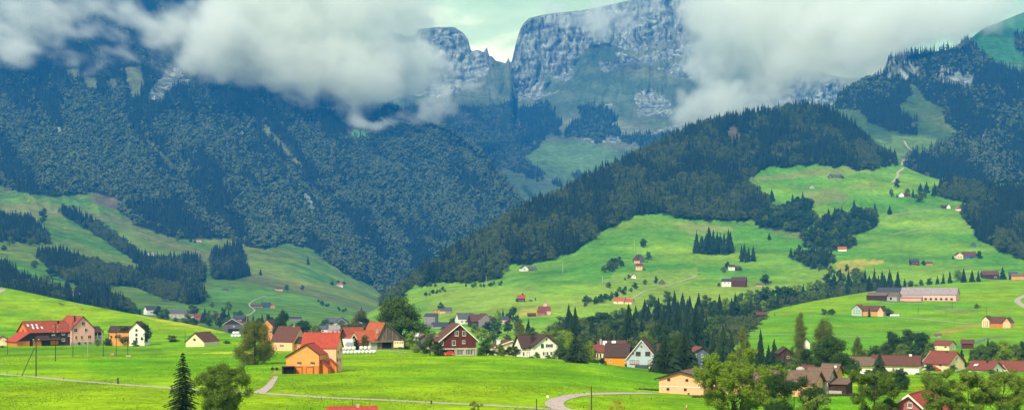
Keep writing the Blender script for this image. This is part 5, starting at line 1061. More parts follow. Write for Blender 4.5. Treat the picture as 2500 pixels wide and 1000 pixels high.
# farms high on the right hill
small('farmhouse', 'long grey alpine farm high on the right hill under the spruce wood', 2037, 435, None, -12, [(-16, -4, 0, 12, 5, 11, 'y', W_GREYB, R_SLT), (-3.6, 14, 1, 12, 5, 10, 'x', W_GREYB, R_GRY)], [(-10, 3, 3, 2, 0)], 'farmhouse')
small('barn', 'tiny white hut with brown roof on the dry high pasture', 1982, 460, None, 5, [(-6, 6, 0, 7, 4, 9, 'y', W_CONC, R_MAR)], (), 'hut')
small('house', 'white chalet with brown barn among trees high on the right hill', 2207, 480, None, 8, [(-12, 0, 0, 10, 5, 11, 'y', W_WHITE, R_SLT), (.4, 14, 0, 10, 5, 9, 'x', W_RUST, R_MAR)])
small('house', 'white gabled house beside a hedge on the upper right pasture', 2312, 509, None, 8, [(-12, -1, 2, 11, 5, 9, 'x', W_BROWN, R_BRN), (-.6, 8, 0, 10, 5, 11, 'y', W_WHITE, R_BRN)])
small('house', 'pink roofed chalet at the wood edge on the upper right pasture', 2342, 515, None, -5, [(-9, 10, 0, 10, 5, 11, 'x', W_WHITE, R_ORG)])
small('farmhouse', 'big cream farmhouse with brown barn near the right woods', 2360, 631, None, 16, [(-24, -8, 0, 12, 9, 15, 'y', W_CREAM, R_BRN), (-7.6, 24, 1, 13, 8, 17, 'x', W_SLATE, R_MAR)], [(-19, 4, 2, 3, 0), (-13, 4, 2, 3, 0), (12, 3, 10, 4, 1)], 'farmhouse')
small('barn', 'small slate hut above the big cream farmhouse', 2377, 602, None, 5, [(-6, 6, 0, 8, 5, 10, 'y', W_SLATE, R_SLT)], (), 'hut')
small('farmhouse', 'brick red farmhouse with grey roof on the mid right pasture', 2238, 647, None, 10, [(-14, 6, 0, 11, 9, 15, 'x', W_RUST, R_SLT), (20, 38, 2, 9, 4, 8, 'x', W_AMBER, R_MAR)], [(-7, 5, 3, 2, 0), (0, 5, 3, 2, 0)], 'farmhouse')
small('house', 'small white house with orange roof at the wood edge on the right hill', 2057, 613, None, 8, [(-10, 10, 0, 9, 5, 11, 'x', W_WHITE, R_ORG)])
small('house', 'tiny peach house below the yellow stubble field', 2017, 678, None, 5, [(-6, 6, 0, 8, 5, 9, 'y', W_PEACH, R_MAR)])
small('house', 'pink flat sheds among the ravine tree tops', 1853, 698, 1560, 0, [(-7, 7, 0, 6, 3, 5, 'x', W_PINK, R_MAR)])
small('house', 'white gable among the trees left of the tall poplar', 1968, 850, 640, 10, [(-9, 9, 0, 8, 14, 24, 'y', W_WHITE, R_SLT)])
small('house', 'brown chalet with a red balcony behind the spruces', 1920, 885, 480, 8, [(-18, 16, 0, 9, 22, 36, 'y', W_BROWN, R_BRN)], [(4, 14, 6, 6, 0)])
# ---------------------------------------------------------------- single trees
LEAFM = dict(spruce=M_CON, olive=M_CONB, round=M_BRO, dark=M_BROD, light=M_BROL, autumn=M_AUT, turning=M_AUT2, birch=M_BIR, poplar=M_BIR, yellow=M_YEL, bush=M_BRO)
LIB = {}
def clumps_round(g, n, z0=0.16, z1=0.92, spread=0.36, cr=0.17, peak=0.55):
    cl = []
    for k in range(n):
        t = (k + g.random()) / n; a = g.random() * 6.28; pr = max(0.25, math.sin(math.pi * min(1, 0.10 + 0.86 * t ** (0.5 / peak * 0.6))) ** 0.55); d = spread * pr * g.uniform(0.35, 1.0)
        cl.append(((math.cos(a) * d, math.sin(a) * d, z0 + (z1 - z0) * t), (cr * g.uniform(.75, 1.2) * (0.5 + 0.5 * pr), cr * g.uniform(.75, 1.2) * (0.5 + 0.5 * pr), cr * 0.62 * g.uniform(.8, 1.2))))
    return cl
def tree_meshes(kind, lod, var):
    key = (kind, lod, var)
    if key in LIB: return LIB[key]
    g = np.random.default_rng(abs(hash((len(kind), lod, var, ord(kind[0])))) % 100000)
    nl = (1700, 8000, 24000)[lod]; sz = (0.033, 0.018, 0.0105)[lod]
    if kind in ('spruce', 'olive'):
        v, f = conifer_mesh('', 1.0, 0.5, (16, 30, 52)[lod], (9, 17, 28)[lod], None, var * 7 + lod, ragged=0.42 if kind == 'spruce' else 0.5)
        cv, cf = [tuple(x) for x in v], f; tv, tf = trunk_mesh(0.95, 0.016, 6, 0.1, 0, var); tv = [(x * 3, y * 3, z) for x, y, z in tv]
    elif kind == 'poplar':
        cl = [((g.normal() * .10 * math.sin(math.pi * (.12 + .82 * t)), g.normal() * .10, 0.08 + 0.87 * t), (.36 * math.sin(math.pi * (.14 + .78 * t)) ** .7, .36 * math.sin(math.pi * (.14 + .78 * t)) ** .7, .045)) for t in np.linspace(0, 1, 26)]
        V, Q = leaf_crown(cl, nl, sz, var, fill=.3); V[:, 0] *= 1; cv, cf = V.tolist(), Q.tolist(); tv, tf = trunk_mesh(.9, .04, 6, .2, 0, var)
    elif kind == 'birch':
        cl = clumps_round(g, 30 + lod * 12, .14, .95, .34, .14, .45); V, Q = leaf_crown(cl, nl, sz, var, droop=1.6, fill=.2); cv, cf = V.tolist(), Q.tolist(); tv, tf = trunk_mesh(.85, .03, 7, .2, .02, var)
    elif kind in ('bush', 'yellow'):
        cl = clumps_round(g, 14, .12, .86, .34, .2, .5); V, Q = leaf_crown(cl, nl, sz * 1.2, var, fill=.2); cv, cf = V.tolist(), Q.tolist(); tv, tf = trunk_mesh(.5, .03, 5, .4, .05, var)
    else:
        cl = clumps_round(g, 20 + lod * 14, .20, .90, .36, .17 - .02 * lod, .6); V, Q = leaf_crown(cl, nl, sz, var, fill=.45); cv, cf = V.tolist(), Q.tolist(); tv, tf = trunk_mesh(.6, .035, 7, .5, .02, var)
        tv = [tuple(x) for x in tv]; tf = [list(x) for x in tf]
        for k in range(6): a = g.random() * 6.28; limb(tv, tf, (0, 0, .2 + .05 * k), (math.cos(a) * .28, math.sin(a) * .28, .42 + .07 * k), .016, .006)
    # crown spans exactly one unit across and up
    A = np.array(cv, float); wd = np.percentile(np.abs(A[:, :2]), 99.3) * 2; zt = A[:, 2].max(); A[:, :2] /= wd; A[:, 2] /= zt; cv = A.tolist()
    cm = raw_mesh(kind + '_crown', cv, cf, [LEAFM[kind]]); tm = raw_mesh(kind + '_trunk', tv, tf, [M_BARK])
    both = raw_mesh(kind + '_tree', list(cv) + [tuple(x) for x in tv], [list(q) for q in cf] + [[i + len(cv) for i in q] for q in tf], [LEAFM[kind], M_BARK], [0] * len(cf) + [1] * len(tf)) if lod == 0 else None
    LIB[key] = (tm, cm, both); return LIB[key]
NAMES = dict(spruce=('spruce', 'spruce'), olive=('spruce', 'spruce'), round=('broadleaf_tree', 'broadleaf tree'), dark=('maple_tree', 'maple'), light=('ash_tree', 'ash tree'), autumn=('autumn_tree', 'autumn tree'), turning=('autumn_tree', 'autumn tree'),
             birch=('birch_tree', 'birch'), poplar=('poplar_tree', 'poplar'), yellow=('bush', 'bush'), bush=('bush', 'bush'))
COUNT = {}
def put_tree(p, w, h, kind, px_h, label, group=None, var=None):
    lod = 0 if px_h < 58 else (1 if px_h < 115 else 2); var = random.randrange(4 if lod < 2 else 3) if var is None else var
    tm, cm, both = tree_meshes(kind, lod, var); nm, cat = NAMES[kind]; rz = random.uniform(0, 6.28); COUNT[nm] = COUNT.get(nm, 0) + 1
    if lod == 0:
        o = bpy.data.objects.new(nm, both); COL.objects.link(o); o.location = p; o.scale = (w, w, h); o.rotation_euler = (0, 0, rz); return tag(o, label, cat, group)
    r = empty(nm, p, rz); tag(r, label, cat, group)
    for me, n in ((tm, 'trunk'), (cm, 'crown')):
        o = bpy.data.objects.new(n, me); COL.objects.link(o); o.parent = r; o.scale = (w, w, h)
    return r
def tree(u, v, hpx, wpx, kind, label, group=None, D=None, sheets=None, var=None):
    """tree whose foot shows at photo pixel (u, v), hpx tall and wpx wide in the photo"""
    p = hit(u, v, sheets) if D is None else place(u, v, D)
    if p is None: p = P(u, v, D or 1500)
    k = p.y / F; h = hpx * k; z = ground(p.x, p.y)          # stand it on the real ground, keep its top
    if D is not None: h = max(.5 * h, h + p.z - z); p = Vector((p.x, p.y, z))
    return put_tree(p - Vector((0, 0, .3)), wpx * k, h, kind, hpx, label, group, var)
def tree_top(u, vt, h, wr, kind, label, group, D0=720, D1=2100, sheets=('wooded_hill', 'right_rise_field')):
    """tree h metres tall in the ravine whose top shows at photo row vt"""
    best = None; D0 = max(D0, float(np.interp(u, [1690, 1780, 1900, 2050, 2200, 2400], [720, 1090, 1190, 1290, 1370, 1450])))
    for D in np.arange(D0, D1, 22.0):
        x = (u - U0) / F * D; z = ground(x, D, sheets); vv = H0 - (z + h - CZ) / D * F
        e = abs(vv - vt)
        if best is None or e < best[0]: best = (e, D, x, z)
    e, D, x, z = best
    if e > 30: return None
    if e > 12: h = min(34, max(6, CZ + (H0 - vt) / F * D - z))
    return put_tree(Vector((x, D, z - .3)), h * wr, h, kind, h * F / D, label, group)

# --- single trees one can tell apart --------------------------------------------------
T = tree
T(622, 889, 116, 92, 'birch', 'big drooping olive birch standing in the meadow left of the orange barn', var=0)
T(977, 850, 136, 152, 'round', 'huge round dark green maple rising behind the old orange roofed farm', D=540, var=1)
T(879, 850, 96, 66, 'autumn', 'rust topped autumn tree directly left of the huge maple', D=600, var=0)
T(852, 862, 78, 62, 'turning', 'yellow brown tree behind the white bales', D=520)
T(1005 , 848, 44, 40, 'light', 'yellow green apple tree against the right end of the old farm gable', D=490)
T(890, 852, 38, 30, 'autumn', 'small orange leaved tree before the old farm porch', D=486)
T(689, 850, 98, 46, 'dark', 'tall dark tree behind the mossy roofed peach house', D=690)
T(740, 850, 74, 62, 'dark', 'wide dark tree behind the big red barn roof', D=700)
T(772, 850, 60, 34, 'round', 'loose green tree right of the wide dark tree in the valley', D=720)
T(712, 835, 48, 30, 'dark', 'small dark tree between the two dark valley trees', D=720)
T(305, 836, 47, 52, 'autumn', 'round dark brownish maple before the white gabled house', var=2, D=590)
T(354, 834, 50, 34, 'dark', 'dark tree touching the right wall of the white gabled house', D=588)
T(268, 834, 36, 24, 'spruce', 'dark spruce between the pink farmhouse and the round maple', D=588)
T(418, 834, 20, 38, 'bush', 'round green bush alone on the meadow edge left of the peach shed')
T(555, 838, 10, 22, 'bush', 'low scruffy bush right of the peach shed')
T(1625, 927, 118, 84, 'spruce', 'left one of the two big dark spruces beside the blue house', D=420, var=1)
T(1672, 929, 126, 76, 'spruce', 'right one of the two big dark spruces beside the blue house', D=430, var=2)
T(1650, 900, 88, 40, 'turning', 'orange tipped tree between the two big spruces', D=440)
T(1404, 884, 72, 62, 'olive', 'broad dark conifer right of the white cross gabled house')
T(1366, 880, 52, 36, 'turning', 'yellow green tree at the right wall of the white cross gabled house', D=450)
T(1440, 874, 48, 40, 'light', 'pale green shrub tree behind the hedge right of the broad conifer', D=480)
T(1188, 866, 46, 40, 'dark', 'dark bushy tree at the right wall of the rust brown house', D=445)
T(1050, 864, 46, 44, 'turning', 'olive willow bush at the left wall of the rust brown house', D=430)
T(1218, 868, 34, 34, 'round', 'bright green bush left of the cream bungalow', D=448)
T(1243, 870, 30, 30, 'dark', 'dark round bush before the cream bungalow', D=446)
T(1258, 876, 36, 28, 'turning', 'slender thin tree at the left of the white cross gabled house', D=440)
T(1268, 860, 84, 34, 'poplar', 'brownish upright poplar behind the white cross gabled house', D=600)
T(1311, 878, 22, 18, 'bush', 'small bush at the front wall of the white cross gabled house', D=440)
T(1340, 878, 15, 26, 'bush', 'flat shrub under the right windows of the white cross gabled house', D=440)
T(1765, 885, 100, 52, 'spruce', 'tall dark spruce pair tip behind the light ash crown', D=520, var=0)
T(1740, 890, 92, 40, 'spruce', 'dark spruce just left of the tall spruce behind the ash', D=540)
T(1785, 890, 86, 38, 'olive', 'dark spruce just right of the tall spruce behind the ash', D=540)
T(1815, 885, 100, 34, 'birch', 'thin pale birch with airy branches among the spruces', D=560)
T(1857, 893, 98, 34, 'spruce', 'narrow dark spruce left of the poplar', D=520)
T(1890, 895, 74, 40, 'spruce', 'shorter dark spruce next to the narrow one', D=520)
T(1876, 895, 60, 30, 'olive', 'small dark spruce between two spruces left of the poplar', D=530)
T(1828, 895, 52, 44, 'turning', 'brownish low tree under the pale birch', D=520)
T(1953, 895, 137, 36, 'poplar', 'tall slender poplar standing above the farm silo', D=560, var=1)
T(1934, 885, 46, 26, 'round', 'small green tree at the foot of the poplar', D=560)
T(2012, 900, 130, 68, 'birch', 'olive tall tree rising behind the dark chestnut', D=600, var=2)
T(2028, 930, 118, 104, 'dark', 'massive dark chestnut tree behind the stained outbuilding', D=380, var=2)
T(2095, 892, 76, 36, 'birch', 'slim olive tree right of the dark chestnut', D=600)
T(2130, 895, 56, 54, 'turning', 'yellow topped autumn tree behind the long bungalow', D=560)
T(2180, 890, 86, 62, 'dark', 'left tree of the big dark clump above the bungalow', D=720)
T(2215, 880, 84, 60, 'turning', 'orange tipped tree in the middle of the clump above the bungalow', D=730)
T(2250, 884, 80, 60, 'dark', 'right dark tree of the clump above the bungalow', D=720)
T(2205, 895, 60, 60, 'round', 'front round tree of the clump above the bungalow', D=690)
T(2272, 885, 55, 40, 'round', 'low tree at the right end of the clump above the bungalow', D=740)
T(2160, 892, 60, 44, 'turning', 'olive tree at the left end of the clump above the bungalow', D=700)
T(2268, 915, 30, 32, 'dark', 'round dark bush between the bungalow and the red roofed house', D=478)
T(2212, 917, 14, 16, 'turning', 'small red brown bush before the bungalow wall', D=445)
for i, (u, v, h, w_, k) in enumerate([(2348, 895, 50, 28, 'spruce'), (2375, 900, 54, 30, 'turning'), (2400, 895, 60, 40, 'round'), (2425, 895, 66, 44, 'round'), (2453, 895, 72, 50, 'light'), (2480, 895, 60, 44, 'round'), (2500, 895, 66, 40, 'dark'), (2412, 880, 62, 18, 'spruce'), (2330, 890, 34, 34, 'light'), (2388, 880, 40, 30, 'turning')]):
    T(u, v, h, w_, k, 'garden tree in the green row behind the red roofed houses at the right', 'garden trees behind the right houses', D=600 + 12 * (i % 4))
T(2148, 957, 105, 70, 'olive', 'dark spruce behind the round green tree at lower right', D=330, var=0)
T(2195, 955, 62, 52, 'dark', 'dark bush tree on the meadow right of the dark spruce', D=320)
T(2165, 770, 20, 30, 'bush', 'dark tree behind the white bales on the right rise')
T(2122, 773, 31, 10, 'spruce', 'narrow spruce before the mint white farmhouse')
T(2012, 768, 17, 20, 'round', 'left one of the two round trees on the right rise')
T(2032, 768, 17, 24, 'round', 'right one of the two round trees on the right rise')
T(2385, 752, 13, 16, 'bush', 'dark shrub in the dip of the right rise')
T(2448, 681, 33, 20, 'spruce', 'dark spruce between the two crest farms at the right')
# valley village trees
for u, v, h, w_, k in [(385, 775, 32, 26, 'dark'), (400, 782, 30, 30, 'dark'), (402, 786, 36, 30, 'round'), (340, 768, 16, 18, 'dark'), (470, 770, 30, 34, 'round'), (500, 785, 40, 14, 'spruce'), (512, 788, 34, 24, 'round'), (525, 790, 36, 26, 'round'), (545, 792, 44, 22, 'dark'), (495, 788, 30, 20, 'spruce'), (558, 788, 34, 16, 'spruce'), (573, 770, 12, 10, 'round'), (585, 772, 16, 18, 'dark'), (605, 800, 34, 16, 'spruce'), (618, 800, 38, 18, 'spruce'), (640, 800, 40, 16, 'spruce'), (655, 798, 34, 20, 'dark'),
    (665, 800, 30, 18, 'dark'), (630, 805, 32, 22, 'dark'), (455, 795, 30, 30, 'round'), (475, 798, 26, 26, 'dark'), (430, 790, 18, 20, 'round'), (535, 800, 28, 24, 'dark'), (800, 800, 24, 36, 'round'), (832, 800, 22, 22, 'round'), (555, 800, 30, 26, 'round'), (510, 797, 22, 24, 'dark')]:
    T(u, v, h, w_, k, 'dark green tree between the roofs of the valley village left of the birch', 'trees of the valley village', D=880 + random.uniform(-40, 60))
for u, v, h, w_, k in [(1098, 800, 26, 12, 'spruce'), (1105, 800, 28, 18, 'dark'), (1118, 790, 24, 22, 'round'), (1131, 790, 22, 16, 'round'), (1150, 790, 26, 22, 'round'), (1205, 800, 30, 26, 'round'), (1216, 795, 40, 18, 'light'), (1228, 774, 24, 8, 'spruce'), (1252, 785, 40, 34, 'dark'), (1190, 812, 30, 30, 'dark'), (1215, 818, 34, 34, 'dark'), (1240, 812, 34, 32, 'dark'), (1175, 830, 34, 36, 'light'), (1205, 838, 34, 38, 'round'), (1235, 842, 30, 34, 'round'), (1270, 815, 28, 28, 'dark'), (1290, 822, 50, 22, 'spruce'), (1302, 835, 40, 34, 'round'), (1160, 815, 30, 28, 'round'), (1264, 800, 34, 20, 'dark'), (1085, 815, 22, 26, 'round')]:
    T(u, v, h, w_, k, 'green tree among the roofs between the rust brown and the white gabled house', 'trees of the middle village', D=820 + random.uniform(-120, 60))
for u, v, h, w_, k, D in [(6, 858, 14, 16, 'bush', 560), (262, 838, 16, 18, 'dark', 590), (238, 836, 12, 10, 'bush', 585), (330, 838, 12, 20, 'bush', 580), (850, 866, 22, 26, 'light', 520), (835, 855, 34, 30, 'turning', 560), (810, 852, 26, 24, 'light', 560), (1012, 858, 24, 20, 'light', 470), (1035, 856, 26, 30, 'dark', 460), (1072, 862, 30, 26, 'dark', 430), (1020, 860, 14, 22, 'bush', 455), (1176, 868, 26, 22, 'turning', 435), (1205, 868, 18, 24, 'bush', 445), (1230, 872, 22, 20, 'round', 440), (1300, 880, 14, 20, 'bush', 436),
    (1354, 882, 18, 18, 'light', 440), (1376, 884, 40, 34, 'dark', 445), (1390, 860, 60, 40, 'light', 560), (1425, 880, 40, 34, 'turning', 470), (1455, 880, 36, 36, 'round', 500), (1470, 895, 26, 22, 'dark', 425), (1478, 900, 16, 14, 'light', 420), (1600, 912, 30, 26, 'dark', 425), (1690, 915, 60, 40, 'dark', 440), (1730, 905, 40, 44, 'dark', 470), (1905, 905, 36, 44, 'dark', 430), (1935, 905, 40, 34, 'round', 440), (1970, 905, 60, 44, 'dark', 460),
    (2075, 915, 50, 40, 'dark', 420), (2090, 905, 30, 24, 'bush', 430), (2120, 915, 18, 26, 'bush', 440), (2240, 920, 14, 18, 'bush', 445), (2330, 920, 34, 30, 'round', 470), (2355, 922, 26, 30, 'light', 460), (2420, 925, 26, 26, 'round', 460), (2450, 905, 40, 34, 'dark', 540), (2325, 905, 36, 30, 'light', 520), (2280, 925, 16, 30, 'bush', 440), (1585, 905, 46, 26, 'olive', 470), (2300, 960, 20, 30, 'bush', 300)]:
    T(u, v, h, w_, k, 'garden tree or bush standing close to the village houses', 'garden greenery between the village houses', D=D)
# lone trees of the slopes
lone = [(752, 645, 24, 9, 'spruce', 'lone dark spruce on the bare upper part of the left slope'), (636, 671, 18, 10, 'spruce', 'lone spruce right of the dark clump on the left slope'), (557, 760, 28, 22, 'round', 'round tree standing alone above the valley village'), (699, 709, 16, 15, 'round', 'left one of two small round trees beside the tiny brown cottage'), (739, 708, 14, 12, 'dark', 'right one of two small round trees beside the tiny brown cottage'),
    (810, 697, 12, 12, 'dark', 'dark round tree left of the tiny white and red house'), (826, 692, 10, 9, 'dark', 'middle round tree behind the tiny white and red house'), (840, 694, 9, 10, 'dark', 'round tree right of the tiny white and red house'), (517, 750, 14, 12, 'round', 'small tree at the lower end of the left woods'),
    (105, 534, 28, 26, 'dark', 'dark round tree pair high on the left slope'), (105, 545, 20, 18, 'dark', 'lower dark tree of the pair high on the left slope'), (23, 600, 26, 24, 'round', 'round tree at the left edge of the left slope'), (10, 612, 16, 15, 'dark', 'small dark tree at the left edge below the round one'), (84, 655, 22, 20, 'round', 'round tree in the meadow above the lowest left wood'), (125, 680, 34, 32, 'dark', 'big dark round tree above the lowest left wood'), (110, 692, 24, 26, 'round', 'green round tree below the big dark one on the left slope'),
    (165, 702, 22, 16, 'dark', 'dark tree right of the green round one on the left slope'), (72, 600, 20, 18, 'round', 'small tree above the hedge on the left slope'), (466, 590, 14, 9, 'spruce', 'little spruce left of the tiny pink house'), (476, 592, 10, 7, 'spruce', 'smallest spruce beside the tiny pink house'), (490, 586, 14, 12, 'round', 'round tree behind the tiny pink house'), (433, 590, 18, 12, 'round', 'small tree at the edge of the mountain wood'), (178, 507, 8, 12, 'bush', 'dark bush on the upper left pasture'),
    (399, 632, 16, 9, 'spruce', 'first of the four small spruces above the hedge wood'), (411, 633, 18, 9, 'spruce', 'second of the four small spruces above the hedge wood'), (425, 633, 25, 11, 'spruce', 'tallest of the four small spruces above the hedge wood'), (438, 634, 17, 8, 'spruce', 'rightmost of the four small spruces above the hedge wood'),
    (1572, 603, 23, 20, 'dark', 'round dark tree alone high on the middle green slope'), (1583, 634, 22, 20, 'round', 'round tree right of the dark old farmhouse'), (1602, 693, 20, 12, 'dark', 'narrow dark tree beside the small grey hay barn'), (1487, 702, 16, 16, 'round', 'round tree on the yellow slope above the hedge'), (1276, 725, 13, 13, 'spruce', 'tree behind the red roofed cottage'), (1262, 737, 12, 9, 'dark', 'dark shrub left of the red roofed cottage'), (1307, 732, 10, 5, 'spruce', 'tiny spruce right of the red roofed cottage'), (1295, 735, 6, 12, 'bush', 'low shrubs right of the red roofed cottage'),
    (1077, 761, 26, 18, 'dark', 'dark round tree before the lilac grey barn'), (1878, 585, 20, 11, 'spruce', 'lone small spruce at the dry patch of the mid slope'), (1884, 491, 34, 17, 'spruce', 'lone spruce below the cone hill wood'), (1978, 519, 36, 15, 'spruce', 'tall spruce at the right of the mixed clump'), (2038, 531, 28, 15, 'spruce', 'left spruce of the pair above the mixed wood'), (2055, 531, 30, 16, 'spruce', 'right spruce of the pair above the mixed wood'), (2085, 524, 40, 20, 'spruce', 'tallest double spruce above the mixed wood'), (2112, 522, 14, 14, 'spruce', 'short spruce above the mixed wood'),
    (2136, 523, 32, 16, 'spruce', 'spruce at the right end of the mixed wood'), (2172, 523, 26, 13, 'spruce', 'lone spruce on the right green slope beside the path'), (2191, 459, 25, 16, 'dark', 'dark tree below the white zigzag path'), (2176, 480, 20, 12, 'round', 'pale tree left of the white chalet'), (2190, 482, 12, 6, 'spruce', 'tiny spruce left of the white chalet'), (2215, 478, 20, 16, 'round', 'tree behind the white chalet'), (2229, 482, 26, 10, 'spruce', 'dark spruce at the right wall of the white chalet'), (2243, 494, 30, 24, 'round', 'big round tree right of the white chalet'), (2258, 483, 18, 12, 'round', 'small round tree at the far right of the white chalet'), (2262, 470, 30, 18, 'spruce', 'spruce group behind the white chalet'), (2247, 466, 22, 16, 'spruce', 'dark spruce above the big round tree'),
    (2391, 632, 22, 17, 'dark', 'dark round tree right of the big cream farmhouse'), (2327, 632, 12, 7, 'spruce', 'tiny spruce left of the big cream farmhouse'), (2254, 648, 14, 13, 'dark', 'dark bush between the two parts of the brick red farmhouse'), (2222, 646, 9, 6, 'spruce', 'tiny tree left of the brick red farmhouse'), (1869, 695, 28, 30, 'dark', 'dark spreading tree right of the dark red barn'), (1755, 698, 10, 10, 'bush', 'little bush left of the white slate roofed farmhouse'), (1776, 656, 20, 16, 'dark', 'dark tree left of the white house among bushes'), (1765, 664, 14, 16, 'bush', 'bush at the foot of the white house on the mid slope'), (1806, 660, 12, 16, 'bush', 'dark bush right of the white house on the mid slope'),
    (2030, 675, 30, 20, 'round', 'pale round tree below the stubble field'), (2047, 678, 22, 16, 'dark', 'dark tree right of the pale round one below the stubble field'), (2068, 664, 22, 12, 'dark', 'tree standing before the yellow stubble field'), (2086, 672, 20, 20, 'dark', 'round dark tree right below the stubble field'), (2058, 440-4, 8, 7, 'dark', 'tiny tree right of the long grey alpine farm'), (1535, 680, 12, 10, 'dark', 'dark shrub left of the little white chalet'), (1526, 683, 10, 6, 'spruce', 'tiny spruce left of the dark shrub by the chalet')]
for t in lone: T(*t)
# small clumps whose trees can be told apart
def clump(polys, kinds, hpx, wr, step, label, group, sheets=('wooded_hill',), jit=0.6, seed=1, n_max=60):
    rs = random.Random(seed); st = random.getstate(); random.seed(seed); xs = [p[0] for q in polys for p in q]; ys = [p[1] for q in polys for p in q]; n = 0; pts = []
    y = min(ys)
    while y <= max(ys):
        x = min(xs) + rs.uniform(0, step)
        while x <= max(xs):
            uu = x + rs.uniform(-1, 1) * step * jit * .5; vv = y + rs.uniform(-1, 1) * step * .3
            if any(bool(inpoly(np.array([uu]), np.array([vv]), q)[0]) for q in polys): pts.append((uu, vv))
            x += step
        y += step * .62
    if len(pts) > n_max: pts = rs.sample(pts, n_max)
    for uu, vv in sorted(pts, key=lambda t: t[1]):
        k = rs.choice(kinds); h = rs.uniform(*hpx) * (1.0 if k in ('spruce', 'olive') else .8); T(uu, vv, h, h * (rs.uniform(*wr) if k in ('spruce', 'olive') else rs.uniform(.8, 1.05)), k, label, group, sheets=sheets)
    random.setstate(st)
clump([[(1697, 600), (1720, 596), (1745, 610), (1780, 605), (1796, 612), (1790, 622), (1760, 622), (1697, 618)]], ['spruce'], (28, 60), (.38, .5), 9, 'tall dark spruce in the compact grove on the mid slope', 'spruces of the compact grove', seed=3)
clump([[(1808, 630), (1846, 626), (1846, 640), (1808, 640)]], ['spruce'], (28, 44), (.4, .5), 9, 'dark spruce in the small grove right of the compact grove', 'spruces of the small grove', seed=4)
clump([HILL_FOREST[1]], ['spruce', 'round', 'dark', 'dark'], (26, 38), (.4, .5), 13, 'tree in the mixed clump below the cone hill wood', 'mixed clump below the cone hill wood', seed=5)
clump([[(1928, 500), (1960, 498), (1962, 512), (1930, 515)]], ['spruce', 'dark'], (30, 44), (.4, .5), 11, 'tree of the tall knot above the mixed clump', 'tall knot above the mixed clump', seed=6)
clump([HILL_FOREST[2]], ['spruce', 'round', 'dark', 'dark'], (24, 36), (.42, .52), 13, 'tree of the long mixed wood in the hollow of the right slope', 'long mixed wood in the hollow', seed=7, n_max=90)
clump([HILL_FOREST[3]], ['round', 'dark', 'spruce'], (18, 28), (.42, .5), 13, 'tree of the low wood left of the stubble field', 'low wood left of the stubble field', seed=8)
clump([[(1467, 668), (1475, 655), (1500, 640), (1520, 634), (1518, 650), (1490, 668)]], ['dark', 'round'], (18, 24), (.8, 1), 10, 'dark round tree in the tight copse on the yellow slope', 'tight copse on the yellow slope', seed=9)
clump([[(1416, 748), (1430, 730), (1480, 722), (1540, 702), (1575, 690), (1578, 700), (1520, 722), (1490, 735), (1425, 752)]], ['round', 'dark'], (14, 24), (.8, 1), 12, 'tree in the hedge row climbing the yellow slope', 'hedge row on the yellow slope', seed=10)
clump([[(1034, 722), (1040, 712), (1090, 702), (1090, 712), (1040, 727)], [(1040, 700), (1060, 692), (1064, 700), (1045, 706)], [(1125, 700), (1230, 690), (1232, 697), (1130, 704)]], ['dark', 'round'], (9, 15), (.9, 1.2), 9, 'bush in the short hedges below the cone hill', 'hedges below the cone hill', seed=11)
clump([[(770, 735), (810, 748), (812, 755), (770, 742)], [(825, 752), (845, 758), (845, 764), (825, 758)]], ['dark'], (8, 12), (.9, 1.2), 7, 'bush in the dark hedge on the lower left slope', 'dark hedge on the lower left slope', sheets=('left_mountain',), seed=12)
clump([[(270, 735), (300, 745), (330, 760), (325, 768), (290, 758)], [(190, 715), (250, 730), (280, 750), (240, 752), (200, 738)]], ['dark', 'round'], (20, 32), (.8, 1), 12, 'round tree behind the crest of the left hill', 'trees behind the left crest', sheets=('left_mountain',), seed=13)
# far meadow spruces beyond the cone hill
clump([[(1310, 440), (1318, 440), (1316, 450)], [(1343, 447), (1366, 447), (1376, 456), (1362, 458)]], ['spruce'], (12, 22), (.4, .5), 6, 'tiny spruce on the far meadow under the rock walls', 'spruces of the far meadow', sheets=('far_massif',), seed=14)
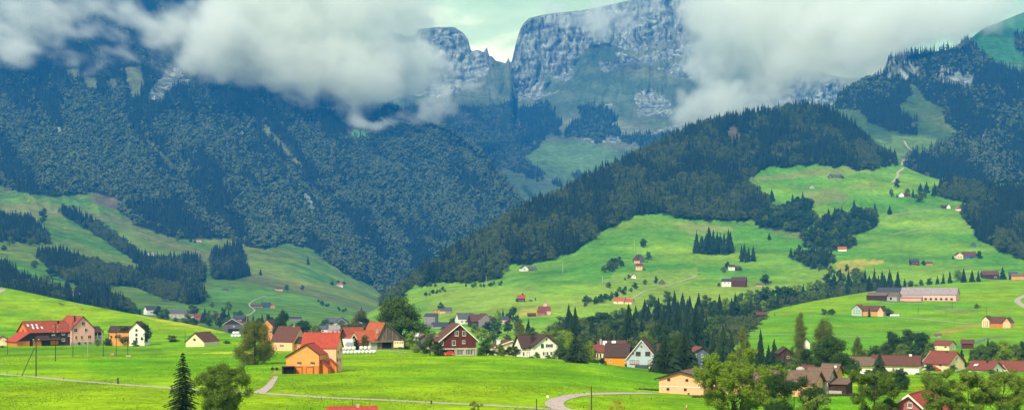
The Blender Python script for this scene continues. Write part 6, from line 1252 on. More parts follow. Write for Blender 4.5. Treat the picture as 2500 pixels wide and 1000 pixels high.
# the belt of trees in the ravine across the middle
def belt():
    tp = [(1340, 792), (1370, 765), (1386, 742), (1402, 742), (1420, 765), (1460, 752), (1500, 752), (1530, 745), (1560, 738), (1580, 720), (1640, 708), (1700, 716), (1760, 722), (1800, 705), (1850, 700), (1900, 692), (1950, 684), (2000, 676), (2050, 655), (2110, 648), (2150, 652), (2190, 656), (2230, 684), (2260, 682), (2300, 660), (2350, 655), (2400, 662)]
    bt = [(1340, 845), (1500, 846), (1600, 850), (1700, 845), (1780, 835), (1800, 800), (1860, 765), (1900, 745), (2000, 728), (2100, 705), (2200, 690), (2300, 680), (2400, 680)]
    con = [(1340, .4), (1400, .9), (1440, .2), (1520, .15), (1560, .8), (1700, .8), (1740, .45), (1800, .35), (1900, .25), (2000, .35), (2100, .3), (2180, .85), (2260, .6), (2330, .6), (2400, .7)]
    g = random.Random(5); row = 0; kinds = ['round', 'dark', 'dark', 'round', 'light']
    while row < 9:
        u = 1340 + g.uniform(0, 14)
        while u < 2405:
            top = np.interp(u, *zip(*tp)) + row * 15 + g.uniform(-6, 9); bot = np.interp(u, *zip(*bt))
            if top < bot - 14 or row == 0:
                pc = np.interp(u, *zip(*con)) * (1 if row < 5 else .35); c = g.random() < pc
                if row >= 4 and not c: kd = g.choice(['light', 'round', 'round', 'dark'])
                else: kd = 'spruce' if c else g.choice(kinds)
                h = g.uniform(21, 30) if c else g.uniform(13, 19)
                if row == 0 and top > bot - 26: h *= .75
                lab = {'spruce': 'dark spruce', 'round': 'rounded green broadleaf tree', 'dark': 'dark leafy maple', 'light': 'bright green leafy tree'}[kd] + ' in the dense tree belt of the ravine below the right hill'
                tree_top(u, top, h, g.uniform(.36, .50) if c else g.uniform(.75, .95), kd, lab, 'trees of the ravine belt', D1=1750)
            u += g.uniform(14, 23) if row < 3 else g.uniform(19, 32)
        row += 1
belt()
for u, v in ((1520, 838), (1560, 842), (1600, 838), (1640, 842), (1480, 845), (1440, 842), (1390, 850), (1700, 838), (1730, 842)):
    T(u, v + 10, random.uniform(42, 58), random.uniform(44, 60), random.choice(['light', 'round', 'round']), 'rounded light green tree at the lower edge of the ravine belt', 'front trees of the ravine belt', D=760 + random.uniform(-60, 60))


# --- the near trees at the bottom edge, each grown limb by limb ---------------------------
def hero(name, label, cat, u, v, D, H, W, mat, nleaf, leaf, seed, ncl, trunk_r, crown_from, shape, cl_r, droop=0, fill=.15, nlimb=12, multi=1):
    g = np.random.default_rng(seed); p = P(u, v, D); z0 = ground(p.x, p.y); H += p.z - z0; p.z = z0; r = empty(name, p, g.random() * 6.28); tag(r, label, cat); tv, tf = [], []; cl = []
    rt = bpy.data.objects.new('trunk', None)
    tips = []
    for m_ in range(multi):
        a0 = g.random() * 6.28; lean = 0.0 if multi == 1 else 0.16 * W; q = [Vector((0, 0, -1.5))]; K = 7
        for k in range(1, K + 1):
            t = k / K; q.append(Vector((math.cos(a0) * lean * t + g.normal() * W * .015, math.sin(a0) * lean * t + g.normal() * W * .015, H * .86 * t)))
        for k in range(K): limb(tv, tf, q[k], q[k + 1], trunk_r * (1 - .88 * k / K), trunk_r * (1 - .88 * (k + 1) / K), 8)
        for i in range(nlimb):
            t = crown_from + (0.95 - crown_from) * (i + g.random()) / nlimb; kk = min(K - 1, int(t * K)); b0 = q[kk].lerp(q[kk + 1], t * K - kk) if t * K - kk <= 1 else q[K]
            prof = shape((t - crown_from) / (1 - crown_from)); L_ = W * .5 * prof * g.uniform(.55, .95); a = i * 2.4 + g.uniform(-.5, .5)
            up = L_ * g.uniform(.45, 1.15); e1 = b0 + Vector((math.cos(a) * L_ * .6, math.sin(a) * L_ * .6, up * .7)); e2 = b0 + Vector((math.cos(a) * L_, math.sin(a) * L_, up)); rr = trunk_r * .35 * (1 - t * .7)
            limb(tv, tf, b0, e1, rr, rr * .6); limb(tv, tf, e1, e2, rr * .6, rr * .25); tips.append((e1, prof)); tips.append((e2, prof))
            for s_ in range(5):
                a2 = a + g.uniform(-1, 1); e3 = e1 + Vector((math.cos(a2), math.sin(a2), g.uniform(.1, .9))) * L_ * g.uniform(.3, .55); limb(tv, tf, e1, e3, rr * .4, rr * .12, 4); tips.append((e3, prof))
        tips.append((q[K] + Vector((0, 0, H * .05)), .5))
    link_mesh('trunk', tv, tf, M_BARK, r)
    idx = g.permutation(len(tips))[:ncl]
    for i in idx:
        e, pr = tips[i]; c = cl_r * W * g.uniform(.45, 1.2) * (.6 + .4 * pr); cl.append(((e.x + g.normal() * c * .2, e.y + g.normal() * c * .2, e.z + g.normal() * c * .2), (c, c, c * g.uniform(.7, 1.1))))
    V, Q = leaf_crown(cl, nleaf, leaf, seed, droop=droop, fill=fill); crown_from_np('crown', V, Q, mat, r); bpy.data.objects.remove(rt); return r
rnd = lambda t: math.sin(math.pi * (.16 + .76 * t)) ** .6
cone = lambda t: (1 - t) ** .75 + .05
egg = lambda t: math.sin(math.pi * (.2 + .72 * t)) ** .8
hero('ash_tree', 'big light green ash with open branches before the long peach farm', 'ash tree', 1800, 1030, 205, 8.1, 12.8, M_BROL, 66000, .09, 11, 220, .22, .16, rnd, .062, nlimb=20, multi=3)
hero('ash_tree', 'smaller yellow green ash touching the right side of the big one', 'ash tree', 1885, 1030, 212, 6.6, 6.6, M_BROL, 20000, .085, 12, 75, .14, .2, rnd, .09, nlimb=14)
hero('broadleaf_tree', 'dark green round top tree at the bottom edge below the silo', 'broadleaf tree', 1938, 1050, 195, 7.0, 8.6, M_BROD, 30000, .09, 13, 95, .16, .1, rnd, .11, nlimb=16)
hero('broadleaf_tree', 'dense mid green tree at the bottom edge before the dark spruce', 'broadleaf tree', 2134, 1045, 205, 8.7, 7.4, M_GRN, 42000, .09, 14, 120, .2, .1, rnd, .10, nlimb=18)
hero('broadleaf_tree', 'loose bushy tree at the bottom edge right of the rose house', 'broadleaf tree', 2296, 1050, 200, 9.0, 5.8, M_GRN, 40000, .09, 15, 130, .13, .1, egg, .13, nlimb=20)
hero('broadleaf_tree', 'slim airy tree in the middle of the three loose trees at lower right', 'broadleaf tree', 2364, 1050, 200, 9.8, 4.6, M_GRN, 30000, .09, 16, 120, .11, .12, egg, .125, nlimb=20)
hero('broadleaf_tree', 'wide open tree with gaps at the lower right corner', 'broadleaf tree', 2436, 1050, 200, 9.0, 7.6, M_GRN, 38000, .09, 17, 160, .12, .14, rnd, .09, nlimb=20, multi=2)
hero('birch_tree', 'airy green birch right of the near dark spruce at lower left', 'birch', 543, 1040, 200, 8.8, 6.6, M_GRN, 46000, .085, 18, 220, .13, .08, rnd, .12, droop=.4, nlimb=22, multi=2)
hero('broadleaf_tree', 'low leafy tree cut by the bottom edge right of the airy ash', 'broadleaf tree', 1990, 1060, 190, 5.4, 5.0, M_BRO, 12000, .12, 19, 46, .1, .1, rnd, .14, nlimb=14)
hero('bush', 'small yellow autumn bush on the near meadow beside the tall pole', 'bush', 1505, 1012, 222, 2.4, 2.6, M_YEL, 2600, .07, 20, 26, .03, .05, rnd, .13, nlimb=12)
hero('bush', 'dark scrubby bush at the bottom edge left of the road fork', 'bush', 1160, 1006, 224, 1.5, 2.2, M_BIR, 1200, .07, 21, 20, .03, .05, rnd, .16, nlimb=10)
# near spruce
def near_spruce(label, u, v, D, H, W, seed, mat):
    g = random.Random(seed); r = empty('spruce', P(u, v, D), 0); tag(r, label, 'spruce'); tv, tf = [], []; limb(tv, tf, (0, 0, -1.5), (0, 0, H * .95), .2, .02, 8); V = []; Fc = []
    n = 34
    for k in range(n):
        t = k / (n - 1); z = H * (.06 + .90 * t); L_ = W * .5 * (1 - t) ** .8 * g.uniform(.8, 1.1) + .12; nb = int(6 + 5 * (1 - t)); o = g.uniform(0, 6.28)
        for j in range(nb):
            a = o + 6.283 * j / nb + g.uniform(-.25, .25); l = L_ * g.uniform(.6, 1.15); d = Vector((math.cos(a), math.sin(a), 0)); s = Vector((-d.y, d.x, 0)); zz = z + g.uniform(-.1, .1) * H / n * 3
            tip = d * l + Vector((0, 0, zz - l * .38 + l * l * .02)); base = Vector((0, 0, zz)); limb(tv, tf, base, tip, .03, .01, 3)
            m_ = max(4, int(l / .13))
            for q in range(m_):
                w_ = (q + .5) / m_; c = base.lerp(tip, w_); hw = .10 + .34 * l * (1 - w_) * .5 + .06; 
                for sg in (-1, 1):
                    i = len(V); e = c + s * sg * hw * g.uniform(.7, 1.2) + d * g.uniform(.08, .2) - Vector((0, 0, g.uniform(.04, .22)))
                    V += [c - d * .05, c + d * .09, e + d * .05, e - d * .08]; Fc.append((i, i + 1, i + 2, i + 3))
    link_mesh('trunk', tv, tf, M_BARK, r); link_mesh('crown', V, Fc, mat, r)
near_spruce('near dark spruce cut by the bottom edge at lower left', 446, 1045, 200, 11.1, 6.6, 1, M_CON)
# ---------------------------------------------------------------- tracks and roads
M_TRACK = mat_plain('pale_track', (0.38, 0.34, 0.25), var=.15, scale=.8); M_ROAD = mat_plain('gravel_road', (0.42, 0.33, 0.29), var=.15, scale=.8); M_ASPH = mat_plain('worn_asphalt', (0.14, 0.13, 0.13), var=.2)
def strip(name, pts, width, mat, lift=.05, step=3.0, sheets=None):
    q = []
    for (a, b_) in zip(pts, pts[1:]):
        n = max(1, int(math.hypot(b_[0] - a[0], b_[1] - a[1]) / step))
        for i in range(n): q.append((lerp(a[0], b_[0], i / n), lerp(a[1], b_[1], i / n)))
    q.append(pts[-1]); W = []
    for (u, v) in q:
        h = hit(u, v, sheets)
        if h is not None: W.append(h)
    # ease out jumps
    for _ in range(4): W = [W[0]] + [(W[i - 1] + W[i] * 2 + W[i + 1]) / 4 for i in range(1, len(W) - 1)] + [W[-1]]
    V = []; Fc = []
    for i, p in enumerate(W):
        d = (W[min(i + 1, len(W) - 1)] - W[max(i - 1, 0)]); d.z = 0; d.normalize(); s = Vector((-d.y, d.x, 0)); wd = width[0] + (width[1] - width[0]) * i / len(W) if isinstance(width, tuple) else width
        for sg in (-1, -.33, .33, 1):
            x = p + s * sg * wd / 2; z = ground(x.x, x.y, sheets); V.append(Vector((x.x, x.y, z + lift)))
    for i in range(len(W) - 1):
        for j in range(3): a = i * 4 + j; Fc.append((a, a + 1, a + 5, a + 4))
    o = link_mesh(name, V, Fc, mat, None, True, None, [(0, 0)] * (len(Fc) * 4)); return tag(o, kind='structure')
strip('field_path', [(-30, 910), (0, 913), (88, 919), (160, 927), (288, 937), (410, 946), (520, 952), (620, 958), (700, 963), (800, 970), (950, 976), (1100, 984), (1200, 989), (1340, 997), (1400, 1001), (1500, 1006), (1600, 1012)], 2.6, M_TRACK, .05, 6, ('meadow',))
strip('road', [(1400, 1003), (1372, 998), (1353, 990), (1351, 983), (1366, 974), (1395, 966), (1430, 962), (1480, 960.5), (1530, 959.5), (1600, 960)], (3.4, 3.0), M_ROAD, .09, 3, ('meadow',))
strip('barn_drive', [(630, 960), (640, 953), (655, 945), (666, 930), (674, 918)], (2.6, .9), M_ROAD, .08, 3, ('meadow',))
strip('valley_road', [(2525, 760), (2500, 747), (2484, 737), (2480, 733), (2488, 727), (2510, 718)], 5.0, M_TRACK, .12, 3, ('right_rise_field',))
strip('farm_lane', [(2165, 773), (2230, 776), (2280, 781), (2340, 788), (2400, 791)], 2.6, M_TRACK, .12, 4, ('right_rise_field',))
strip('lower_lane', [(1820, 816), (1900, 816), (2000, 818), (2130, 821)], 2.4, M_TRACK, .12, 4, ('right_rise_field',))
strip('village_lane', [(2340, 845), (2380, 835), (2410, 826), (2450, 822)], 4.0, M_ASPH, .12, 3, ('right_rise_field',))
strip('farm_yard', [(2150, 735), (2190, 735), (2250, 737)], 9.0, M_ASPH, .10, 4, ('right_rise_field',))
strip('slope_road', [(1520, 738), (1545, 727), (1562, 716), (1575, 709), (1600, 703), (1640, 693), (1670, 684), (1690, 678), (1700, 673), (1690, 670), (1665, 667)], 2.4, M_TRACK, .3, 3, ('wooded_hill',))
strip('zigzag_path', [(2178, 446), (2188, 436), (2193, 428), (2190, 421), (2200, 416), (2206, 410)], 4.5, M_TRACK, .5, 2)
strip('zigzag_path', [(2195, 404), (2208, 392), (2222, 376), (2226, 368), (2214, 358), (2208, 345)], 5.0, M_TRACK, .8, 2)
strip('pasture_path', [(2170, 573), (2205, 567), (2240, 560), (2275, 553), (2300, 548), (2328, 545)], 3.0, M_TRACK, .4, 3, ('wooded_hill',))
strip('upper_path', [(2165, 527), (2200, 521), (2250, 514), (2300, 509)], 2.4, M_TRACK, .4, 3, ('wooded_hill',))
strip('left_path', [(600, 772), (615, 764), (625, 757), (612, 750), (606, 742), (625, 730), (650, 722)], 2.0, M_TRACK, .4, 3, ('left_mountain',))
strip('left_road', [(285, 741), (300, 745), (312, 751), (306, 756), (290, 756)], 9.0, M_TRACK, .4, 3)
strip('hill_yard', [(-40, 722), (-5, 706), (8, 696)], 14.0, M_ROAD, .25, 3)
strip('farm_track', [(915, 854), (960, 857), (1000, 860)], 2.0, M_TRACK, .06, 4)

# ---------------------------------------------------------------- poles, posts, fences
M_POLE = mat_plain('pole_wood', (0.055, 0.042, 0.036), var=.3, scale=3); M_PALE = mat_plain('pale_pole', (0.42, 0.40, 0.36))
def pole(u, v, hpx, label, r=.14, arms=0, D=None, mat=None, group=None, cat='pole', name='utility_pole'):
    p = hit(u, v) if D is None else P(u, v, D)
    k = p.y / F; z0 = ground(p.x, p.y); h = hpx * k + p.z - z0; p.z = z0; m = MB(); m.tube((0, 0, -.6), (0, 0, h), r, r * .7, 8)
    root = empty(name, p, random.uniform(-.3, .3)); tag(root, label, cat, group); m.build('post', mat or M_POLE, root)
    for i in range(arms):
        a = MB(); z = h * (1 - .10 - .14 * i); a.box(-.75, .75, -.05, .05, z - .06, z + .06); ar = a.build('crossarm', mat or M_POLE, root)
        for x in (-.65, .65):
            s = MB(); s.tube((x, 0, z + .06), (x, 0, z + .30), .06, .10, 8); s.build('insulator', T_WHITE, ar)
    return root
r = pole(88, 918, 98, 'tall dark pole with a leaning stay left on the field path', .16, 1)
m = MB(); k = hit(88, 918).y / F; m.tube((-38 * k, .5, .5 * k), (-4 * k, 0, 70 * k), .09, .09, 6); m.build('stay', M_POLE, r)
pole(135.5, 881, 92, 'pole with two crossarms before the brown barn', .14, 2); pole(178, 870, 88, 'thin pole before the pink farmhouse left edge', .11, 0); pole(214, 871, 86, 'thin pale pole before the pink farmhouse right edge', .09, 0, mat=W_STAIN)
pole(252, 870, 66, 'pole with one crossarm right of the pink farmhouse', .12, 1); pole(284, 869, 62, 'pole beside the standing cow', .11, 1); pole(312, 868, 36, 'short pole with a crossarm beside the trough', .12, 1); pole(18.5, 865, 42, 'short pole at the left end of the farm', .1, 0); pole(452, 838, 30, 'short pole at the left corner of the peach shed', .1, 0)
pole(1444, 1008, 66, 'tall dark pole standing alone right of the road fork', .12, 0); pole(1310, 1008, 36, 'shorter dark pole left of the road fork', .1, 0); pole(1048, 862, 40, 'pole at the left of the rust brown house', .1, 0)
for u in (816, 861, 903): pole(u, 1000, 28, 'thin metal mast standing behind the red roof at the bottom edge', .035, 0, D=185, group='masts behind the red roof', cat='mast', name='mast', mat=M_POLE)
for u, v, h in ((1374, 700, 28), (1549, 612, 24), (1187, 695, 22), (1471, 692, 20), (1930, 560, 14), (1723, 560, 14), (1597, 692, 12)):
    pole(u - (0 if u < 1560 else 0), v - 34 if u == 1374 else v, h, 'thin pale pylon mast on the middle green slope', .30, 0, mat=M_PALE, group='thin masts on the green slope', cat='mast', name='mast')
for u, v in ((2242, 763), (2325, 753), (2408, 768)): pole(u, v, 18, 'thin mast on the right rise between the farms', .12, 0, group='masts on the right rise', cat='mast', name='mast')
fp = [(288, 936, 15, .22, 'black wooden post standing on the field path'), (1053, 985, 9, .16, 'dark stump post on the path below the rust brown house')]
for u, v, h, rr, l in fp: pole(u, v, h, l, rr, 0, cat='post', name='post')
for u, v in ((17, 912), (43, 914), (155, 926), (302, 976), (1425, 996), (1525, 997), (1560, 977), (1620, 981), (630, 961), (700, 1000), (758, 1000), (1590, 975), (785, 975), (1540, 852+120)):
    pole(u, v, 7, 'thin fence post standing in the near meadow', .06, 0, group='fence posts of the near meadow', cat='post', name='fence_post')
for i in range(24):
    u = 90 + i * 20; v = np.interp(u, [90, 155, 250, 330, 430, 560], [757, 766, 790, 800, 806, 815]); pole(u, v, 3.2, 'short fence post in the line across the left hill', .09, 0, group='fence line across the left hill', cat='post', name='fence_post')
# speed sign by the road
p = hit(1337, 978); r = empty('road_sign', p, 0); tag(r, 'small white round sign on a thin post beside the road fork', 'sign'); m = MB(); m.tube((0, 0, 0), (0, 0, .8), .03, .03, 6); m.build('post', M_PALE, r); m = MB(); m.tube((0, -.06, .85), (0, -.03, .85), .22, .22, 16); m.build('sign_plate', T_WHITE, r)
p = hit(1676, 1000) or P(1676, 1000, 240); r = empty('hydrant', p, 0); tag(r, 'small red and white marker post in the meadow left of the ash', 'marker'); m = MB(); m.tube((0, 0, 0), (0, 0, .5), .14, .12, 10); m.build('base', mat_plain('marker_red', (.55, .06, .04)), r); m = MB(); m.tube((0, 0, .5), (0, 0, .9), .06, .05, 8); m.build('post', T_WHITE, r)

# ---------------------------------------------------------------- hedge, trampoline, low walls
def hedge(label, u0, v0, u1, v1, hpx, D, thick=1.2, mat=None):
    a = P(u0, v0, D); b_ = P(u1, v1, D + 3); k = D / F; L_ = (b_ - a); n = int(L_.length * 160); g = np.random.default_rng(int(u0)); V = []; h = hpx * k
    t = g.random(n); f = g.integers(0, 3, n); y = np.where(f == 0, -thick / 2, g.uniform(-thick / 2, thick / 2, n)); z = np.where(f == 1, h, g.uniform(-.3, h, n)); y = np.where(f == 2, thick / 2, y)
    c = np.array(a)[None] + np.array(L_)[None] * t[:, None]; c[:, 1] += y + g.normal(0, .06, n); c[:, 2] += z + g.normal(0, .07, n); s = .10
    q = np.stack([c + g.normal(0, s, (n, 3)), c + g.normal(0, s, (n, 3)), c + g.normal(0, s, (n, 3))], 1).reshape(-1, 3)
    o = np_mesh('hedge', q, np.arange(len(q)).reshape(-1, 3), mat or M_BRO, None, False); tag(o, label, 'hedge')
    core = MB(); ang = 0; core.slab([(a.x, a.y - thick * .4, a.z + h * .95), (b_.x, b_.y - thick * .4, b_.z + h * .95), (b_.x, b_.y + thick * .4, b_.z + h * .95), (a.x, a.y + thick * .4, a.z + h * .95)], h * 1.3)
    core.build('core', M_BROD, o)
hedge('clipped green hedge below the broad conifer', 1420, 884, 1462, 889, 11, 425)
hedge('dry low hedge bank running to the long peach farm', 1548, 957, 1622, 958, 8, 312, 1.6, mat_leaf('dry_hedge', (.05, .035, .02), (.12, .09, .03)))
hedge('low hedge at the foot of the long peach farm', 1690, 972, 1900, 974, 7, 292, 1.2, M_BIR)
hedge('low brown bank before the stained outbuilding', 1990, 967, 2105, 966, 5, 300, 1.0, mat_leaf('dry_hedge', (.05, .035, .02), (.12, .09, .03)))
p = P(1567, 909, 440); r = empty('trampoline', p, 0); tag(r, 'big round trampoline with a dark safety net before the blue house', 'trampoline'); k = 440 / F; R0 = 17 * k
m = MB(); m.tube((0, 0, 4 * k), (0, 0, 5 * k), R0, R0, 24); m.build('mat', VOID, r)
m = MB(); n = 24
for i in range(n):
    a = 6.283 * i / n; a2 = 6.283 * (i + 1) / n; m.quad([(math.cos(a) * R0, math.sin(a) * R0, 5 * k), (math.cos(a2) * R0, math.sin(a2) * R0, 5 * k), (math.cos(a2) * R0, math.sin(a2) * R0, 19 * k), (math.cos(a) * R0, math.sin(a) * R0, 19 * k)])
net, nt2, nb = newmat('safety_net'); nb.inputs['Base Color'].default_value = (.03, .04, .045, 1); nb.inputs['Alpha'].default_value = .72; m.build('net', net, r)
for i in range(6):
    a = 6.283 * i / 6 + .3; m = MB(); m.tube((math.cos(a) * R0 * 1.03, math.sin(a) * R0 * 1.03, -.2), (math.cos(a) * R0 * 1.03, math.sin(a) * R0 * 1.03, 20 * k), .04, .04, 6); m.build('leg', T_DARK, r)

# ---------------------------------------------------------------- bales, vehicles
M_WRAP = mat_plain('white_wrap', (.70, .70, .68), rough=.35, var=.06, spec=.5)
def bale(p, r_, w_, lab, grp, up=False):
    bm = bmesh.new(); bmesh.ops.create_cone(bm, cap_ends=True, segments=20, radius1=r_, radius2=r_, depth=w_)
    bmesh.ops.bevel(bm, geom=[e for e in bm.edges if abs(e.verts[0].co.z - e.verts[1].co.z) < 1e-4], offset=r_ * .18, segments=2, affect='EDGES')
    for v_ in bm.verts: v_.co += Vector((random.uniform(-1, 1), random.uniform(-1, 1), random.uniform(-1, 1))) * r_ * .02
    me = bpy.data.meshes.new('bale'); bm.to_mesh(me); bm.free(); me.materials.append(M_WRAP); o = bpy.data.objects.new('bale', me); COL.objects.link(o); o.location = p; o.rotation_euler = (0, 0, random.uniform(0, 3)); tag(o, lab, 'bale', grp)
    for f in me.polygons: f.use_smooth = True
    return o
Db = hit(876, 857.5).y; k = Db / F; g0 = 857.5
Db = 452; k = Db / F
for i in range(9):
    x = (841 + i * 9.1 - U0) * k; bale(Vector((x, Db, ground(x, Db) + 4.7 * k)), 4.4 * k, 9.4 * k, 'white wrapped bale in the bottom row before the old farm', 'bottom row of white bales')
for i, u in enumerate((846, 855, 864, 882, 892, 902)):
    x = (u - U0) * k; bale(Vector((x, Db, ground(x, Db) + 14.2 * k)), 4.4 * k, 9.4 * k, 'white wrapped bale in the upper row before the old farm', 'upper row of white bales')
for i, (u, v) in enumerate(((568, 819), (576, 819), (584, 819), (572, 812), (580, 812))): bale(P(u, v, hit(576, 822).y), 4.2 * 700 / F, 7 * 700 / F, 'white wrapped bale in the heap beside the grey timber barn', 'white bales by the grey barn')
for i in range(4): bale(P(2176 + i * 5.6, 769.5, hit(2185, 772.5).y), 3.3 * hit(2185, 772.5).y / F, 6 * hit(2185, 772.5).y / F, 'white wrapped bale beside the dark tree on the right rise', 'white bales on the right rise')
p = P(848, 857, 465); k = 465 / F; r = empty('trailer', p, 0); tag(r, 'tall white box trailer standing behind the white bales', 'trailer'); m = MB(); m.box(-13 * k, 13 * k, 0, 3, 5 * k, 30 * k); m.build('body', T_WHITE, r); m = MB(); m.slab([(-6 * k, -.6, 14 * k), (13 * k, -.6, 14 * k), (13 * k, -.05, 23 * k), (-2 * k, -.05, 23 * k)], .05); m.build('hatch', mat_plain('grey_hatch', (.2, .22, .24), rough=.3), r)
for x in (-8, 8): m = MB(); m.tube((x * k, -.05, 3 * k), (x * k, .25, 3 * k), .42, .42, 14); m.build('wheel', T_DARK, r)
p = P(973, 850, 470); k = 470 / F; r = empty('horse_trailer', p, 0); tag(r, 'cream horse trailer before the weathered barn gable', 'trailer'); m = MB(); m.box(-12 * k, 12 * k, 0, 2, 3 * k, 15 * k); m.box(-12 * k, 11 * k, .05, 1.95, 15 * k + .002, 18 * k); m.build('body', W_CREAM, r)
for x in (-8, -2, 4, 9): m = MB(); m.box((x - 1.6) * k, (x + 1.6) * k, -.03, .02, 13 * k, 16 * k); m.build('window', GLASS, r)
for x in (2, 6.5): m = MB(); m.tube((x * k, -.08, 2.2 * k), (x * k, .2, 2.2 * k), .33, .33, 14); m.build('wheel', T_DARK, r)
m = MB(); m.box(-19 * k, -12.05 * k, .9, 1.05, 3 * k, 4 * k); m.build('drawbar', T_DARK, r)
def car(label, u, v, D, col, rz=0, L_=4.3, low=False):
    p = P(u, v, D) if D < 600 else hit(u, v); r = empty('parked_car', p, rz); tag(r, label, 'car'); h = L_ / 2; y0, y1 = 0, 1.75
    pr = [(-h, .25), (-h, .72), (-h * .93, .85), (-h * .5, .95), (-h * .22, 1.36), (h * .38, 1.38), (h * .78, .98), (h * .97, .88), (h, .3)]
    m = MB(); m.quad([(x, y0, z) for x, z in pr][::-1]); m.quad([(x, y1, z) for x, z in pr])
    for i in range(len(pr)): a, b_ = pr[i], pr[(i + 1) % len(pr)]; m.quad([(a[0], y0, a[1]), (a[0], y1, a[1]), (b_[0], y1, b_[1]), (b_[0], y0, b_[1])])
    m.build('body', mat_plain('car_paint_%s' % label.split()[0], col, rough=.25, spec=.6, var=.02), r)
    m = MB(); m.quad([(-h * .44, -.012, .97), (h * .62, -.012, .99), (h * .34, -.012, 1.30), (-h * .20, -.012, 1.29)]); m.build('window', GLASS, r)
    for x in (-h * .62, h * .62): m = MB(); m.tube((x, -.05, .32), (x, .2, .32), .32, .32, 16); w_ = m.build('wheel', T_DARK, r); m = MB(); m.tube((x, -.07, .32), (x, -.051, .32), .18, .18, 12); m.build('rim', M_PALE, w_)
car('red car parked before the rust brown house garage', 1097, 867, 418, (.55, .03, .02), .0, 3.4)
car('dark car parked below the dark old farmhouse', 1579, 640, 1860, (.03, .03, .035)); car('grey car at the bend of the white slope road', 1707, 670, 1690, (.05, .05, .055)); car('dark car beside the peach cottage on the slope', 1573, 659, 1800, (.03, .03, .03))
car('white car parked beside the cream bungalow', 1206, 868, 455, (.6, .6, .58)); car('blue car before the white house with red shutters', 2372, 924, 462, (.03, .06, .2))
def rail_fence(label, u0, v0, u1, v1, D, h=1.0, n=12):
    a = P(u0, v0, D); b_ = P(u1, v1, D); r = empty('fence', a, 0); tag(r, label, 'fence'); d = b_ - a
    for i in range(n + 1): p_ = d * (i / n); m = MB(); m.box(p_.x - .05, p_.x + .05, p_.y - .05, p_.y + .05, p_.z - .5, p_.z + h); m.build('post', W_GREYB, r)
    for z in (.45, .85): m = MB(); m.tube((0, -.08, z * h), (d.x, d.y - .08, d.z + z * h), .035, .035, 5); m.build('rail', W_GREYB, r)
rail_fence('grey rail fence on the meadow edge right of the bungalow', 2232, 921, 2300, 924, 435); rail_fence('thin wooden fence at the right end of the brown barn lawn', 150, 846, 236, 843, 560, 1.0, 14); rail_fence('wooden fence left of the long peach farm', 1560, 958, 1606, 960, 318, 1.3, 8)
# white satellite dish / tarp by the conifer
p = P(1463, 893, 415); r = empty('mower', p, .6); tag(r, 'small tilted black and white lid at the meadow edge beside the orange wing', 'lid'); m = MB(); m.slab([(-.3, 0, 0), (.1, 0, .9), (.35, .3, .9), (0, .3, 0)], .06); m.build('plate', T_WHITE, r); m = MB(); m.slab([(-.55, .05, 0), (-.15, .05, .85), (.05, .35, .85), (-.25, .35, 0)], .05); m.build('underside', VOID, r)
# church spire tip above the autumn tree
b = Bld('church', 'grey church roof with a thin spire above the autumn tree', 882, 800, 1450, 0, 'church'); b.block(-9, 9, 0, 9, 34, 40, axis='x', wall=W_CONC, roof=R_SLT); b.part('spire', R_SLT, lambda m: (m.tube((0, 4, b.Zz(38)), (0, 4, b.Zz(44)), 2.2, 1.2, 8), m.tube((0, 4, b.Zz(44)), (0, 4, b.Zz(54)), 1.1, .05, 8)))
# rock needles on the far saddle
for u, v, h, w_, l in ((1188, 128, 11, 4, 'slim rock tooth left on the far saddle'), (1241, 158, 15, 3.4, 'slim rock tooth right on the far saddle')):
    p = P(u, v, 6380); k = 6380 / F; m = MB(); 
    prev = None; V = []; Fc = []; g = random.Random(u)
    for j in range(6):
        t = j / 5; rr = w_ * k * (1 - .7 * t) * g.uniform(.85, 1.1); V += [(math.cos(6.283 * q / 7) * rr * g.uniform(.8, 1.2), math.sin(6.283 * q / 7) * rr * 1.6, -60 + (h * k + 60) * t) for q in range(7)]
    for j in range(5):
        for q in range(7): a = j * 7 + q; b_ = j * 7 + (q + 1) % 7; Fc.append((a, b_, b_ + 7, a + 7))
    Fc.append(tuple(range(35, 42))); o = link_mesh('rock_needle', V, Fc, mat_plain('needle_rock', (.2, .2, .2), var=.3, scale=.05)); o.location = p; tag(o, l, 'rock')

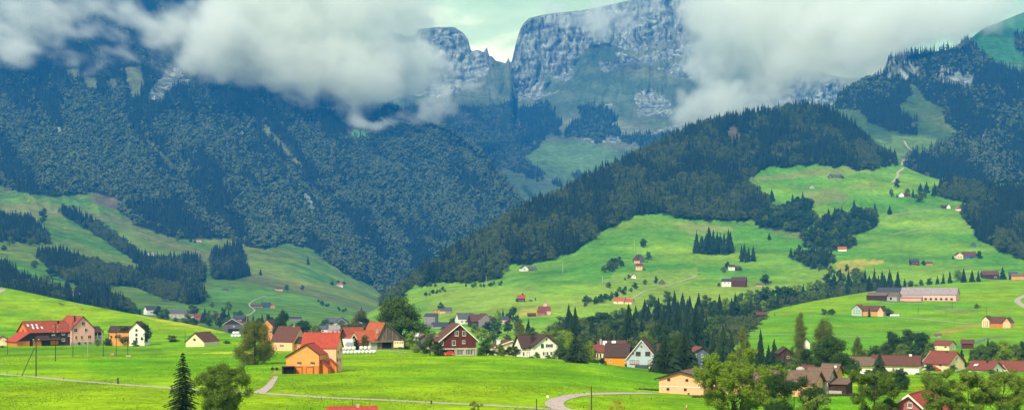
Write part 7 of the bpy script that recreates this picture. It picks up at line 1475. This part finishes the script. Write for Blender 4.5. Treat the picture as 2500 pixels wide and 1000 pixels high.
# ---------------------------------------------------------------- cows
def cow_mesh():
    """one continuous body grown from a skeleton by a skin modifier, baked to a mesh"""
    J = [((0, 0, 1.02), .30), ((.45, 0, 1.00), .31), ((.80, 0, 1.02), .27), ((-.45, 0, 1.02), .32), ((-.85, 0, 1.05), .24),   # 0 belly 1 2 chest 3 rump 4 tailhead
         ((1.08, 0, 1.14), .17), ((1.30, 0, 1.14), .13), ((1.52, 0, 1.00), .085),                                             # neck, head, muzzle
         ((.78, .17, .72), .105), ((.80, .18, .40), .06), ((.78, .18, .02), .055), ((.78, -.17, .72), .105), ((.66, -.18, .40), .06), ((.60, -.18, .02), .055),
         ((-.78, .17, .74), .13), ((-.92, .18, .44), .06), ((-.84, .18, .02), .055), ((-.78, -.17, .74), .13), ((-.96, -.18, .44), .06), ((-.98, -.18, .02), .055),
         ((-1.02, 0, .98), .03), ((-1.08, 0, .55), .02), ((1.24, .17, 1.20), .03), ((1.24, -.17, 1.20), .03), ((-.35, 0, .70), .12)]
    E = [(0, 1), (1, 2), (0, 3), (3, 4), (2, 5), (5, 6), (6, 7), (2, 8), (8, 9), (9, 10), (2, 11), (11, 12), (12, 13), (3, 14), (14, 15), (15, 16), (3, 17), (17, 18), (18, 19), (4, 20), (20, 21), (6, 22), (6, 23), (3, 24)]
    me = bpy.data.meshes.new('cow_skeleton'); me.from_pydata([j[0] for j in J], E, []); o = bpy.data.objects.new('tmp_cow', me); COL.objects.link(o)
    o.modifiers.new('skin', 'SKIN'); o.modifiers.new('sub', 'SUBSURF').levels = 1
    for i, j in enumerate(J): me.skin_vertices[0].data[i].radius = (j[1], j[1])
    me.skin_vertices[0].data[0].use_root = True
    dg = bpy.context.evaluated_depsgraph_get(); out = bpy.data.meshes.new_from_object(o.evaluated_get(dg)); bpy.data.objects.remove(o); return out
COWME = cow_mesh()
def cow(label, u, v, col, col2, rz, s=1.0, group=None):
    m = mat_plain('hide_%.2f' % col[0], col, var=.0); key = 'hide2_%.2f' % col[0]
    if key not in MATS:
        m2, nt3, b3 = newmat(key); tcn = N(nt3, 'ShaderNodeTexCoord'); sp = N(nt3, 'ShaderNodeTexNoise', i_Scale=.9, i_Detail=1.0); nt3.links.new(tcn.outputs['Object'], sp.inputs['Vector']); mr = N(nt3, 'ShaderNodeMapRange'); mr.inputs[1].default_value = .48; mr.inputs[2].default_value = .54; nt3.links.new(sp.outputs[0], mr.inputs[0]); nt3.links.new(mixc(nt3, mr.outputs[0], col, col2), b3.inputs['Base Color']); b3.inputs['Roughness'].default_value = .8; MATS[key] = m2
    p = hit(u, v); me = COWME.copy(); me.materials.clear(); me.materials.append(MATS[key]); o = bpy.data.objects.new('cow', me); COL.objects.link(o); o.location = p; o.rotation_euler = (0, 0, rz); o.scale = (s, s, s); tag(o, label, 'cow', group); return o
cow('pale brown cow with a darker neck standing on the near meadow beside a pole', 276, 871, (.45, .26, .12), (.16, .07, .03), .1, .95)
cow('dark brown cow on the left hill, left one of the close pair', 147, 744, (.06, .035, .02), (.09, .05, .03), 2.8, 1.1); cow('dark brown cow on the left hill, right one of the close pair', 153, 746, (.05, .03, .02), (.09, .05, .03), .3, 1.0)
cow('pale tan cow on the left hill below the crest barn', 187, 748, (.40, .2, .11), (.34, .18, .10), .2, 1.0); cow('red brown cow lying lower right of the tan cow', 201, 757, (.30, .09, .05), (.2, .07, .04), 2.9, 1.0); cow('dark cow grazing further right on the left hill', 262, 754, (.07, .03, .02), (.1, .05, .03), 3.1, 1.1); cow('small dark cow near the crest fence of the left hill', 336, 767, (.04, .03, .02), (.05, .04, .03), 1.5, 1.0); cow('brown cow right of the peach shed', 523, 826, (.14, .05, .03), (.1, .04, .02), 3.2, 1.0)
p = hit(314, 870); r = empty('trough', p, 0); tag(r, 'small wooden water trough at the foot of the short pole', 'trough'); m = MB(); m.box(-.7, .7, 0, .5, 0, .55); m.build('basin', W_STAIN, r); m = MB(); m.box(-.6, .6, .08, .42, .551, .56); m.build('water', GLASS, r)
# old cart by the barn
p = hit(671, 903); r = empty('cart', p, .3); tag(r, 'old dark farm implement left of the orange barn', 'implement'); k = p.y / F; m = MB(); m.tube((-.6, 0, .35), (-.6, .15, .35), .4, .4, 12); m.build('wheel', T_DARK, r); m = MB(); m.tube((.5, 0, .35), (.5, .15, .35), .4, .4, 12); m.build('wheel', T_DARK, r); m = MB(); m.box(-.9, .9, .2, .9, .45, .6); m.box(-.7, -.5, .3, .5, .6, 1.0); m.tube((.2, .4, .55), (1.4, .4, .25), .05, .05, 6); m.build('frame', W_GREYB, r)

# ---------------------------------------------------------------- tufts and weeds in the near meadow
M_TUFT = mat_leaf('meadow_tufts', (0.050, 0.140, 0.003), (0.150, 0.270, 0.004), scale=.02)
def tuft_mesh(seed):
    g = random.Random(seed); V = []; Fc = []
    for i in range(9):
        a = g.uniform(0, 6.28); r_ = g.uniform(.02, .22); x, y = math.cos(a) * r_, math.sin(a) * r_; h = g.uniform(.5, 1.0); w_ = g.uniform(.03, .07); b_ = g.uniform(0, 6.28); n = len(V); lx, ly = g.uniform(-.2, .2), g.uniform(-.2, .2)
        V += [(x - math.cos(b_) * w_, y - math.sin(b_) * w_, 0), (x + math.cos(b_) * w_, y + math.sin(b_) * w_, 0), (x + lx, y + ly, h)]; Fc.append((n, n + 1, n + 2))
    return raw_mesh('tuft', V, Fc, [M_TUFT])
PC_TUFT = proto_collection('tufts', [tuft_mesh(i) for i in range(5)])
g = np.random.default_rng(77); n = 120000; D = 195 + 300 * g.random(n) ** 1.1; u = g.uniform(-20, 2520, n); x = (u - U0) / F * D
keep = (fbm(x * .05, D * .03, 4, 301) + .25 * fbm(x * .4, D * .2, 2, 303) + g.uniform(-.25, .25, n)) > 0.05
x = x[keep]; D = D[keep]; S = SHEETS['meadow']; bv = S['bvh']; pts = []
for a, b_ in zip(x, D):
    h = bv.ray_cast(Vector((a, b_, 5000)), Vector((0, 0, -1)))[0]
    if h is not None: s_ = random.uniform(.10, .30); pts.append((a, b_, h.z - .02, random.randrange(5), s_, s_ * 1.5, random.uniform(0, 6.28)))
wood_object('grass', pts, PC_TUFT, 'uneven grass tufts and weeds of the near meadow')
# ---------------------------------------------------------------- camera, sky, sun, air, clouds
cam = bpy.data.cameras.new('camera'); co_ = bpy.data.objects.new('camera', cam); COL.objects.link(co_); sc.camera = co_
co_.location = (0, 0, CZ); co_.rotation_euler = (R(90), 0, 0); cam.sensor_width = 36; cam.lens = 36 * F / 2500; cam.shift_y = (H0 - 500) / 2500; cam.clip_start = 1; cam.clip_end = 40000
SUN_EL, SUN_AZ = R(42), R(209)      # behind the camera and a little left
w = bpy.data.worlds.new('World'); sc.world = w; w.use_nodes = True; nt = w.node_tree; L = nt.links.new; bg = nt.nodes['Background']
sky = nt.nodes.new('ShaderNodeTexSky'); sky.sky_type = 'NISHITA'; sky.sun_disc = False; sky.sun_elevation = SUN_EL; sky.sun_rotation = SUN_AZ; sky.air_density = 1.5; sky.dust_density = 2.0
tc = nt.nodes.new('ShaderNodeTexCoord'); mp = nt.nodes.new('ShaderNodeMapping'); mp.inputs['Scale'].default_value = (1, 1, 2.2); L(tc.outputs['Generated'], mp.inputs[0]); SK = SKY
n1 = nt.nodes.new('ShaderNodeTexNoise'); n1.inputs['Scale'].default_value = 7.5; n1.inputs['Detail'].default_value = 7; n1.inputs['Roughness'].default_value = 0.55; n1.inputs['Distortion'].default_value = 0.3; L(mp.outputs[0], n1.inputs['Vector'])
cr = nt.nodes.new('ShaderNodeValToRGB'); L(n1.outputs[0], cr.inputs[0]); e = cr.color_ramp.elements
e[0].position = 0.40; e[0].color = (0.46 * SK, 0.60 * SK, 0.25 * SK, 1); e[1].position = 0.64; e[1].color = (1.30 * SK, 1.18 * SK, 0.66 * SK, 1)
x = e.new(0.50); x.color = (0.58 * SK, 0.70 * SK, 0.32 * SK, 1)
sz = nt.nodes.new('ShaderNodeSeparateXYZ'); L(tc.outputs['Generated'], sz.inputs[0]); mr = nt.nodes.new('ShaderNodeMapRange'); mr.inputs[1].default_value = 0.20; mr.inputs[2].default_value = 0.42; L(sz.outputs[2], mr.inputs[0])
hi = mixc(nt, mr.outputs[0], cr.outputs[0], (0.38 * SK, 0.42 * SK, 0.41 * SK))
L(mixc(nt, 0.90, sky.outputs[0], hi), bg.inputs[0]); bg.inputs[1].default_value = 0.12
sl = bpy.data.lights.new('sun', 'SUN'); sl.energy = 5.0; sl.angle = R(3); sl.color = (1.0, 0.88, 0.72); so = bpy.data.objects.new('sun', sl); COL.objects.link(so)
d = Vector((math.sin(SUN_AZ) * math.cos(SUN_EL), math.cos(SUN_AZ) * math.cos(SUN_EL), math.sin(SUN_EL))); so.rotation_euler = d.to_track_quat('Z', 'Y').to_euler()

def box_mesh(name, x0, x1, y0, y1, z0, z1, mat):
    v = [(x0,y0,z0),(x1,y0,z0),(x1,y1,z0),(x0,y1,z0),(x0,y0,z1),(x1,y0,z1),(x1,y1,z1),(x0,y1,z1)]
    return link_mesh(name, v, [(3,2,1,0),(4,5,6,7),(0,1,5,4),(1,2,6,5),(2,3,7,6),(3,0,4,7)], mat)
def vol_mat(name, color, dens, aniso=0.0, attr=None):
    m = bpy.data.materials.new(name); m.use_nodes = True; t = m.node_tree; t.nodes.remove(t.nodes['Principled BSDF'])
    pv = t.nodes.new('ShaderNodeVolumePrincipled'); pv.inputs['Color'].default_value = (*color, 1); pv.inputs['Density'].default_value = dens; pv.inputs['Anisotropy'].default_value = aniso
    if attr is None: pv.inputs['Density Attribute'].default_value = ''
    else: pv.inputs['Density Attribute'].default_value = attr
    t.links.new(pv.outputs[0], t.nodes['Material Output'].inputs['Volume']); return m
if HAZE:
    hz = box_mesh('haze', -9500, 9500, -500, 7800, 1.0, 1600, vol_mat('haze_air', HCOL, HD)); tag(hz, kind='stuff')

# clouds: real banks of vapour hanging in the valley, density from overlapping puffs broken up by noise
PUFFS = [
 # u, v, D, radius in photo px (horizontal, vertical), weight
 # left banks
 (20,70,4300,120,60,1.0),(60,120,4200,90,35,.9),(120,60,4400,90,45,.8),(-60,40,4300,120,70,1),(240,105,4300,50,30,.7),(265,140,4200,55,26,.75),(280,165,4200,45,18,.6),(330,70,4400,70,40,.8),(345,95,4300,55,28,.8),(390,60,4400,80,45,.8),(430,85,4300,70,36,.7),
 (300,20,4400,160,30,.8),(100,0,4400,130,35,.9),(450,25,4400,110,35,.8),(510,40,4300,50,60,.8),(530,90,4200,50,50,1),(560,120,4200,60,45,.9),(365,130,4200,40,15,.5),(480,135,4200,60,14,.45),(70,160,4150,70,18,.45),
 # the great bank in the middle
 (620,40,4500,100,110,1.3),(700,60,4500,120,110,1.4),(800,60,4600,130,120,1.4),(640,140,4400,70,55,1),(700,170,4400,80,50,1),(760,200,4400,80,35,.9),(820,170,4500,110,60,1.1),(900,80,4700,110,110,1.1),(940,150,4700,90,55,1),(870,220,4500,70,30,.8),(720,225,4400,60,18,.6),
 (1000,160,4800,80,50,1),(1060,180,4800,55,35,1),(1090,170,4800,22,22,.8),(1010,110,4800,60,60,.9),(980,215,4700,80,25,.7),(1040,60,4900,40,40,.6),(960,30,4800,100,50,.8),(840,-20,4800,250,60,1.2),
 (905,255,4400,34,14,.7),(930,280,4350,36,15,.85),(960,287,4350,44,14,.85),(1000,274,4350,40,14,.9),(1045,252,4350,34,18,.9),(1055,232,4400,30,18,.8),(1130,235,4700,40,10,.6),(1180,240,4700,45,9,.6),(1215,232,4700,20,8,.5),
 (780,320,4100,40,8,.35),(600,320,4000,50,7,.3),(720,325,4000,30,8,.3),(940,335,4200,14,30,.35),(1170,335,4400,40,9,.35),(1270,370,4500,20,25,.3),
 # on the far wall
 (1400,45,6000,60,24,.7),(1450,50,6000,70,30,.8),(1480,15,6000,60,30,.7),(1370,30,6100,60,14,.5),(1545,60,6000,25,20,.6),(1590,20,6000,40,40,.6),(1500,90,6050,30,12,.35),
 # the right bank
 (1690,20,5200,60,45,1),(1760,40,5200,80,60,1.2),(1850,60,5200,120,110,1.5),(1960,60,5200,140,110,1.5),(2070,70,5000,130,100,1.5),(2170,50,4800,130,80,1.4),(2260,50,4600,100,55,1.2),(2320,40,4500,70,45,1),(2400,0,4500,120,25,.8),
 (1740,120,5200,40,45,1),(1780,180,5200,60,55,1.1),(1840,190,5200,80,55,1.1),(1730,240,5000,40,30,1),(1760,255,5000,60,30,1.1),(1810,262,5000,60,26,1),(1860,240,5000,50,30,.8),(1880,200,5100,60,35,.8),(1960,165,5000,80,35,.9),(2050,165,4900,60,35,.9),(2110,140,4700,60,40,.9),(2000,215,5000,50,25,.55),(2020,245,4900,20,12,.4),(1950,215,5000,30,25,.45),
 (150,150,4200,22,14,.5),(215,75,4300,24,30,.5),(310,110,4250,26,14,.6),(205,175,4150,30,10,.35),(420,150,4150,40,12,.4),(590,230,4100,36,9,.35),(680,245,4100,34,10,.4),(830,255,4300,40,12,.5),(880,300,4250,18,18,.45),(1090,285,4300,36,8,.35),(1140,255,4500,26,8,.4),(985,320,4200,30,10,.4),(1640,300,4600,16,12,.35),(1900,255,4900,34,16,.5),(1985,185,4950,26,30,.6),(2050,225,4850,22,20,.4),(1300,205,6000,30,6,.25),
 (1730,285,4600,40,14,.6),(1690,260,4900,18,24,.5),(2230,125,4050,70,14,.6),(2180,140,4000,40,16,.5),(2310,90,4100,60,18,.6),(1665,320,4300,12,14,.4),(1420,250,5800,40,8,.25),
]
def build_clouds():
    x0, x1, y0, y1, z0, z1 = -2350, 2350, 3700, 6700, 480, 1420
    nx, ny, nz = 300, 60, 128
    ng = bpy.data.node_groups.new('cloud_density', 'GeometryNodeTree'); ng.interface.new_socket('Geometry', in_out='INPUT', socket_type='NodeSocketGeometry'); ng.interface.new_socket('Geometry', in_out='OUTPUT', socket_type='NodeSocketGeometry')
    nd = ng.nodes; Lk = ng.links.new; gi = nd.new('NodeGroupInput'); go = nd.new('NodeGroupOutput')
    vc = nd.new('GeometryNodeVolumeCube'); vc.inputs['Min'].default_value = (x0, y0, z0); vc.inputs['Max'].default_value = (x1, y1, z1)
    vc.inputs['Resolution X'].default_value = nx; vc.inputs['Resolution Y'].default_value = ny; vc.inputs['Resolution Z'].default_value = nz
    # sum of puffs is looked up from a point grid computed here
    gx = np.linspace(x0, x1, 236); gy = np.linspace(y0, y1, 60); gz = np.linspace(z0, z1, 96)
    XX, YY, ZZ = np.meshgrid(gx, gy, gz, indexing='ij'); S = np.zeros(XX.shape, np.float32)
    for (u, v, D, ru, rv, wgt) in PUFFS:
        c = P(u, v, D); wgt *= 0.62 if (u < 500 and v < 175) else 1.0; v -= 12 if u < 560 else (16 if (u < 900 and 150 < v < 240) else 0); a = ru / F * D * 1.15; b = rv / F * D * 1.2; dp = max(80, min(a, b * 1.6, 190))
        q = ((XX - c.x) / a) ** 2 + ((YY - c.y) / dp) ** 2 + ((ZZ - c.z) / b) ** 2
        S += wgt * np.clip(1 - q / 2.4, 0, 1) ** 2 * 1.1
    me = bpy.data.meshes.new('cloud_grid'); keep = S.ravel() > 0.0
    return x0, x1, y0, y1, z0, z1, S
if CLOUDS:
    x0, x1, y0, y1, z0, z1, S = build_clouds()
    # the summed puffs are packed as a grid of points; the node group samples them and carves them with noise
    step = np.array([(x1 - x0) / 235, (y1 - y0) / 59, (z1 - z0) / 95])
    n = S.size; me = bpy.data.meshes.new('cloud_bank'); me.vertices.add(n)
    me.attributes.new('s', 'FLOAT', 'POINT').data.foreach_set('value', S.ravel())
    cl = bpy.data.objects.new('clouds', me); COL.objects.link(cl); tag(cl, kind='stuff')
    ng = bpy.data.node_groups.new('cloud_density', 'GeometryNodeTree'); ng.interface.new_socket('Geometry', in_out='INPUT', socket_type='NodeSocketGeometry'); ng.interface.new_socket('Geometry', in_out='OUTPUT', socket_type='NodeSocketGeometry')
    nd = ng.nodes; Lk = ng.links.new; gi = nd.new('NodeGroupInput'); go = nd.new('NodeGroupOutput')
    vc = nd.new('GeometryNodeVolumeCube'); vc.inputs['Min'].default_value = (x0, y0, z0); vc.inputs['Max'].default_value = (x1, y1, z1)
    vc.inputs['Resolution X'].default_value = 560; vc.inputs['Resolution Y'].default_value = 80; vc.inputs['Resolution Z'].default_value = 190
    pos = nd.new('GeometryNodeInputPosition').outputs[0]
    def vm(op, a, b=None, **k):
        x = nd.new('ShaderNodeVectorMath'); x.operation = op
        for i, s in enumerate((a, b)):
            if s is None: continue
            if isinstance(s, tuple): x.inputs[i].default_value = s
            else: Lk(s, x.inputs[i])
        return x.outputs[0]
    def mm(op, a, b=None, c=None, clamp=False):
        x = nd.new('ShaderNodeMath'); x.operation = op; x.use_clamp = clamp
        for i, s in enumerate((a, b, c)):
            if s is None: continue
            if isinstance(s, (int, float)): x.inputs[i].default_value = s
            else: Lk(s, x.inputs[i])
        return x.outputs[0]
    # warp the lookup a little so that puff edges curl
    nzv = nd.new('ShaderNodeTexNoise'); nzv.inputs['Scale'].default_value = 1 / 260.0; nzv.inputs['Detail'].default_value = 3; Lk(pos, nzv.inputs['Vector'])
    wv = vm('MULTIPLY', vm('SUBTRACT', nzv.outputs['Color'], (0.5, 0.5, 0.5)), (520, 200, 300)); pw = vm('ADD', pos, wv)
    gidx = vm('DIVIDE', vm('SUBTRACT', pw, (x0, y0, z0)), tuple(step)); fl = vm('FLOOR', gidx); fr = vm('SUBTRACT', gidx, fl)
    sx = nd.new('ShaderNodeSeparateXYZ'); Lk(fl, sx.inputs[0]); sf = nd.new('ShaderNodeSeparateXYZ'); Lk(fr, sf.inputs[0])
    at_ = nd.new('GeometryNodeInputNamedAttribute'); at_.data_type = 'FLOAT'; at_.inputs['Name'].default_value = 's'
    def samp(i, j, k):
        ix = mm('MINIMUM', mm('MAXIMUM', mm('ADD', sx.outputs[0], i), 0), 235); iy = mm('MINIMUM', mm('MAXIMUM', mm('ADD', sx.outputs[1], j), 0), 59); iz = mm('MINIMUM', mm('MAXIMUM', mm('ADD', sx.outputs[2], k), 0), 95)
        idx = mm('ADD', mm('MULTIPLY', mm('MULTIPLY_ADD', ix, 60.0, iy), 96.0), iz)
        si = nd.new('GeometryNodeSampleIndex'); si.data_type = 'FLOAT'; si.domain = 'POINT'; Lk(gi.outputs[0], si.inputs['Geometry']); Lk(at_.outputs['Attribute'], si.inputs['Value']); Lk(idx, si.inputs['Index']); return si.outputs[0]
    def lr(a, b, t): return mm('MULTIPLY_ADD', mm('SUBTRACT', b, a), t, a)
    c = {}
    for i in (0, 1):
        for j in (0, 1): c[i, j] = lr(samp(i, j, 0), samp(i, j, 1), sf.outputs[2])
    base = lr(lr(c[0, 0], c[0, 1], sf.outputs[1]), lr(c[1, 0], c[1, 1], sf.outputs[1]), sf.outputs[0])
    def nz(scale, det, rough, off=(0, 0, 0)):
        x = nd.new('ShaderNodeTexNoise'); x.inputs['Scale'].default_value = scale; x.inputs['Detail'].default_value = det; x.inputs['Roughness'].default_value = rough; Lk(vm('ADD', vm('MULTIPLY', pos, (1.0, 0.28, 1.15)), off), x.inputs['Vector']); return x.outputs[0]
    nA = nz(1 / 150.0, 7, 0.62); nB = nz(1 / 42.0, 4, 0.65, (77, 5, 9))
    t = mm('ADD', mm('MULTIPLY', mm('SUBTRACT', nA, 0.5), 7.0), mm('MULTIPLY', mm('SUBTRACT', nB, 0.5), 3.2))
    bb = mm('SUBTRACT', 1.0, mm('POWER', 2.718, mm('MULTIPLY', base, -1.25)))
    fade = mm('MINIMUM', mm('MULTIPLY', bb, 4.0), 1.0)
    den = mm('MULTIPLY', mm('MULTIPLY', fade, mm('ADD', mm('MULTIPLY_ADD', bb, 1.9, -0.62), mm('MULTIPLY', t, mm('MULTIPLY_ADD', bb, -0.35, 0.62)))), 1.1)
    den = mm('MULTIPLY', mm('POWER', mm('MINIMUM', mm('MAXIMUM', den, 0.0), 1.0), 1.5), 1.15)
    Lk(den, vc.inputs['Density']); sm = nd.new('GeometryNodeSetMaterial'); Lk(vc.outputs[0], sm.inputs[0]); cmat = vol_mat('cloud_vapour', CCOL, CLOUD_D, 0.0, 'density'); sm.inputs['Material'].default_value = cmat
    me.materials.append(cmat); Lk(sm.outputs[0], go.inputs[0]); cl.modifiers.new('vapour', 'NODES').node_group = ng

sc.view_settings.view_transform = 'Standard'; sc.view_settings.look = 'None'; sc.view_settings.gamma = 1; sc.view_settings.exposure = EXPO
cy = sc.cycles; cy.use_denoising = True; cy.max_bounces = 6; cy.diffuse_bounces = 2; cy.glossy_bounces = 2; cy.transmission_bounces = 2; cy.volume_bounces = VB; cy.transparent_max_bounces = 8
cy.volume_step_rate = VSR; cy.volume_max_steps = 256; cy.use_adaptive_sampling = True; cy.adaptive_threshold = 0.02
